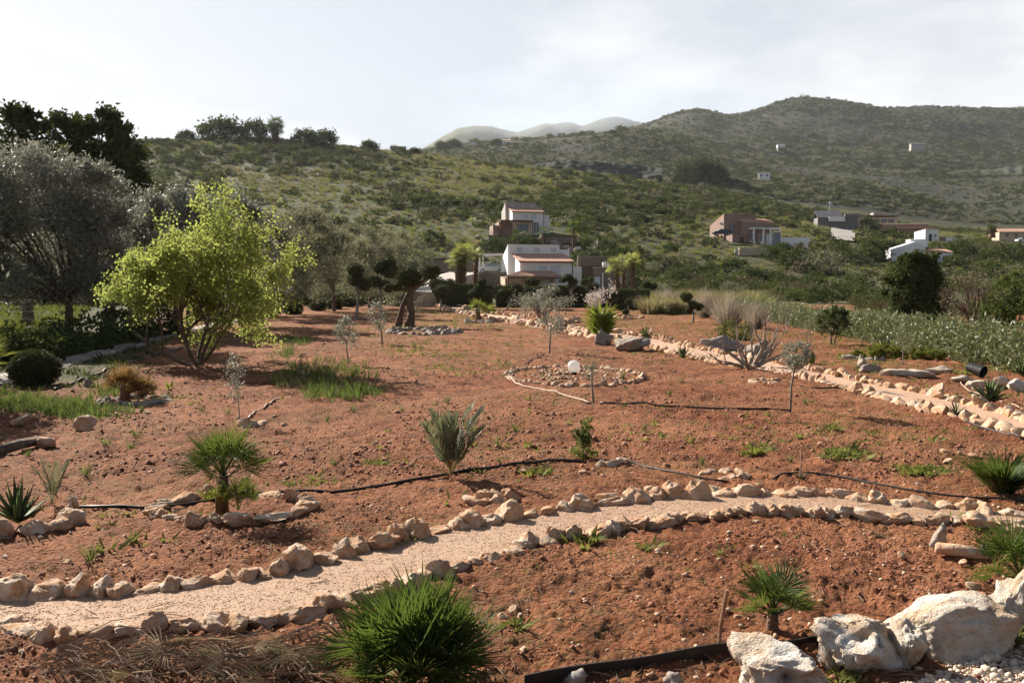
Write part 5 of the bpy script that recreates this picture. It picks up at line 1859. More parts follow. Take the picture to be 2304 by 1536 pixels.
b = pos(-30, 850)
t = thing('fan_palm', 'yellow green fan palm leaf reaching in at the left edge', 'palm', b)
MB().tube([(0, 0, -.1), (0, 0, .4)], [.1, .08], 7).build('trunk', M['palm_bark'], t, True)
fronds(t, [fan_frond_mesh('frond', M['palmy'], .5, .6, 20, 200, .03, .15, 80)], 12, .4, .1, 1.2, (.7, 1.0))

b = pos(287, 905)
t = thing('brown_palm', 'withered brown dwarf palm with stump in a ring of dark stones', 'palm', b)
MB().tube([(-.05, 0, -.1), (-.05, 0, .2), (-.06, 0, .38)], [.13, .11, .10], 8).build('trunk', M['palm_bark'], t, True)
fronds(t, DF, 26, .28, .3, 1.4, (.9, 1.2), (-.06, 0))
fronds(t, DF, 20, .10, .4, 1.3, (.8, 1.1), (.30, .05), name='dead_frond')
fronds(t, NFY, 7, .1, .3, 1.2, (.6, .8), (.35, 0))

# feathered seedlings
FE = [feather_frond_mesh('frond', M['datepalm'], .85, 16, .20, .032, .16, i) for i in range(3)]
b = pos(1016, 1072)
t = thing('feather_palm', 'grey green feather palm seedling on the black hose in the middle of the bed', 'palm', b)
fronds(t, FE, 14, .02, 1.0, 1.5, (.85, 1.12), roll=.7)
fronds(t, [feather_frond_mesh('frond', M['deadpalm'], .45, 10, .10, .016, .3, 9)], 5, .02, .4, 1.0, (.8, 1.1), roll=.5)
b = pos(116, 1132)
t = thing('feather_palm', 'slim upright feather palm seedling beside the spiky aloe', 'palm', b)
fronds(t, [feather_frond_mesh('frond', M['datepalm'], .5, 14, .11, .015, .15, 12)], 5, .0, 1.1, 1.5, (.8, 1.05), roll=.4)

rosette('aloe', 'spiky dark aloe rosette behind pale stones at the left edge', 'aloe', pos(42, 1180), 30, .46, .07, M['agave'], elev=(.25, 1.35))
rosette('agave', 'blue green agave rosette beside the right hand sandy path', 'agave', pos(2228, 905), 24, .55, .12, M['agave'], elev=(.15, 1.25))
rosette('agave', 'small spiky agave where the sandy path narrows beyond the yucca', 'agave', pos(1537, 808), 16, .55, .07, M['agave'], elev=(.4, 1.35))
rosette('agave', 'small dark agave on the far rocks right of the yucca', 'agave', pos(1452, 762), 14, .7, .08, M['agave'], elev=(.5, 1.35))
rosette('agave', 'agave cut by the right edge near the black tub', 'agave', pos(2302, 848), 16, .55, .07, M['agave'], elev=(.3, 1.3))
rosette('agave', 'low dried agave on the lower edge of the sandy path', 'agave', pos(2150, 938), 14, .34, .05, M['bush2'], elev=(.1, 1.1))

b = pos(1352, 762)
k = S(b.y)
t = thing('yucca', 'bright green spiky yucca standing above pale rocks', 'yucca', b)
MB().tube([(0, 0, -.1), (0, 0, .9)], [.10, .08], 7).build('trunk', M['palm_bark'], t, True)
n = 420
z = rng.uniform(.15, 1.1, n)
a = rng.uniform(0, 2 * PI, n)
el = rng.uniform(.1, 1.0, n) * (z + .3)
d = np.c_[np.cos(a) * np.cos(el), np.sin(a) * np.cos(el), np.sin(el) + .15]
V, Q = leafcloud(np.c_[np.cos(a) * .06, np.sin(a) * .06, z]  , .98, .085, 0, d / np.linalg.norm(d, axis=1)[:, None])
obj('crown', npmesh('crown', V, [Q], M['yucca']), t)

# dense arching clump at the right edge
b = pos(2255, 1108)
t = thing('grassy_palm', 'round clump of arching narrow leaves above the right end of the gravel path', 'palm', b)
V, Q = blades_geo(900, .62, .018, .12, .75, .38, 3)
obj('crown', npmesh('crown', V, [Q], M['palm']), t)
V, Q = blades_geo(140, .42, .018, .12, 1.3, .7, 3)
obj('dry_leaf', npmesh('dry_leaf', V, [Q], M['straw']), t)

# ------------------------------------------------------------------ garden trees and shrubs


def young(label, bpx, bpy, ctr, rx, ry, n, leaf=(.07, .026), mat='olive', bark='grey_bark', r=.02, name='young_tree', stake=False, group='young trees planted in the red beds', clumps=26):
    b_ = pos(bpx, bpy)
    k_ = S(b_.y)
    zc_ = ZPY(ctr[1], b_.y) - b_.z
    bl_ = [((ctr[0] - bpx) * k_, 0, zc_, rx * k_, rx * k_, ry * k_, 1)]
    return crown_tree(name, label, 'young tree', b_, zc_ - ry * k_ * .35, r, bl_, n, leaf, M[mat], M[bark], group, clumps, .2, .5, lean=((ctr[0] - bpx) * k_ * .9, 0), up=.4)


young('young grey olive tree on a thin stem left of the great olive', 860, 776, (850, 712), 18, 36, 700, (.13, .045), r=.045)
young('young grey olive with loose crown left of the narcissus patch', 786, 822, (778, 752), 26, 38, 900, (.10, .036), r=.025)
young('young grey olive on a thin stem in the middle before the yucca', 1236, 796, (1240, 715), 24, 42, 900, (.11, .04), r=.04)
young('bare sapling with few leaves standing at the front of the stone spiral', 1335, 905, (1330, 815), 17, 40, 260, (.06, .022), 'bush2', r=.028)
young('young olive with round grey crown and bare straight stem on the right bed', 1778, 925, (1790, 800), 30, 30, 1500, (.065, .026), r=.026)
young('spindly silver sapling behind the leaning fan palm', 540, 948, (532, 850), 17, 55, 620, (.05, .02), r=.012)
young('wispy grey sapling among the narcissus left of the middle', 684, 862, (684, 820), 14, 28, 260, (.06, .02), 'bush2', r=.012)
young('thin pale sapling in front of the clipped juniper mound', 2030, 822, (2031, 765), 18, 36, 420, (.07, .026), 'bush2', r=.018)
young('slim sapling on a stake beside the far sandy path', 1180, 730, (1182, 685), 12, 30, 240, (.13, .04), r=.03)
young('sparse sapling behind the great olive ring', 945, 715, (940, 685), 12, 20, 260, (.14, .05), 'bush2', r=.03)
young('sparse grey sapling beyond the great olive near the driveway', 985, 690, (968, 676), 22, 18, 420, (.16, .05), 'bush2', r=.03)
young('small grey bush sapling at the right end of the hedge', 1445, 697, (1440, 680), 18, 15, 600, (.14, .05), r=.04)
young('leafy sapling before the stakes right of the hedge', 1520, 700, (1512, 686), 12, 14, 300, (.12, .05), 'bush', r=.03)

b = pos(1228, 732)
k = S(b.y)
twig_tree('olive_tree', 'old grey olive with leaning forked trunk beside the far sandy path', 'tree', b, [(-.5, 0, 1), (.25, .2, 1), (-.1, -.3, 1)], 1.3, .15, 3, (62 * k, 50 * k, 84 * k), 11, (.17, .06), M['olive'], M['grey_bark'], 23, up=.05, spread=.6, jit=.16)
b = pos(1342, 716)
k = S(b.y)
twig_tree('blossom_tree', 'small tree covered in pale blossom before the hedge', 'tree', b, [(-.3, 0, 1), (.3, .2, 1), (0, -.3, 1)], 1.2, .06, 3, (40 * k, 36 * k, 78 * k), 3, (.13, .11), M['blossom'], M['bark'], 31, spread=.55, jit=.14)
b = pos(1688, 828)
k = S(b.y)
twig_tree('fig_tree', 'bare pale fig tree with upturned limbs over grey rocks', 'tree', b,
          [(-1.3, -.2, .45), (1.2, .3, .75), (-.7, .6, .9), (.6, -.5, 1.0), (-1.2, .5, .8), (.9, .4, .5), (.1, .5, 1.1), (1.5, -.3, .25), (-.4, -.7, .6)], .95, .075, 3, (112 * k, 1.4, 148 * k), 0, None, None, M['grey_bark'], 43, up=.20, spread=.36, shrink=.74, kids=(1, 3), wob=.13)
b = pos(1872, 776)
k = S(b.y)
crown_tree('citrus_tree', 'small dark green leafy tree before the cane hedge', 'tree', b, .45, .05, [(0, 0, 46 * k, 32 * k, 32 * k, 30 * k, 2), (14 * k, 0, 72 * k, 18 * k, 18 * k, 18 * k, 1), (-16 * k, .1, 60 * k, 18 * k, 18 * k, 18 * k, .7)],
           1700, (.13, .085), M['bush'], M['bark'], None, 30, .2, .5, stems=2)
b = pos(1820, 780)
k = S(b.y)
twig_tree('bare_sapling', 'bare twiggy sapling between the fig tree and the citrus tree', 'young tree', b, [(-.3, 0, 1), (.3, .2, 1)], .9, .03, 3, (20 * k, .3, 70 * k), 1, (.08, .03), M['bush2'], M['grey_bark'], 47)
b = pos(1770, 752)
k = S(b.y)
twig_tree('bare_sapling', 'bare twiggy sapling against the cane hedge behind the fig tree', 'young tree', b, [(-.3, 0, 1), (.3, .2, 1), (.1, .1, 1)], .9, .03, 3, (24 * k, .4, 85 * k), 1, (.09, .03), M['bush2'], M['grey_bark'], 53)
b = pos(1316, 1030)
t = thing('rose_bush', 'spindly rose bush with yellow green leaves among white stones on the hose', 'shrub', b)
segs, tips = branches((0, 0, 0), [(-.35, 0, 1), (.2, .2, 1), (0, -.2, 1), (.45, 0, 1), (-.1, .1, 1), (.3, -.2, .8)], .26, .008, 2, .4, .3, .7, (1, 3), .12, 61, .002)
obj('trunk', limb_mesh('trunk', segs, M['twig']), t)
p = np.repeat(np.array([tuple(q) for q, _, _ in tips]), 3, 0)
p = p[(p[:, 0] < .06)]
V, Q = leafcloud(p + rng.normal(size=p.shape) * .025, .055, .045, .1)
obj('crown', npmesh('crown', V, [Q], M['bush3']), t)
V, Q = leafcloud(ellips(170, (-.02, 0, .08), (.26, .18, .08)), .06, .04, .2)
obj('foliage', npmesh('foliage', V, [Q], M['weed']), t)
V, Q = leafcloud(ellips(40, (.05, 0, .52), (.08, .08, .10)), .06, .045, .2)
obj('flower', npmesh('flower', V, [Q], M['weed']), t)

# juniper mound
b = pos(2018, 806)
k = S(b.y)
V, Q, off = [], [], 0
for cx, cy, r_, zz in ((-60, 0, 34, 20), (-20, 5, 36, 24), (20, -4, 34, 22), (58, -10, 32, 16), (-85, 4, 18, 10)):
    p = clumpy(2600, (cx * k, cy * .06, zz * k * .5), (r_ * k, r_ * k * .9, zz * k * .75), 40, .12, .8)
    p[:, 2] = np.abs(p[:, 2])
    v, q = leafcloud(p, .075, .04, .5)
    V.append(v)
    Q.append(q + off)
    off += len(v)
t = thing('juniper_mound', 'spreading yellow green clipped juniper mound before the cane hedge', 'shrub', b)
obj('crown', npmesh('crown', np.concatenate(V), [np.concatenate(Q)], M['moss']), t)

# cane hedge along the right of the beds
hl = [(1660, 706), (1760, 728), (1880, 752), (2000, 776), (2120, 800), (2230, 822), (2330, 842), (2450, 868)]
ln = resample(wline(hl), .28)
t = thing('cane_hedge', 'long loose pale green leafy hedge running down the right side of the beds', 'hedge', (ln[0][0], ln[0][1], float(H(*ln[0]))))
bb = Vector(t.location)
cc = []
for x, y in ln:
    z = float(H(x, y))
    for _ in range(7):
        cc.append((x + random.gauss(0, .38), y + random.gauss(0, .38), z + random.uniform(.1, 1.25)))
cc = np.array(cc) - np.array(bb)
p = np.repeat(cc, 34, 0)
p = p + rng.normal(size=p.shape) * np.array([.2, .2, .16])
V, Q = leafcloud(p, .19, .065, .35)
obj('foliage', npmesh('foliage', V, [Q], M['cane']), t)
mb = MB()
for x, y in ln[::2]:
    z = float(H(x, y))
    q = Vector((x, y, z)) - bb
    mb.tube([q, q + Vector((random.gauss(0, .1), random.gauss(0, .1), 1.3))], .02, 3, False)
mb.build('stem', M['bark'], t)

# dark tree and bare tree on the right
bs, bl = blobs_px(2060, 66, [(2058, 612, 40, 45, 0, 1.2), (2080, 650, 48, 55, 0, 1.4), (2030, 665, 36, 55, .5, 1.2), (2052, 568, 20, 26, 0, .4), (2070, 695, 60, 40, 0, 1), (2110, 610, 25, 35, .4, .4)])
crown_tree('dark_tree', 'tall dark evergreen tree standing before the white gabled villa on the right', 'tree', bs, 2.0, .25, bl, 15000, (.26, .16), M['dark'], M['bark'], None, 110, .16, .6)
b = P(2190, 60)
k = S(60)
twig_tree('bare_tree', 'bare brown spreading tree right of the tall dark tree', 'tree', b, [(-.8, 0, .8), (.6, .2, 1), (0, .3, 1), (.9, -.2, .7), (-.4, -.3, 1)], 1.5, .14, 4, (78 * k, 2.2, 135 * k), 2, (.16, .06), M['brownbush'], M['bark'], 67, up=.1, spread=.55)
bs, bl = blobs_px(2275, 58, [(2280, 700, 60, 50, 0, 1), (2310, 660, 50, 50, 1, 1), (2240, 715, 40, 30, 0, .5)])
crown_tree('bright_bush', 'bright green bushy tree at the right edge behind the cane hedge', 'tree', bs, 1.0, .12, bl, 7000, (.2, .12), M['bush3'], M['bark'], None, 70, .17, .55)

# ------------------------------------------------------------------ stone edgings
edging('row of orange limestone blocks along the far side of the curving gravel path', WUP, .255, .185, ROCKS, var=.24, double=.20, side=1, step_gap=.88)
edging('lower row of jagged limestone lumps along the near side of the curving gravel path', WLO, .225, .135, ROCKS, var=.30, double=.06, side=-1, step_gap=.93)
edging('upper row of pale stones along the sandy path on the right', WUP2[:-5], .30, .26, ROCKS_S, double=.35)
edging('lower row of pale stones along the sandy path on the right', WLO2[:-5], .28, .20, ROCKS_S, double=.10, side=-1)
edging('far upper row of pink stones where the sandy path nears the hedge', WUP2[-6:], .50, .36, ROCKS_S, double=.3)
edging('far lower row of pink stones where the sandy path nears the hedge', WLO2[-6:], .50, .36, ROCKS_S, double=.2)
edging('dark kerb of stones on the near side of the shaded paved path', WLA[1:6], .26, .10, GREYS, double=.05)


def ring(label, c, rx, ry, w, h, pool, a0=0, a1=2 * PI, n=None, var=.35, pal=None, sq=0.0):
    aa = np.linspace(a0, a1, 80)
    l = np.c_[c[0] + rx * np.cos(aa), c[1] + ry * np.sin(aa)]
    return edging(label, l, w, h, pool, 'stone ring', var, .12)


b = pos(930, 748)
k = S(b.y)
t = ring('oval ring of grey rocks round the foot of the great olive', (b.x + 24 * k, b.y), 80 * k, 3.0, .40, .28, GREYS)
t2 = edging('heap of grey rubble right of the great olive trunk', np.array([(b.x + (x * k), b.y + d) for x, d in ((20, 1.2), (50, 1.6), (60, .4), (85, -.4), (40, -.6), (30, .6))]), .36, .24, GREYS, 'rubble heap')
b = pos(500, 1146)
ring('ring of warm stones round the leaning fan palm', (b.x + .12, b.y + .02), .88, .62, .20, .14, ROCKS, -2.9, 3.1)
b = pos(287, 905)
ring('ring of dark stones round the withered brown palm', (b.x + .2, b.y), .75, .55, .22, .12, GREYS)
b = pos(40, 1185)
ring('ring of pale stones in front of the spiky aloe', (b.x, b.y + .1), .48, .42, .24, .17, ROCKS, -2.7, .7)
b = pos(1340, 1040)
ring('white stones round the foot of the rose bush', (b.x, b.y), .42, .30, .17, .13, ROCKS_S, -1.6, .6)
b = pos(1630, 1070)
ring('broken ring of small stones left of the short stake', (b.x, b.y), .28, .26, .13, .10, ROCKS_S, -2, 3)
b = pos(1105, 1125)
ring('small heap of stones behind the gravel path edge in the middle', (b.x, b.y), .22, .14, .18, .12, ROCKS)
b = pos(2010, 808)
ring('grey rocks under the juniper mound', (b.x - .5, b.y), 1.3, .7, .32, .22, GREYS, 2.6, 4.6)
b = pos(565, 955)
ring('little ring of dark stones at the foot of the silver sapling', (b.x, b.y), .22, .15, .16, .10, ROCKS_S)
b = pos(1790, 870)
ring('scattered stones at the foot of the round crowned young olive', (b.x - .3, b.y + 1), .6, .5, .17, .11, ROCKS_S, 1, 5)
b = pos(1415, 715)
ring('pink stones round the tiny ball topiary', (b.x, b.y), 1.0, 1.1, .34, .24, ROCKS_S)
b = pos(1240, 725)
ring('pale rocks at the foot of the old forked olive', (b.x + .5, b.y), 1.5, 1.3, .5, .3, ROCKS_S, -2.5, 1.5)
b = pos(1078, 726)
ring('dark stones round the leaning dwarf palm', (b.x, b.y), .9, .8, .35, .25, GREYS)

# the stone spiral with the globe lamp
c = (pos(1290, 846).x, pos(1290, 846).y)
k = S(c[1])
ring('outer ring of the stone spiral on the red soil', c, 152 * k, 2.75, .19, .14, ROCKS_S, var=.22)
sp = np.array([(c[0] + 152 * k * f * math.cos(a), c[1] + 2.5 * f * math.sin(a)) for a, f in ((2.2 - q * .115, .78 - .0038 * q) for q in range(150))])
edging('inner coil of small stones winding to the globe lamp', sp, .13, .09, ROCKS_S, 'stone spiral', .22, .0, step_gap=1.15)
b = pos(1291, 842)
t = thing('globe_lamp', 'white globe lamp standing among the stones of the spiral', 'lamp', b)
bm = bmesh.new()
bmesh.ops.create_uvsphere(bm, u_segments=32, v_segments=20, radius=.185)
me = bpy.data.meshes.new('globe')
bm.to_mesh(me)
bm.free()
me.polygons.foreach_set('use_smooth', np.ones(len(me.polygons), bool))
me.materials.append(M['globe'])
obj('globe', me, t, (0, 0, .24))
MB().tube([(0, 0, -.05), (0, 0, .06), (0, 0, .075)], [.09, .09, .07], 14).build('base', M['tub'], t, True)


def boulder(label, px, py, w, h, d, seed, rz=0.0, mat='boulder', pits=0, cuts=9, noise=.20, sub=5, name='boulder', tilt=(0, 0), sink=.15, group=None):
    """w, h in photograph pixels at the foot point px, py; d depth as a share of the width"""
    b_ = pos(px, py)
    k_ = S(b_.y)
    o = obj(name, rock_mesh(name, M[mat], seed, cuts, sub, noise, 50, .55, pits), None, b_ + Vector((0, w * k_ * d * .25, h * k_ * (.45 - sink))), (tilt[0], tilt[1], rz))
    o.scale = (w * k_ * .60, w * k_ * d * .60, h * k_ * .66)
    return tag(o, label, 'boulder' if name == 'boulder' else 'stone', group)


boulder('white boulder with deep hollows cut by the bottom edge of the photo', 1765, 1580, 270, 165, .75, 5, .3, pits=7)
boulder('white domed boulder with an orange stained left flank', 1955, 1500, 225, 125, .8, 14, 1.0, pits=2)
boulder('grey white pitted boulder leaning right of the domed one', 2045, 1500, 130, 110, .8, 23, 2.0, pits=3)
boulder('largest smooth white boulder sloping up to the right', 2155, 1478, 265, 118, .7, 33, .2, cuts=4, noise=.12, tilt=(0, -.22))
boulder('white upright boulder at the right edge of the photo', 2300, 1425, 120, 135, .8, 41, .7)
boulder('orange flat stone behind the upright right edge boulder', 2240, 1362, 62, 26, .8, 44, .2, 'stone', sub=3, name='stone')
boulder('small cream rubble stone between the two left boulders', 1870, 1500, 75, 70, .8, 47, .9, pits=1, sub=3, name='stone')
boulder('white lump at the bottom edge right of the bushy palm', 1300, 1540, 52, 40, .9, 51, .1, sub=3, name='stone')
boulder('cream lump at the bottom edge beside the black edging strip', 1520, 1545, 44, 34, .9, 52, .1, sub=3, name='stone')
boulder('pale rock with a stub of shade left of the lying pipe stone', 2118, 1232, 34, 60, .9, 53, .1, sub=3, name='stone', tilt=(.2, .3))
boulder('white block at the right end of the lying pipe stone', 2218, 1250, 40, 26, .9, 54, .4, sub=3, name='stone')
b = pos(2160, 1252)
k = S(b.y)
t = MB().tube([(-52 * k, 0, 0), (-48 * k, 0, 0), (0, 0, .01), (52 * k, 0, 0), (55 * k, 0, 0)], [.035, .055, .06, .052, .03], 10).build('stone_log', M['stone'], None, True, loc=b + Vector((0, 0, .05)), rot=(0, .06, -.42))
tag(t, 'long round brown stone lying between two white blocks on the right', 'stone')
b = pos(1662, 1458)
k = S(b.y)
t = MB().tube([(0, 0, 0), (0, 0, .012), (0, 0, .022)], [23 * k, 23 * k, 21 * k], 18).build('stone_disc', M['boulder'], None, False, loc=b + Vector((0, 0, .02)), rot=(.12, .1, 0))
tag(t, 'flat pale round stone disc beside the wooden stake', 'stone')
boulder('pale craggy rock heap right of the yucca foot', 1420, 790, 90, 42, .7, 61, .2, 'grey', 2, sub=4, cuts=14, noise=.26)
boulder('pinkish twin rock at the left of the yucca foot', 1358, 776, 52, 38, .8, 62, .8, 'grey', 1, sub=4, cuts=14, noise=.26)
boulder('grey boulder under the bare fig tree', 1700, 806, 62, 44, .8, 63, .8, 'grey', 1, sub=4, cuts=14, noise=.26)
boulder('long grey boulder left of the fig tree trunk', 1630, 790, 90, 34, .6, 64, .1, 'grey', 1, sub=4, cuts=14, noise=.26)
boulder('pointed white stone standing on the far edge of the right beds', 1937, 830, 22, 30, .8, 65, .2, sub=3, name='stone', cuts=9)
boulder('low grey rock right of the pointed white stone', 1962, 838, 44, 20, .8, 66, .2, 'grey', sub=3, name='stone')
boulder('white slab left in the far right row of rocks', 2025, 848, 70, 22, .6, 67, .1, sub=3, name='stone')
boulder('long white slab in the middle of the far right row of rocks', 2072, 848, 62, 18, .6, 68, .1, sub=3, name='stone')
boulder('white slab right in the far right row of rocks beside weeds', 2114, 842, 60, 20, .6, 69, .1, sub=3, name='stone')
boulder('white stone left of the black tub', 2172, 862, 50, 20, .7, 70, .1, sub=3, name='stone')
boulder('round white stone below the black tub', 2205, 874, 40, 26, .8, 71, .1, sub=3, name='stone')
boulder('grey white boulder right of the agave below the tub', 2262, 872, 56, 32, .8, 72, .1, sub=3, name='stone')
boulder('white boulder at the right edge below the tub', 2310, 880, 60, 32, .8, 73, .1, sub=3, name='stone')
boulder('reddish rock lying alone in the left bed', 186, 964, 56, 34, .7, 74, -.5, 'stone', sub=3, name='stone')
boulder('reddish rock at the left edge above the grey log', 45, 958, 40, 34, .8, 75, .3, 'stone', sub=3, name='stone')
boulder('round pink rock at the end of the dark log on the left', 98, 1004, 42, 26, .8, 76, .3, 'stone', sub=3, name='stone')
boulder('pale stone by the end of the dark kerb on the left', 196, 868, 26, 18, .8, 77, .3, 'grey', sub=3, name='stone')
b0, b1 = pos(-20, 1030), pos(92, 998)
t = MB().tube([b0 - b0, (b1 - b0) * .5 + Vector((0, 0, .03)), b1 - b0], [.09, .085, .07], 8).build('log', M['bark'], None, True, loc=b0 + Vector((0, 0, .06)))
tag(t, 'dark half buried log lying at the left edge of the bed', 'log')
b = pos(2200, 850)
t = thing('black_tub', 'black round tub tipped on its side among the far right rocks', 'tub', b)
MB().tube([(0, .35, .22), (0, .1, .22), (0, -.12, .22)], [.13, .155, .175], 18, False).build('shell', M['tub'], t, True)
MB().tube([(0, .34, .22), (0, .355, .22)], [.13, .13], 18).build('bottom', M['tub'], t)
t.rotation_euler = (.25, 0, .5)
b = pos(1826, 822)
t = thing('cactus', 'pale upright cactus paddle beside the round crowned young olive', 'cactus', b)
MB().tube([(0, 0, -.05), (0, 0, .1), (.01, 0, .3), (0, 0, .42), (0, 0, .46)], [.06, .10, .12, .08, .02], 10).build('paddle', M['weed'], t, True)

# loose stones on the soil
G = 'small loose stones lying on the red soil'
MARKS = [((490, 1060), 'the leaning fan palm'), ((1010, 1040), 'the feather palm'), ((1310, 1020), 'the rose bush'), ((1290, 850), 'the stone spiral'), ((1735, 1380), 'the small upright fan palm'), ((940, 1440), 'the big bushy palm'),
         ((2150, 1245), 'the long stone log'), ((1615, 1420), 'the wooden stake'), ((1800, 1060), 'the short stake'), ((2250, 1080), 'the round leafy clump'), ((1780, 900), 'the straight stemmed young olive'), ((745, 850), 'the narcissus patch'),
         ((290, 890), 'the withered brown palm'), ((540, 930), 'the silver sapling'), ((40, 1140), 'the aloe'), ((1640, 1120), 'the gravel path crest'), ((330, 1330), 'the left end of the gravel path'), ((1335, 890), 'the bare sapling')]
used_l = set()


def stone_label(px, py, w):
    sz_ = 'tiny' if w < 12 else ('small' if w < 20 else 'fist sized')
    for (mx_, my_), nm in sorted(MARKS, key=lambda m_: (m_[0][0] - px) ** 2 + ((m_[0][1] - py) * 2) ** 2):
        dx_, dy_ = px - mx_, py - my_
        dr = ('right' if dx_ > 0 else 'left') + ' of' if abs(dx_) > abs(dy_) * 1.6 else ('on the soil in front of' if dy_ > 0 else 'on the soil behind')
        far_ = 'just ' if abs(dx_) + abs(dy_) < 90 else 'some way '
        l_ = '%s loose stone lying %s%s %s' % (sz_, far_ if ' of' in dr and 'front' not in dr else '', dr, nm)
        if l_ not in used_l:
            used_l.add(l_)
            return l_


k = 0
for px, py, w, h in ((1636, 1065, 20, 14), (1312, 1065, 26, 18), (1180, 1062, 22, 12), (870, 1092, 14, 8), (1670, 1195, 16, 12), (1725, 1245, 13, 11), (1862, 1262, 15, 11), (2028, 1250, 26, 12), (2165, 1265, 24, 10),
                     (2190, 1322, 36, 18), (1662, 1388, 22, 12), (1668, 1408, 16, 9), (1580, 1452, 18, 8), (1178, 1465, 22, 18), (1170, 1388, 16, 22), (1130, 1388, 26, 18), (1152, 1372, 30, 14), (1500, 1270, 12, 8),
                     (2128, 1020, 34, 14), (2160, 1022, 18, 12), (2190, 1028, 26, 14), (2090, 1020, 14, 12), (2130, 1038, 30, 8), (1843, 968, 11, 8), (1833, 930, 9, 8), (1845, 998, 14, 7), (2080, 992, 12, 6),
                     (1100, 965, 16, 8), (1245, 932, 10, 7), (1278, 955, 10, 7), (840, 1000, 10, 6), (618, 938, 14, 9), (330, 930, 18, 9), (400, 915, 14, 8), (440, 922, 16, 10), (640, 958, 22, 10), (900, 1010, 8, 5),
                     (150, 1265, 26, 14), (480, 1192, 12, 7), (392, 1150, 12, 8), (1250, 1075, 14, 8), (1498, 1048, 14, 14), (1062, 985, 9, 6), (585, 1085, 10, 6), (1560, 905, 9, 5), (1700, 905, 8, 5)):
    b = pos(px, py)
    k_ = S(b.y)
    o = obj('loose_stone', random.choice(ROCKS_S), None, b + Vector((0, 0, h * k_ * .18)), (random.gauss(0, .2), random.gauss(0, .2), random.uniform(0, 6)), (w * k_ * .58, w * k_ * .5, h * k_ * .6))
    tag(o, stone_label(px, py, w), 'stone', G)

# ------------------------------------------------------------------ hoses, stakes, strips


def hose(label, pts, r, mat='hose', lift=0.6, name='hose', cat='hose'):
    W_ = resample(wline(pts), .25)
    b_ = Vector((W_[0][0], W_[0][1], 0))
    z = H(W_[:, 0], W_[:, 1]) + np.maximum(relief(W_[:, 0], W_[:, 1]), 0) + r * lift + .006
    j = .02 * fbm(W_[:, 0] * 2, W_[:, 1] * 2, 2, 8)
    o = MB().tube([(x - b_.x + jj, y - b_.y, zz) for (x, y), zz, jj in zip(W_, z, j)], r, 7).build(name, M[mat], None, True, loc=b_)
    return tag(o, label, cat)


hose('thick black irrigation hose crossing the bed from the aloe to the feather palm', [(175, 1143), (330, 1145), (420, 1138), (520, 1118), (640, 1110), (760, 1110), (900, 1088), (1010, 1068)], .020)
hose('thick black irrigation hose from the feather palm to the rose bush', [(1018, 1066), (1080, 1058), (1160, 1046), (1240, 1040), (1320, 1042)], .022)
hose('black irrigation hose running down from the rose bush to the path stones', [(1340, 1036), (1420, 1042), (1480, 1058), (1560, 1074), (1640, 1086)], .014)
hose('black irrigation hose looping past the short stake to the right edge', [(1740, 1086), (1775, 1072), (1830, 1070), (1900, 1076), (1980, 1092), (2070, 1108), (2180, 1122), (2304, 1128)], .014)
hose('black irrigation hose between the bare sapling and the straight stem olive', [(1350, 908), (1450, 912), (1560, 918), (1680, 924), (1780, 926)], .022)
hose('dusty pale hose looping round the front of the stone spiral', [(1135, 850), (1170, 868), (1230, 880), (1290, 896), (1330, 908)], .022, 'palehose')
hose('thin dark hose along the near side of the sandy path', [(1800, 874), (1910, 874), (1990, 886), (2080, 905), (2150, 938), (2200, 960), (2304, 990)], .018)
hose('short grey hose end lying beside the silver sapling', [(555, 946), (572, 930), (600, 915), (628, 898)], .018, 'palehose')
hose('thin dusty hose along the far bed before the old forked olive', [(1190, 735), (1270, 745), (1340, 754), (1420, 756)], .022, 'palehose')
hose('thin hose climbing from the spiral to the middle olive sapling', [(1180, 822), (1200, 808), (1225, 798)], .018, 'hose')
hose('thin hose lying beside the shaded paved path', [(120, 880), (240, 835), (340, 800), (430, 780)], .03, 'hose')
hose('pale bent twig of hose left of the feather palm', [(922, 1050), (928, 1035), (948, 1028), (968, 1028)], .008, 'palehose')
hose('thin dusty hose on the far right bed behind the sandy path', [(2160, 862), (2180, 880), (2230, 895), (2304, 925)], .014, 'palehose')


def strip(label, pts, h, w=.012):
    W_ = resample(wline(pts), .15)
    b_ = Vector((W_[0][0], W_[0][1], 0))
    mb_ = MB()
    V_, F_ = [], []
    for i, (x, y) in enumerate(W_):
        z = float(H(x, y))
        zt = z + h + .012 * math.sin(i * .9)
        V_ += [(x - b_.x, y - b_.y, z - .05), (x - b_.x, y - b_.y, zt), (x - b_.x, y - b_.y + w, zt), (x - b_.x, y - b_.y + w, z - .05)]
    for i in range(len(W_) - 1):
        for q in range(3):
            F_.append((4 * i + q, 4 * i + q + 1, 4 * i + q + 5, 4 * i + q + 4))
    mb_.add(V_, F_)
    return tag(mb_.build('edging_strip', M['hose'], None, loc=b_), label, 'edging strip')


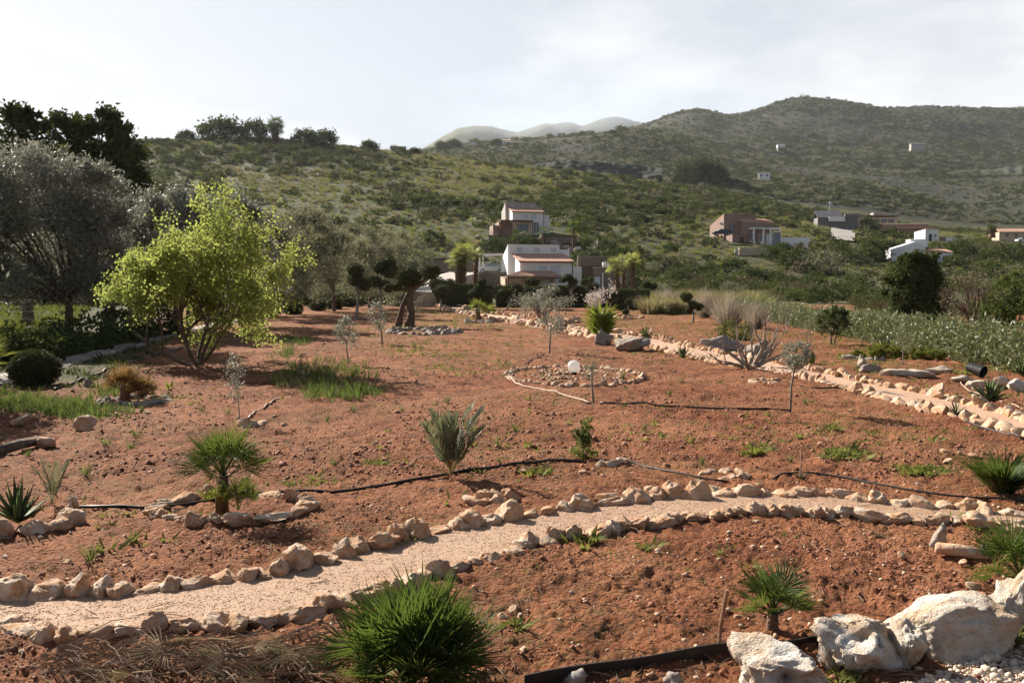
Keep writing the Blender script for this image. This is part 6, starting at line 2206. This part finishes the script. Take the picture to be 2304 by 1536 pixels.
strip('dark edging strip curving in front of the wooden stake at the bottom edge', [(1180, 1548), (1290, 1530), (1380, 1512), (1450, 1500), (1530, 1490), (1610, 1478), (1680, 1470), (1760, 1466), (1880, 1450)], .085)
b = pos(1614, 1468)
t = MB().tube([(0, 0, -.1), (.02, 0, .2), (.062, 0, .45)], [.013, .016, .017], 6).build('wooden_stake', M['wood'], None, False, loc=b)
tag(t, 'leaning rusty brown wooden stake beside the small fan palm', 'stake')
b = pos(1800, 1080)
t = thing('short_stake', 'short thin stake with a dark dry tuft on the hose above the path', 'stake', b)
MB().tube([(0, 0, -.05), (.01, 0, .42)], .008, 5).build('stick', M['twig'], t)
V, Q = blades_geo(60, .15, .012, .04, .4, .2)
obj('dry_tuft', npmesh('dry_tuft', V, [Q], M['brownbush']), t)
b = pos(1778, 1040)
t = tag(obj('yellow_sprig', tuft_mesh('yellow_sprig', M['straw'], 30, .16, .012, .03, .4, .2), None, b), 'small yellow sprig standing behind the short stake', 'plant')

# dry palm fronds and twigs heaped bottom left
b = pos(480, 1510)
t = thing('frond_pile', 'pile of dry cut palm fronds at the bottom edge left of the bushy palm', 'garden waste', b)
for i in range(46):
    f_ = random.random()
    o = obj('dry_frond', random.choice([x for x in (DRY if 'DRY' in globals() else [])] or [None]), t) if False else None
DRY = [fan_frond_mesh('dry_frond', M['drypalm'], .20, .36, 16, 110, .010, .25, 90 + i) for i in range(3)]
for i in range(26):
    x, y = random.uniform(-.35, .95), random.gauss(.02, .14)
    o = obj('dry_frond', random.choice(DRY), t, (x - .25, y, .05 + random.random() * .10), (random.gauss(0, .5), random.gauss(0, .12), random.choice((0, PI)) + random.gauss(0, .5)))
    s_ = random.uniform(.55, .85)
    o.scale = (s_, s_, s_)
mb = MB()
for i in range(420):
    x, y = random.uniform(-1.2, .7), random.gauss(.08, .16)
    a = random.uniform(-1.0, 1.0)
    l = random.uniform(.10, .45)
    z = .03 + random.random() * .08
    mb.tube([(x, y, z), (x + math.cos(a) * l * .5, y + math.sin(a) * l * .5, z + random.uniform(0, .05)), (x + math.cos(a) * l, y + math.sin(a) * l, z + random.uniform(-.02, .05))], [.005, .004, .003], 3, False)
o = mb.build('twig', M['twig'], t)
o['kind'] = 'stuff'
# twigs and straw on the soil
mb = MB()
for i in range(2200):
    d = 5.6 + 24 * random.random() ** 1.6
    x = random.uniform(-.62, .62) * d
    a, l = random.uniform(0, PI), random.uniform(.05, .30)
    if on_path(np.array([x]), np.array([d]))[0] and random.random() < .7:
        continue
    z = float(H(x, d) + relief(np.array([x]), np.array([d]))[0]) + .012
    mb.tube([(x, d, z), (x + math.cos(a) * l * .5, d + math.sin(a) * l * .5, z + random.uniform(.0, .02)), (x + math.cos(a) * l, d + math.sin(a) * l, z)], [.003, .004, .002], 3, False)
tag(mb.build('twig_litter', M['twig']), 'dry twigs and straw littering the red soil', 'litter', kind='stuff')

# ------------------------------------------------------------------ pebbles, clods, weeds (stuff)
bm = bmesh.new()
bmesh.ops.create_icosphere(bm, subdivisions=1, radius=1.0)
PV = np.array([v.co for v in bm.verts]) * (1 + rng.uniform(-.22, .22, (12, 1)) if len(bm.verts) == 12 else 1)
PF = np.array([[v.index for v in f.verts] for f in bm.faces])
bm.free()


OV = np.array([(1, 0, 0), (0, 1, 0), (-1, 0, 0), (0, -1, 0), (0.1, 0, 1), (0, 0.1, -1)], float)
OF = np.array([(0, 1, 4), (1, 2, 4), (2, 3, 4), (3, 0, 4), (1, 0, 5), (2, 1, 5), (3, 2, 5), (0, 3, 5)])


def pebbles(name, label, xy, size, mat, flat=.6, lift=.15, on=0.0):
    n = len(xy)
    z = H(xy[:, 0], xy[:, 1]) + (relief(xy[:, 0], xy[:, 1]) * np.where(on_path(xy[:, 0], xy[:, 1]), .12, 1)) + on + size * lift
    sc = np.c_[size * rng.uniform(.7, 1.2, n), size * rng.uniform(.7, 1.2, n), size * flat * rng.uniform(.7, 1.3, n)]
    fine = n > 6000
    V, Fc = bake(OV if fine else PV, OF if fine else PF, mats_trs(np.c_[xy, z], rng.uniform(0, 6.3, n), sc, rng.normal(0, .35, n)))
    return tag(obj(name, npmesh(name, V, [Fc], mat)), label, 'gravel', kind='stuff')


def field(n, d0, d1, u=0.62, power=0.4, dens=None):
    m = n * 3
    d = rng.uniform(d0 ** (1 - power), d1 ** (1 - power), m) ** (1 / (1 - power))
    x = rng.uniform(-u, u, m) * d
    k_ = ~on_path(x, d) & ((x + .36 * d > -1.2) | (d < 22))
    if dens is not None:
        k_ &= rng.random(m) < dens(x, d)
    return np.c_[x[k_], d[k_]][:n]


xy = field(26000, 5.2, 34, power=.8, dens=lambda x, y: np.clip(.25 + 3 * fbm(x * .7, y * .7, 3, 91), .03, 1))
pebbles('soil_clods', 'crumbly red clods lying on the dug soil', xy, np.exp(rng.normal(-4.5, .45, len(xy))), M['soilclod'], .7, .05)
xy = field(12000, 12, 60, power=.3, dens=lambda x, y: np.clip(.4 + 3 * fbm(x * .4, y * .4, 3, 93), .05, 1))
pebbles('far_clods', 'bigger red clods on the middle beds', xy, np.exp(rng.normal(-3.6, .4, len(xy))), M['soilclod'], .7, .0)
xy = field(2600, 5.2, 45, power=.8)
pebbles('small_stones', 'small pale stones strewn over the red soil', xy, np.minimum(np.exp(rng.normal(-4.25, .5, len(xy))), .030), M['stone'], .6, .1)


def in_strip(A, B, n, lo=.04, hi=.96):
    a, b_ = strip_lines(A, B, 600)
    i = rng.integers(0, 600, n)
    f = rng.uniform(lo, hi, n)[:, None]
    return a[i] * (1 - f) + b_[i] * f + rng.normal(0, .02, (n, 2))


xy = in_strip(WUP, WLO, 42000)
xy = xy[(xy[:, 1] < 14)]
pebbles('path_gravel', 'fine pinkish gravel covering the curving path', xy, np.exp(rng.normal(-5.25, .35, len(xy))), M['pebble'], .5, .0, .03)
# white gravel behind the boulders in the lower right corner
c = [(2060, 1545), (2130, 1500), (2230, 1472), (2304, 1462), (2420, 1455), (2480, 1600), (2060, 1620), (1930, 1560)]
A = np.array([pos(*p)[:2] for p in c])
lo, hi = A.min(0), A.max(0)
q = rng.uniform(lo, hi, (9000, 2))
q = q[in_poly(q[:, 0], q[:, 1], A)][:4200]
pebbles('white_gravel', 'white gravel and rubble behind the boulders in the lower right corner', q, np.exp(rng.normal(-4.55, .5, len(q))), M['white_gravel'], .7, .2)


def tufts(name, label, xy, k, h, w, r0, lean, droop, mat, cat='weeds', hv=.4, seg=2):
    Vs, Fs, off = [], [], 0
    tem = [blades_geo(k, 1.0, w / h, r0 / h, lean, droop, seg) for _ in range(6)]
    n = len(xy)
    z = H(xy[:, 0], xy[:, 1]) + relief(xy[:, 0], xy[:, 1]) - .01
    ix = rng.integers(0, 6, n)
    for i in range(6):
        s_ = np.where(ix == i)[0]
        if len(s_) == 0:
            continue
        V, Fc = bake(tem[i][0], tem[i][1], mats_trs(np.c_[xy[s_], z[s_]], rng.uniform(0, 6.3, len(s_)), h * np.exp(rng.normal(0, hv, len(s_)))))
        Vs.append(V)
        Fs.append(Fc + off)
        off += len(V)
    return tag(obj(name, npmesh(name, np.concatenate(Vs), [np.concatenate(Fs)], mat)), label, cat, kind='stuff')


def patch(px, py, rx, ry, n):
    """points in an oval patch given in photograph pixels"""
    a, r_ = rng.uniform(0, 2 * PI, n), np.sqrt(rng.random(n)) * (1 + .35 * rng.normal(size=n) * .5)
    return np.array([pos(px + rx * rr * math.cos(aa), py + ry * rr * math.sin(aa))[:2] for aa, rr in zip(a, r_)])


xy = np.concatenate([patch(*p) for p in ((840, 730, 140, 30, 420), (1000, 790, 150, 22, 380), (900, 775, 120, 25, 240), (1150, 760, 120, 18, 220), (1430, 750, 120, 18, 160), (1080, 830, 110, 16, 120), (1500, 800, 120, 14, 90),
                                         (1000, 720, 120, 14, 260), (1750, 800, 130, 20, 160), (1950, 810, 120, 16, 220), (2050, 835, 150, 14, 180), (1200, 690, 260, 10, 300), (1500, 700, 160, 12, 260), (1650, 760, 100, 16, 150),
                                         (1900, 1025, 60, 10, 160), (2080, 1058, 60, 10, 130), (1700, 1018, 32, 8, 60), (2150, 1165, 40, 8, 20), (2200, 1185, 20, 8, 16), (1870, 965, 30, 7, 40), (1010, 1005, 200, 60, 60), (1600, 960, 260, 50, 110),
                                         (2000, 960, 200, 40, 70), (300, 900, 120, 18, 80), (350, 1190, 180, 60, 26), (1560, 1230, 300, 70, 16), (1170, 1402, 20, 8, 10), (1330, 1222, 20, 6, 10), (1455, 1235, 14, 6, 8), (840, 1040, 30, 6, 26), (1210, 1060, 40, 8, 40),
                                         (700, 1080, 60, 14, 20), (2240, 1450, 45, 16, 40), (1900, 1525, 30, 14, 20), (900, 1218, 30, 8, 16), (2210, 835, 80, 12, 120))])
tufts('weeds', 'low yellow green weeds spotting the red beds', xy, 9, .055, .020, .06, 1.3, .25, M['weed'])
dens = lambda x, y: np.clip(3.2 * fbm(x * .35 + 5, y * .2, 4, 17) - .05, 0, 1) * np.clip((y - 12) / 18, .08, 1)
xy = field(5200, 6.5, 100, power=.3, dens=dens)
tufts('sparse_weeds', 'sparse yellow green seedlings between the clods of soil', xy, 5, .06, .022, .10, 1.2, .3, M['weed'])
xy = field(6500, 38, 104, power=-.2, dens=lambda x, y: np.clip(.3 + 3 * fbm(x * .15, y * .1, 3, 27), 0, 1))
tufts('bed_grass', 'thin dry grass in the far red beds', xy, 7, .09, .03, .22, 1.2, .3, M['weed'])
# narcissus and long grass
xy = np.concatenate([patch(*p) for p in ((745, 840, 95, 30, 190), (690, 858, 80, 24, 90), (760, 885, 75, 18, 90), (790, 890, 70, 12, 50), (670, 768, 40, 10, 110), (640, 800, 30, 10, 40))])
tufts('narcissus_grass', 'tall fresh green narcissus leaves massed left of the middle', xy, 10, .23, .012, .08, .5, .2, M['grass'])
xy = np.concatenate([patch(*p) for p in ((90, 915, 120, 18, 400), (20, 900, 60, 20, 160), (200, 930, 90, 12, 160), (250, 885, 40, 12, 60))])
tufts('shade_grass', 'dark green grass in the shade at the left edge', xy, 9, .16, .010, .07, .6, .25, M['grass'])
xy = np.c_[rng.uniform(-75, -24, 9000), rng.uniform(40, 112, 9000)]
xy = xy[(xy[:, 0] + .44 * xy[:, 1] < -3.2)]
tufts('meadow_grass', 'bright green meadow grass under the olives on the left', xy, 8, .30, .06, .3, .7, .2, M['moss'])
xy = np.c_[rng.uniform(-24, -6, 2600), rng.uniform(22, 60, 2600)]
m_ = xy[:, 0] + .36 * xy[:, 1]
xy = xy[(m_ < -1.2) & ~on_path(xy[:, 0], xy[:, 1])]
tufts('shade_weeds', 'rough dark weeds in the shade behind the paved path', xy, 7, .16, .03, .14, .9, .25, M['bush'])

# single green tufts one can point at
T3 = [tuft_mesh('leaf_tuft', M['grass'], 24, .22, .010, .045, .45, .2) for _ in range(3)]
spots = [(735, 948, 'left of the feather palm'), (512, 935, 'behind the leaning fan palm by the silver sapling'), (1068, 975, 'right beside the feather palm'), (1052, 965, 'touching the feather palm'), (978, 915, 'between the narcissus patch and the feather palm'),
         (1120, 1003, 'halfway between feather palm and rose bush'), (1160, 972, 'behind the rose bush to its left'), (1133, 852, 'at the left tip of the stone spiral'), (1222, 850, 'inside the left of the stone spiral'), (1240, 858, 'inside the stone spiral below the globe lamp'),
         (1400, 852, 'inside the right of the stone spiral'), (1390, 838, 'at the back right of the stone spiral'), (1408, 880, 'in front of the right of the stone spiral'), (1320, 830, 'behind the globe lamp'), (1505, 890, 'right of the stone spiral on bare soil'),
         (1530, 862, 'right of the spiral near the sandy path'), (1620, 862, 'below the fig tree on bare soil'), (1812, 910, 'pair member nearest the straight stem olive'), (1826, 908, 'pair member right of the straight stem olive'), (1450, 965, 'on the slope behind the rose bush to its right'),
         (1405, 918, 'on the black hose right of the bare sapling'), (1578, 1048, 'above the broken ring of small stones'), (295, 1010, 'left of the leaning fan palm'), (310, 985, 'upper left of the leaning fan palm'), (240, 1005, 'in the left bed below the withered palm'),
         (192, 1070, 'above the aloe in the left bed'), (62, 1028, 'beside the dark log'), (752, 1050, 'in front of the narcissus patch near the hose'), (205, 1262, 'above the left end of the gravel path'), (320, 925, 'right of the withered brown palm'), (905, 925, 'below the narcissus patch on bare soil'),
         (795, 925, 'just below the narcissus patch'), (862, 875, 'right of the narcissus patch'), (940, 845, 'between narcissus patch and spiral'), (1005, 905, 'upper left of the feather palm'), (455, 925, 'left of the silver sapling')]
for px, py, wh in spots:
    b = pos(px, py)
    s_ = random.uniform(.75, 1.15)
    o = obj('leaf_tuft', random.choice(T3), None, b, (0, 0, random.uniform(0, 6)), (s_ * 1.1, s_ * 1.1, s_))
    tag(o, 'green leaf tuft ' + wh, 'plant', 'green leaf tufts in the red beds')

# ------------------------------------------------------------------ the wild hillside
SRC = []
for mk, nm, i in ((M['bush'], 'wild_bush', 0), (M['bush'], 'wild_bush', 1), (M['bush2'], 'wild_bush', 2), (M['bush3'], 'wild_bush', 3), (M['brownbush'], 'wild_bush', 4), (M['dark'], 'wild_bush', 5)):
    SRC.append(bush_mesh(nm, mk, 320, .22, 400 + i, .9, 22))
BIG = [bush_mesh('wild_bush', M['bush'], 1500, .11, 420, 1.0, 50), bush_mesh('wild_bush', M['dark'], 1700, .11, 421, 1.1, 50), bush_mesh('wild_bush', M['bush3'], 1500, .11, 422, .9, 50),
       bush_mesh('wild_bush', M['bush2'], 1500, .11, 423, 1.0, 50), twig_bush_mesh('wild_bush', M['brownbush'], 130, 424, .02, 1.1)]
DENSE = bush_mesh('wild_bush', M['dark'], 3000, .13, 431, 1.1, 60)
GRS = tuft_mesh('grass_clump', M['straw'], 70, 1.0, .045, .38, .6, .3)
GRG = tuft_mesh('grass_clump', M['weed'], 70, 1.0, .05, .38, .7, .35)
# visible plants that also give the scatter its shapes
hb = []
for px, D, r_, me_, lab in (
        (515, 250, 8.0, BIG[2], 'large rounded pale green bush alone on the left hillside'), (735, 404, 7.5, DENSE, 'dark pointed bush on the ridge right of the twin palm'), (690, 408, 7.0, DENSE, 'dark bush on the ridge skyline just right of the twin palm'),
        (833, 412, 5.0, DENSE, 'round dark tree standing on the ridge left of the ruin'), (934, 410, 4.4, DENSE, 'round dark tree right of the ruin on the ridge'), (905, 404, 3.4, BIG[1], 'low dark bush below the ruin on the ridge'),
        (425, 415, 5.0, DENSE, 'spreading dark tree on the ridge left of the dome of scrub'), (505, 414, 12.0, DENSE, 'broad dome of dark scrub on the left ridge skyline'), (575, 412, 9.0, DENSE, 'dark scrub on the ridge left of the twin palm'),
        (1150, 168, 2.6, BIG[1], 'dark shrub before the picture window of the upper villa'), (1185, 168, 2.8, BIG[1], 'dark shrub in the middle below the upper villa'), (1208, 167, 2.2, BIG[1], 'dark shrub right below the upper villa window'),
        (1850, 165, 4.2, BIG[3], 'grey green round bush in the valley below the ramp road'), (1790, 170, 4.0, BIG[1], 'dark bush left of the grey round bush in the valley'), (1880, 185, 3.5, BIG[0], 'dark green bush on the bank below the concrete ramp'),
        (1960, 190, 4.2, BIG[1], 'dark bush left of the white gabled villa'), (1760, 150, 3.0, BIG[4], 'bare brown bush in the valley before the white retaining wall'), (1500, 125, 2.6, BIG[4], 'bare brown thicket right of the clipped hedge'),
        (1560, 118, 2.4, BIG[4], 'bare brown thicket behind the dry reeds'), (1800, 118, 3.0, BIG[4], 'bare brown bush behind the cane hedge'), (1920, 130, 3.2, BIG[0], 'green bush behind the cane hedge left of the tall dark tree'),
        (1735, 176, 2.8, BIG[1], 'dark bush right of the white retaining wall'), (1765, 186, 2.4, BIG[1], 'dark bush below the pool wall'), (1360, 170, 3.0, BIG[0], 'green bush on the rocky slope right of the stone bank'),
        (1320, 178, 2.5, BIG[2], 'yellow green bush above the stone bank right of the palms'), (1440, 118, 3.0, BIG[2], 'fresh green bush right of the villa palms'), (1470, 112, 2.4, BIG[3], 'grey green bush at the foot of the slope right of the palms'),
        (1640, 235, 4.0, BIG[0], 'dark bush on the slope left of the pink brown villa'), (1950, 300, 5.0, BIG[1], 'dark bush between the ramp and the long flat building'), (2010, 300, 4.0, BIG[1], 'dark bush before the banked wall of the long building'),
        (2160, 210, 4.4, BIG[1], 'dark bush right of the white gabled villa'), (2240, 200, 4.4, BIG[0], 'green bush on the slope at the right edge'), (2270, 110, 3.0, BIG[1], 'dark bush behind the bright tree at the right edge'),
        (2150, 100, 3.2, BIG[0], 'green bush behind the bare brown tree'), (2010, 110, 3.0, BIG[3], 'grey green bush left of the tall dark tree foot'), (1000, 150, 3.0, BIG[3], 'grey green bush above the driveway'),
        (970, 175, 3.6, BIG[1], 'dark bush above the terraced wall by the driveway'), (1055, 160, 2.6, BIG[0], 'green bush behind the tall twin palm'), (1110, 165, 2.8, BIG[1], 'dark bush on the bank left below the upper villa'),
        (1690, 330, 2.6, BIG[1], 'dark bush on the crest above the pink brown villa'), (995, 950, 9.0, DENSE, 'dark tree on the hazy saddle at its left end'), (1020, 955, 10.0, DENSE, 'spreading dark tree on the hazy saddle left of the pale house'),
        (1117, 965, 7.0, DENSE, 'dark tree left of the tiny white farmhouse'), (1375, 1000, 5.0, DENSE, 'lone dark tree on the green summit'), (1663, 1280, 11.0, BIG[1], 'dark tree between the flat building and the white cabin'), (1752, 1285, 11.0, BIG[1], 'dark tree behind the small white cabin'),
        (2175, 1480, 18.0, BIG[1], 'dark tree patch high on the bare mountainside'), (1425, 690, 6.5, BIG[1], 'dark tree at the foot of the cliff on its right')):
    o = obj('wild_bush', me_, None, P(px, D) - Vector((0, 0, r_ * .08)), (0, 0, random.uniform(0, 6)), (r_, r_, r_ * random.uniform(.85, 1.05)))
    tag(o, lab, 'bush', 'bushes and trees one can tell apart on the slopes')
    hb.append(o)
s_src = []
for i, me_ in enumerate(SRC):
    px, D = (960, 1040, 1290, 1420, 1530, 1600)[i], (160, 172, 178, 150, 160, 170)[i]
    o = obj('wild_bush', me_, None, P(px, D), (0, 0, 0), (2.0, 2.0, 1.7))
    tag(o, ('small dark green bush on the bank above the driveway', 'small dark green bush left below the upper villa rocks', 'small grey bush on the bank right of the upper villa', 'small fresh green bush on the slope right of the villas',
            'small brown bush on the slope between the villas and the pink brown villa', 'small dark bush just left of the pink brown villa bank')[i], 'bush', 'bushes and trees one can tell apart on the slopes')
    s_src.append(o)
gsrc = []
for i, me_ in enumerate((GRS, GRG)):
    o = obj('grass_clump', me_, None, P((1600, 1520)[i], (100, 108)[i]), (0, 0, 0), (1.1, 1.1, 1.1))
    tag(o, ('tall dry straw coloured grass clump behind the pom pom topiary on the right', 'yellow green grass clump at the edge of the dry reeds')[i], 'grass')
    gsrc.append(o)
rsrc = tag(obj('rock', GREYS[0], None, P(1345, 175), (0, 0, 1), (2.2, 1.8, 1.8)), 'pale grey outcrop rock on the slope right of the upper villa', 'rock')


def clear_of_houses(x, y):
    ok = np.ones(len(x), bool)
    for (px0, px1, d0, d1) in ((960, 1400, 108, 132), (1090, 1262, 176, 196), (1625, 1770, 190, 212), (1655, 1735, 172, 186), (1995, 2135, 182, 200), (2074, 2155, 250, 270), (1832, 1935, 293, 312), (1926, 2025, 314, 342), (1862, 1926, 232, 290), (2240, 2330, 285, 308)):
        a, b_ = float(pix_ut(px0, 600)[0]), float(pix_ut(px1, 600)[0])
        u = x / y
        ok &= ~((u > a) & (u < b_) & (y > d0) & (y < d1))
    return ok


pt = land_points(15000, 108, 480, -.72, .72, lambda x, y: np.clip(.40 + 2.2 * fbm(x * .022, y * .016, 4, 33) + .8 * fbm(x * .15, y * .15, 2, 34), .02, 1), .7)
pt = pt[clear_of_houses(pt[:, 0], pt[:, 1])]
pt[:, 2] -= .15
sz = np.minimum(np.exp(rng.normal(.0, .50, len(pt))) * np.clip(.55 + pt[:, 1] / 480, .6, 1.5), 2.5)
scatter('hillside_scrub', pt, sz, s_src[:2] + s_src + [s_src[0]], 'dense green and grey scrub covering the near hillside', 'scrub')
pt = land_points(16000, 100, 480, -.72, .72, lambda x, y: np.clip(.35 - 2.2 * fbm(x * .022, y * .016, 4, 33), .03, 1), .7)
pt = pt[clear_of_houses(pt[:, 0], pt[:, 1])]
pt[:, 2] -= .05
scatter('hillside_grass', pt, np.exp(rng.normal(-.25, .3, len(pt))) * np.clip(.6 + pt[:, 1] / 400, .7, 1.5), gsrc, 'pale grass between the scrub of the near hillside', 'grass')
pt = land_points(36000, 560, 1150, -.66, .72, lambda x, y: np.clip(.42 + 2.3 * fbm(x * .012, y * .010, 4, 35), .08, 1), .6)
scatter('upper_scrub', pt, np.exp(rng.normal(.25, .45, len(pt))), [s_src[0], s_src[2], s_src[2], s_src[5], s_src[1]], 'scrub dotting the middle hills below the mountain', 'scrub')
pt = land_points(40000, 1100, 2050, -.3, .72, lambda x, y: np.clip(.55 + 2.0 * fbm(x * .008, y * .006, 4, 36), .2, 1), .6)
scatter('mountain_scrub', pt, np.exp(rng.normal(.75, .45, len(pt))), [s_src[2], s_src[5], s_src[5]], 'dark scrub dotting the high mountainside', 'scrub')
M['palebush'] = leafmat('pale_bare_twigs', (0.21, 0.165, 0.125), (0.30, 0.245, 0.19), (0.22, 0.18, 0.13), 0.4, (0.34, 0.28, 0.22))
TW = [twig_bush_mesh('bare_shrub', M['palebush'], 300, 440 + i, .010, 1.1) for i in range(2)]
for i, (px, py, w, h, lab) in enumerate(((1640, 735, 125, 95, 'large pale bare twiggy shrub right behind the fig tree'), (1585, 715, 90, 85, 'pale bare twiggy shrub left behind the fig tree'), (1700, 742, 80, 80, 'thin bare twiggy shrub between fig tree and cane hedge'),
                                        (1500, 697, 90, 60, 'bare twiggy shrub at the edge of the dry reeds'))):
    b = pos(px, py)
    k_ = S(b.y)
    tag(obj('bare_shrub', TW[i % 2], None, b, (0, 0, i * 1.3), (w * k_ * .55, w * k_ * .5, h * k_ * .85)), lab, 'shrub', 'bare twiggy shrubs by the fig tree')
b = pos(1655, 765)
tag(obj('broom_bush', BIG[2], None, b - Vector((0, 0, .1)), (0, 0, 1), (1.1, 1.0, 1.25)), 'yellow green feathery bush behind the fig tree limbs', 'shrub')
# reeds and bare thicket right of the hedge
u0, u1 = float(pix_ut(1455, 650)[0]), float(pix_ut(1720, 650)[0])
pt = land_points(420, 78, 112, u0, u1)
scatter('dry_reeds', pt, rng.uniform(1.0, 2.1, len(pt)), [gsrc[0], gsrc[0], gsrc[1]], 'pale dry reeds and tall grass right of the clipped hedge', 'reeds')
pt = np.concatenate([land_points(110, 96, 150, u0, .62), land_points(60, 70, 100, .40, .70)])
scatter('valley_thicket', pt, rng.uniform(1.0, 2.3, len(pt)), [hb[12], hb[14], hb[16], hb[17], hb[20], hb[0]], 'mixed thicket filling the valley behind the cane hedge', 'thicket')
pt = land_points(190, 96, 150, -.60, -.11)
scatter('foot_thicket', pt, rng.uniform(1.6, 3.6, len(pt)), [hb[12], hb[14], hb[20], hb[9]], 'dark thicket along the foot of the left hillside', 'thicket')
# rocks on the banks
b0_ = [P(px, D) for px, D in ((1115, 176), (1100, 178), (1140, 172), (1250, 172), (1275, 170), (1290, 174), (1305, 168), (1265, 176), (1310, 178), (1330, 182), (1285, 165), (1075, 182))]
ORD = ['leftmost', 'second from the left', 'third from the left', 'fourth from the left', 'fifth from the left', 'sixth from the left', 'sixth from the right', 'fifth from the right', 'fourth from the right', 'third from the right', 'second from the right', 'rightmost']
b0_.sort(key=lambda q: q.x / q.y)
for i, b in enumerate(b0_):
    o = obj('bank_rock', random.choice(GREYS), None, b, (random.gauss(0, .3), random.gauss(0, .3), random.uniform(0, 6)), tuple(random.uniform(.7, 1.7) for _ in range(3)))
    tag(o, 'grey rock on the bank below the upper villa, ' + ORD[i] + ' of the row', 'rock', 'grey rocks of the bank below the upper villa')

# cliff band and outcrop on the middle hill


def cliff(name, label, top, bot, D0, D1, amp, seed):
    n = 90
    xs_ = np.linspace(top[0][0], top[-1][0], n)
    yt = np.interp(xs_, [p[0] for p in top], [p[1] for p in top]) + 9 * fbm(xs_ / 14.0, xs_ * 0 + seed, 4, seed)
    yb = np.interp(xs_, [p[0] for p in bot], [p[1] for p in bot])
    V_ = []
    R_ = 15
    for r_ in range(R_ + 3):
        f = min(1.0, r_ / R_)
        back = max(0, r_ - R_)
        for i in range(n):
            D_ = D0 + (D1 - D0) * f + back * 14 + amp * float(fbm(np.array([xs_[i] * .05 + f * .7]), np.array([f * 3.2 + xs_[i] * .02]), 5, seed)[0]) * (1 - .3 * f)
            u_, t_ = pix_ut(xs_[i], yb[i] + (yt[i] - yb[i]) * f)
            V_.append((u_ * D_, D_, CAMH + t_ * (D0 + (D1 - D0) * f) - back * 5 - (6 if r_ == 0 else 0)))
    i = (np.arange(R_ + 2)[:, None] * n + np.arange(n - 1)[None]).ravel()
    return tag(obj(name, npmesh(name, np.array(V_), [np.c_[i, i + 1, i + n + 1, i + n]], M['cliff'])), label, 'cliff')


cliff('cliff', 'long grey rock cliff band across the middle hill above the near crest', [(1180, 382), (1230, 366), (1300, 362), (1380, 364), (1440, 370), (1490, 380)], [(1180, 384), (1230, 386), (1300, 392), (1380, 400), (1440, 404), (1490, 396)], 632, 652, 9, 3)
cliff('outcrop', 'rounded grey rocky outcrop left of the plain white box building', [(1505, 408), (1530, 380), (1570, 356), (1610, 358), (1640, 380)], [(1505, 415), (1530, 420), (1570, 424), (1610, 420), (1640, 400)], 640, 700, 24, 8)
cliff('high_crag', 'dark rocky crag band on the lower mountainside at the right', [(1990, 398), (2080, 388), (2160, 386), (2240, 380), (2304, 372), (2400, 370)], [(1990, 402), (2080, 412), (2160, 424), (2240, 418), (2304, 405), (2400, 400)], 1080, 1180, 34, 12)
for px, D, r_, lab in ((1545, 640, 9.5, 'dark tree at the left foot of the rounded outcrop'), (1572, 632, 10.5, 'dark tree in the middle foot of the rounded outcrop'), (1600, 640, 10.0, 'dark tree at the right foot of the rounded outcrop'), (1622, 652, 7.0, 'dark low tree at the right end of the rounded outcrop'),
                       (1525, 650, 6.0, 'dark low tree at the left end of the rounded outcrop')):
    tag(obj('outcrop_tree', DENSE, None, Vector((P(px, D).x, D, ZPY(421, D))), (0, 0, random.uniform(0, 6)), (r_, r_, r_ * 1.75)), lab, 'tree', 'dark trees at the foot of the outcrop')

# ------------------------------------------------------------------ air
HZ = 0.00004
hm = bpy.data.materials.new('haze')
hm.use_nodes = True
ht = hm.node_tree
ht.nodes.clear()
ho = N(ht, 'ShaderNodeOutputMaterial')
hv = N(ht, 'ShaderNodeVolumePrincipled', inp={'Color': (0.90, 0.94, 1.0, 1), 'Density': HZ, 'Anisotropy': 0.35})
ht.links.new(hv.outputs[0], ho.inputs['Volume'])
o = MB().box(-3400, 3400, -170, 2700, -60, 620).build('haze', hm)
tag(o, 'thin pale haze in the air', 'haze', kind='stuff')

# bank of mist hanging round the far mountains
bm = bmesh.new()
bmesh.ops.create_icosphere(bm, subdivisions=4, radius=1.0)
for v in bm.verts:
    v.co *= 1 + .1 * mnoise.fractal(v.co * 1.7, 1.0, 2.0, 4)
me = bpy.data.meshes.new('cloud')
bm.to_mesh(me)
bm.free()
cmt = bpy.data.materials.new('mist')
cmt.use_nodes = True
ct = cmt.node_tree
ct.nodes.clear()
co_ = N(ct, 'ShaderNodeOutputMaterial')
cv = N(ct, 'ShaderNodeVolumePrincipled', inp={'Color': (0.76, 0.87, 1.0, 1), 'Anisotropy': 0.1})
cc_ = N(ct, 'ShaderNodeTexCoord')
ln_ = N(ct, 'ShaderNodeVectorMath', operation='LENGTH')
ct.links.new(cc_.outputs['Object'], ln_.inputs[0])
f1 = rampf(ct, ln_.outputs['Value'], 0.95, 0.15)
f2 = rampf(ct, noisef(ct, cc_.outputs['Object'], 2.2, 5, 0.6), 0.38, 0.66)
mm_ = N(ct, 'ShaderNodeMath', operation='MULTIPLY')
ct.links.new(f1, mm_.inputs[0])
ct.links.new(f2, mm_.inputs[1])
m3_ = N(ct, 'ShaderNodeMath', operation='MULTIPLY')
m3_.inputs[1].default_value = 0.0016
ct.links.new(mm_.outputs[0], m3_.inputs[0])
ct.links.new(m3_.outputs[0], cv.inputs['Density'])
ct.links.new(cv.outputs[0], co_.inputs['Volume'])
me.materials.append(cmt)
o = obj('cloud', me, None, (480, 4750, 900), (0, 0, .0), (1150, 800, 330))
tag(o, 'white mist hanging round the far mountains', 'cloud', kind='stuff')
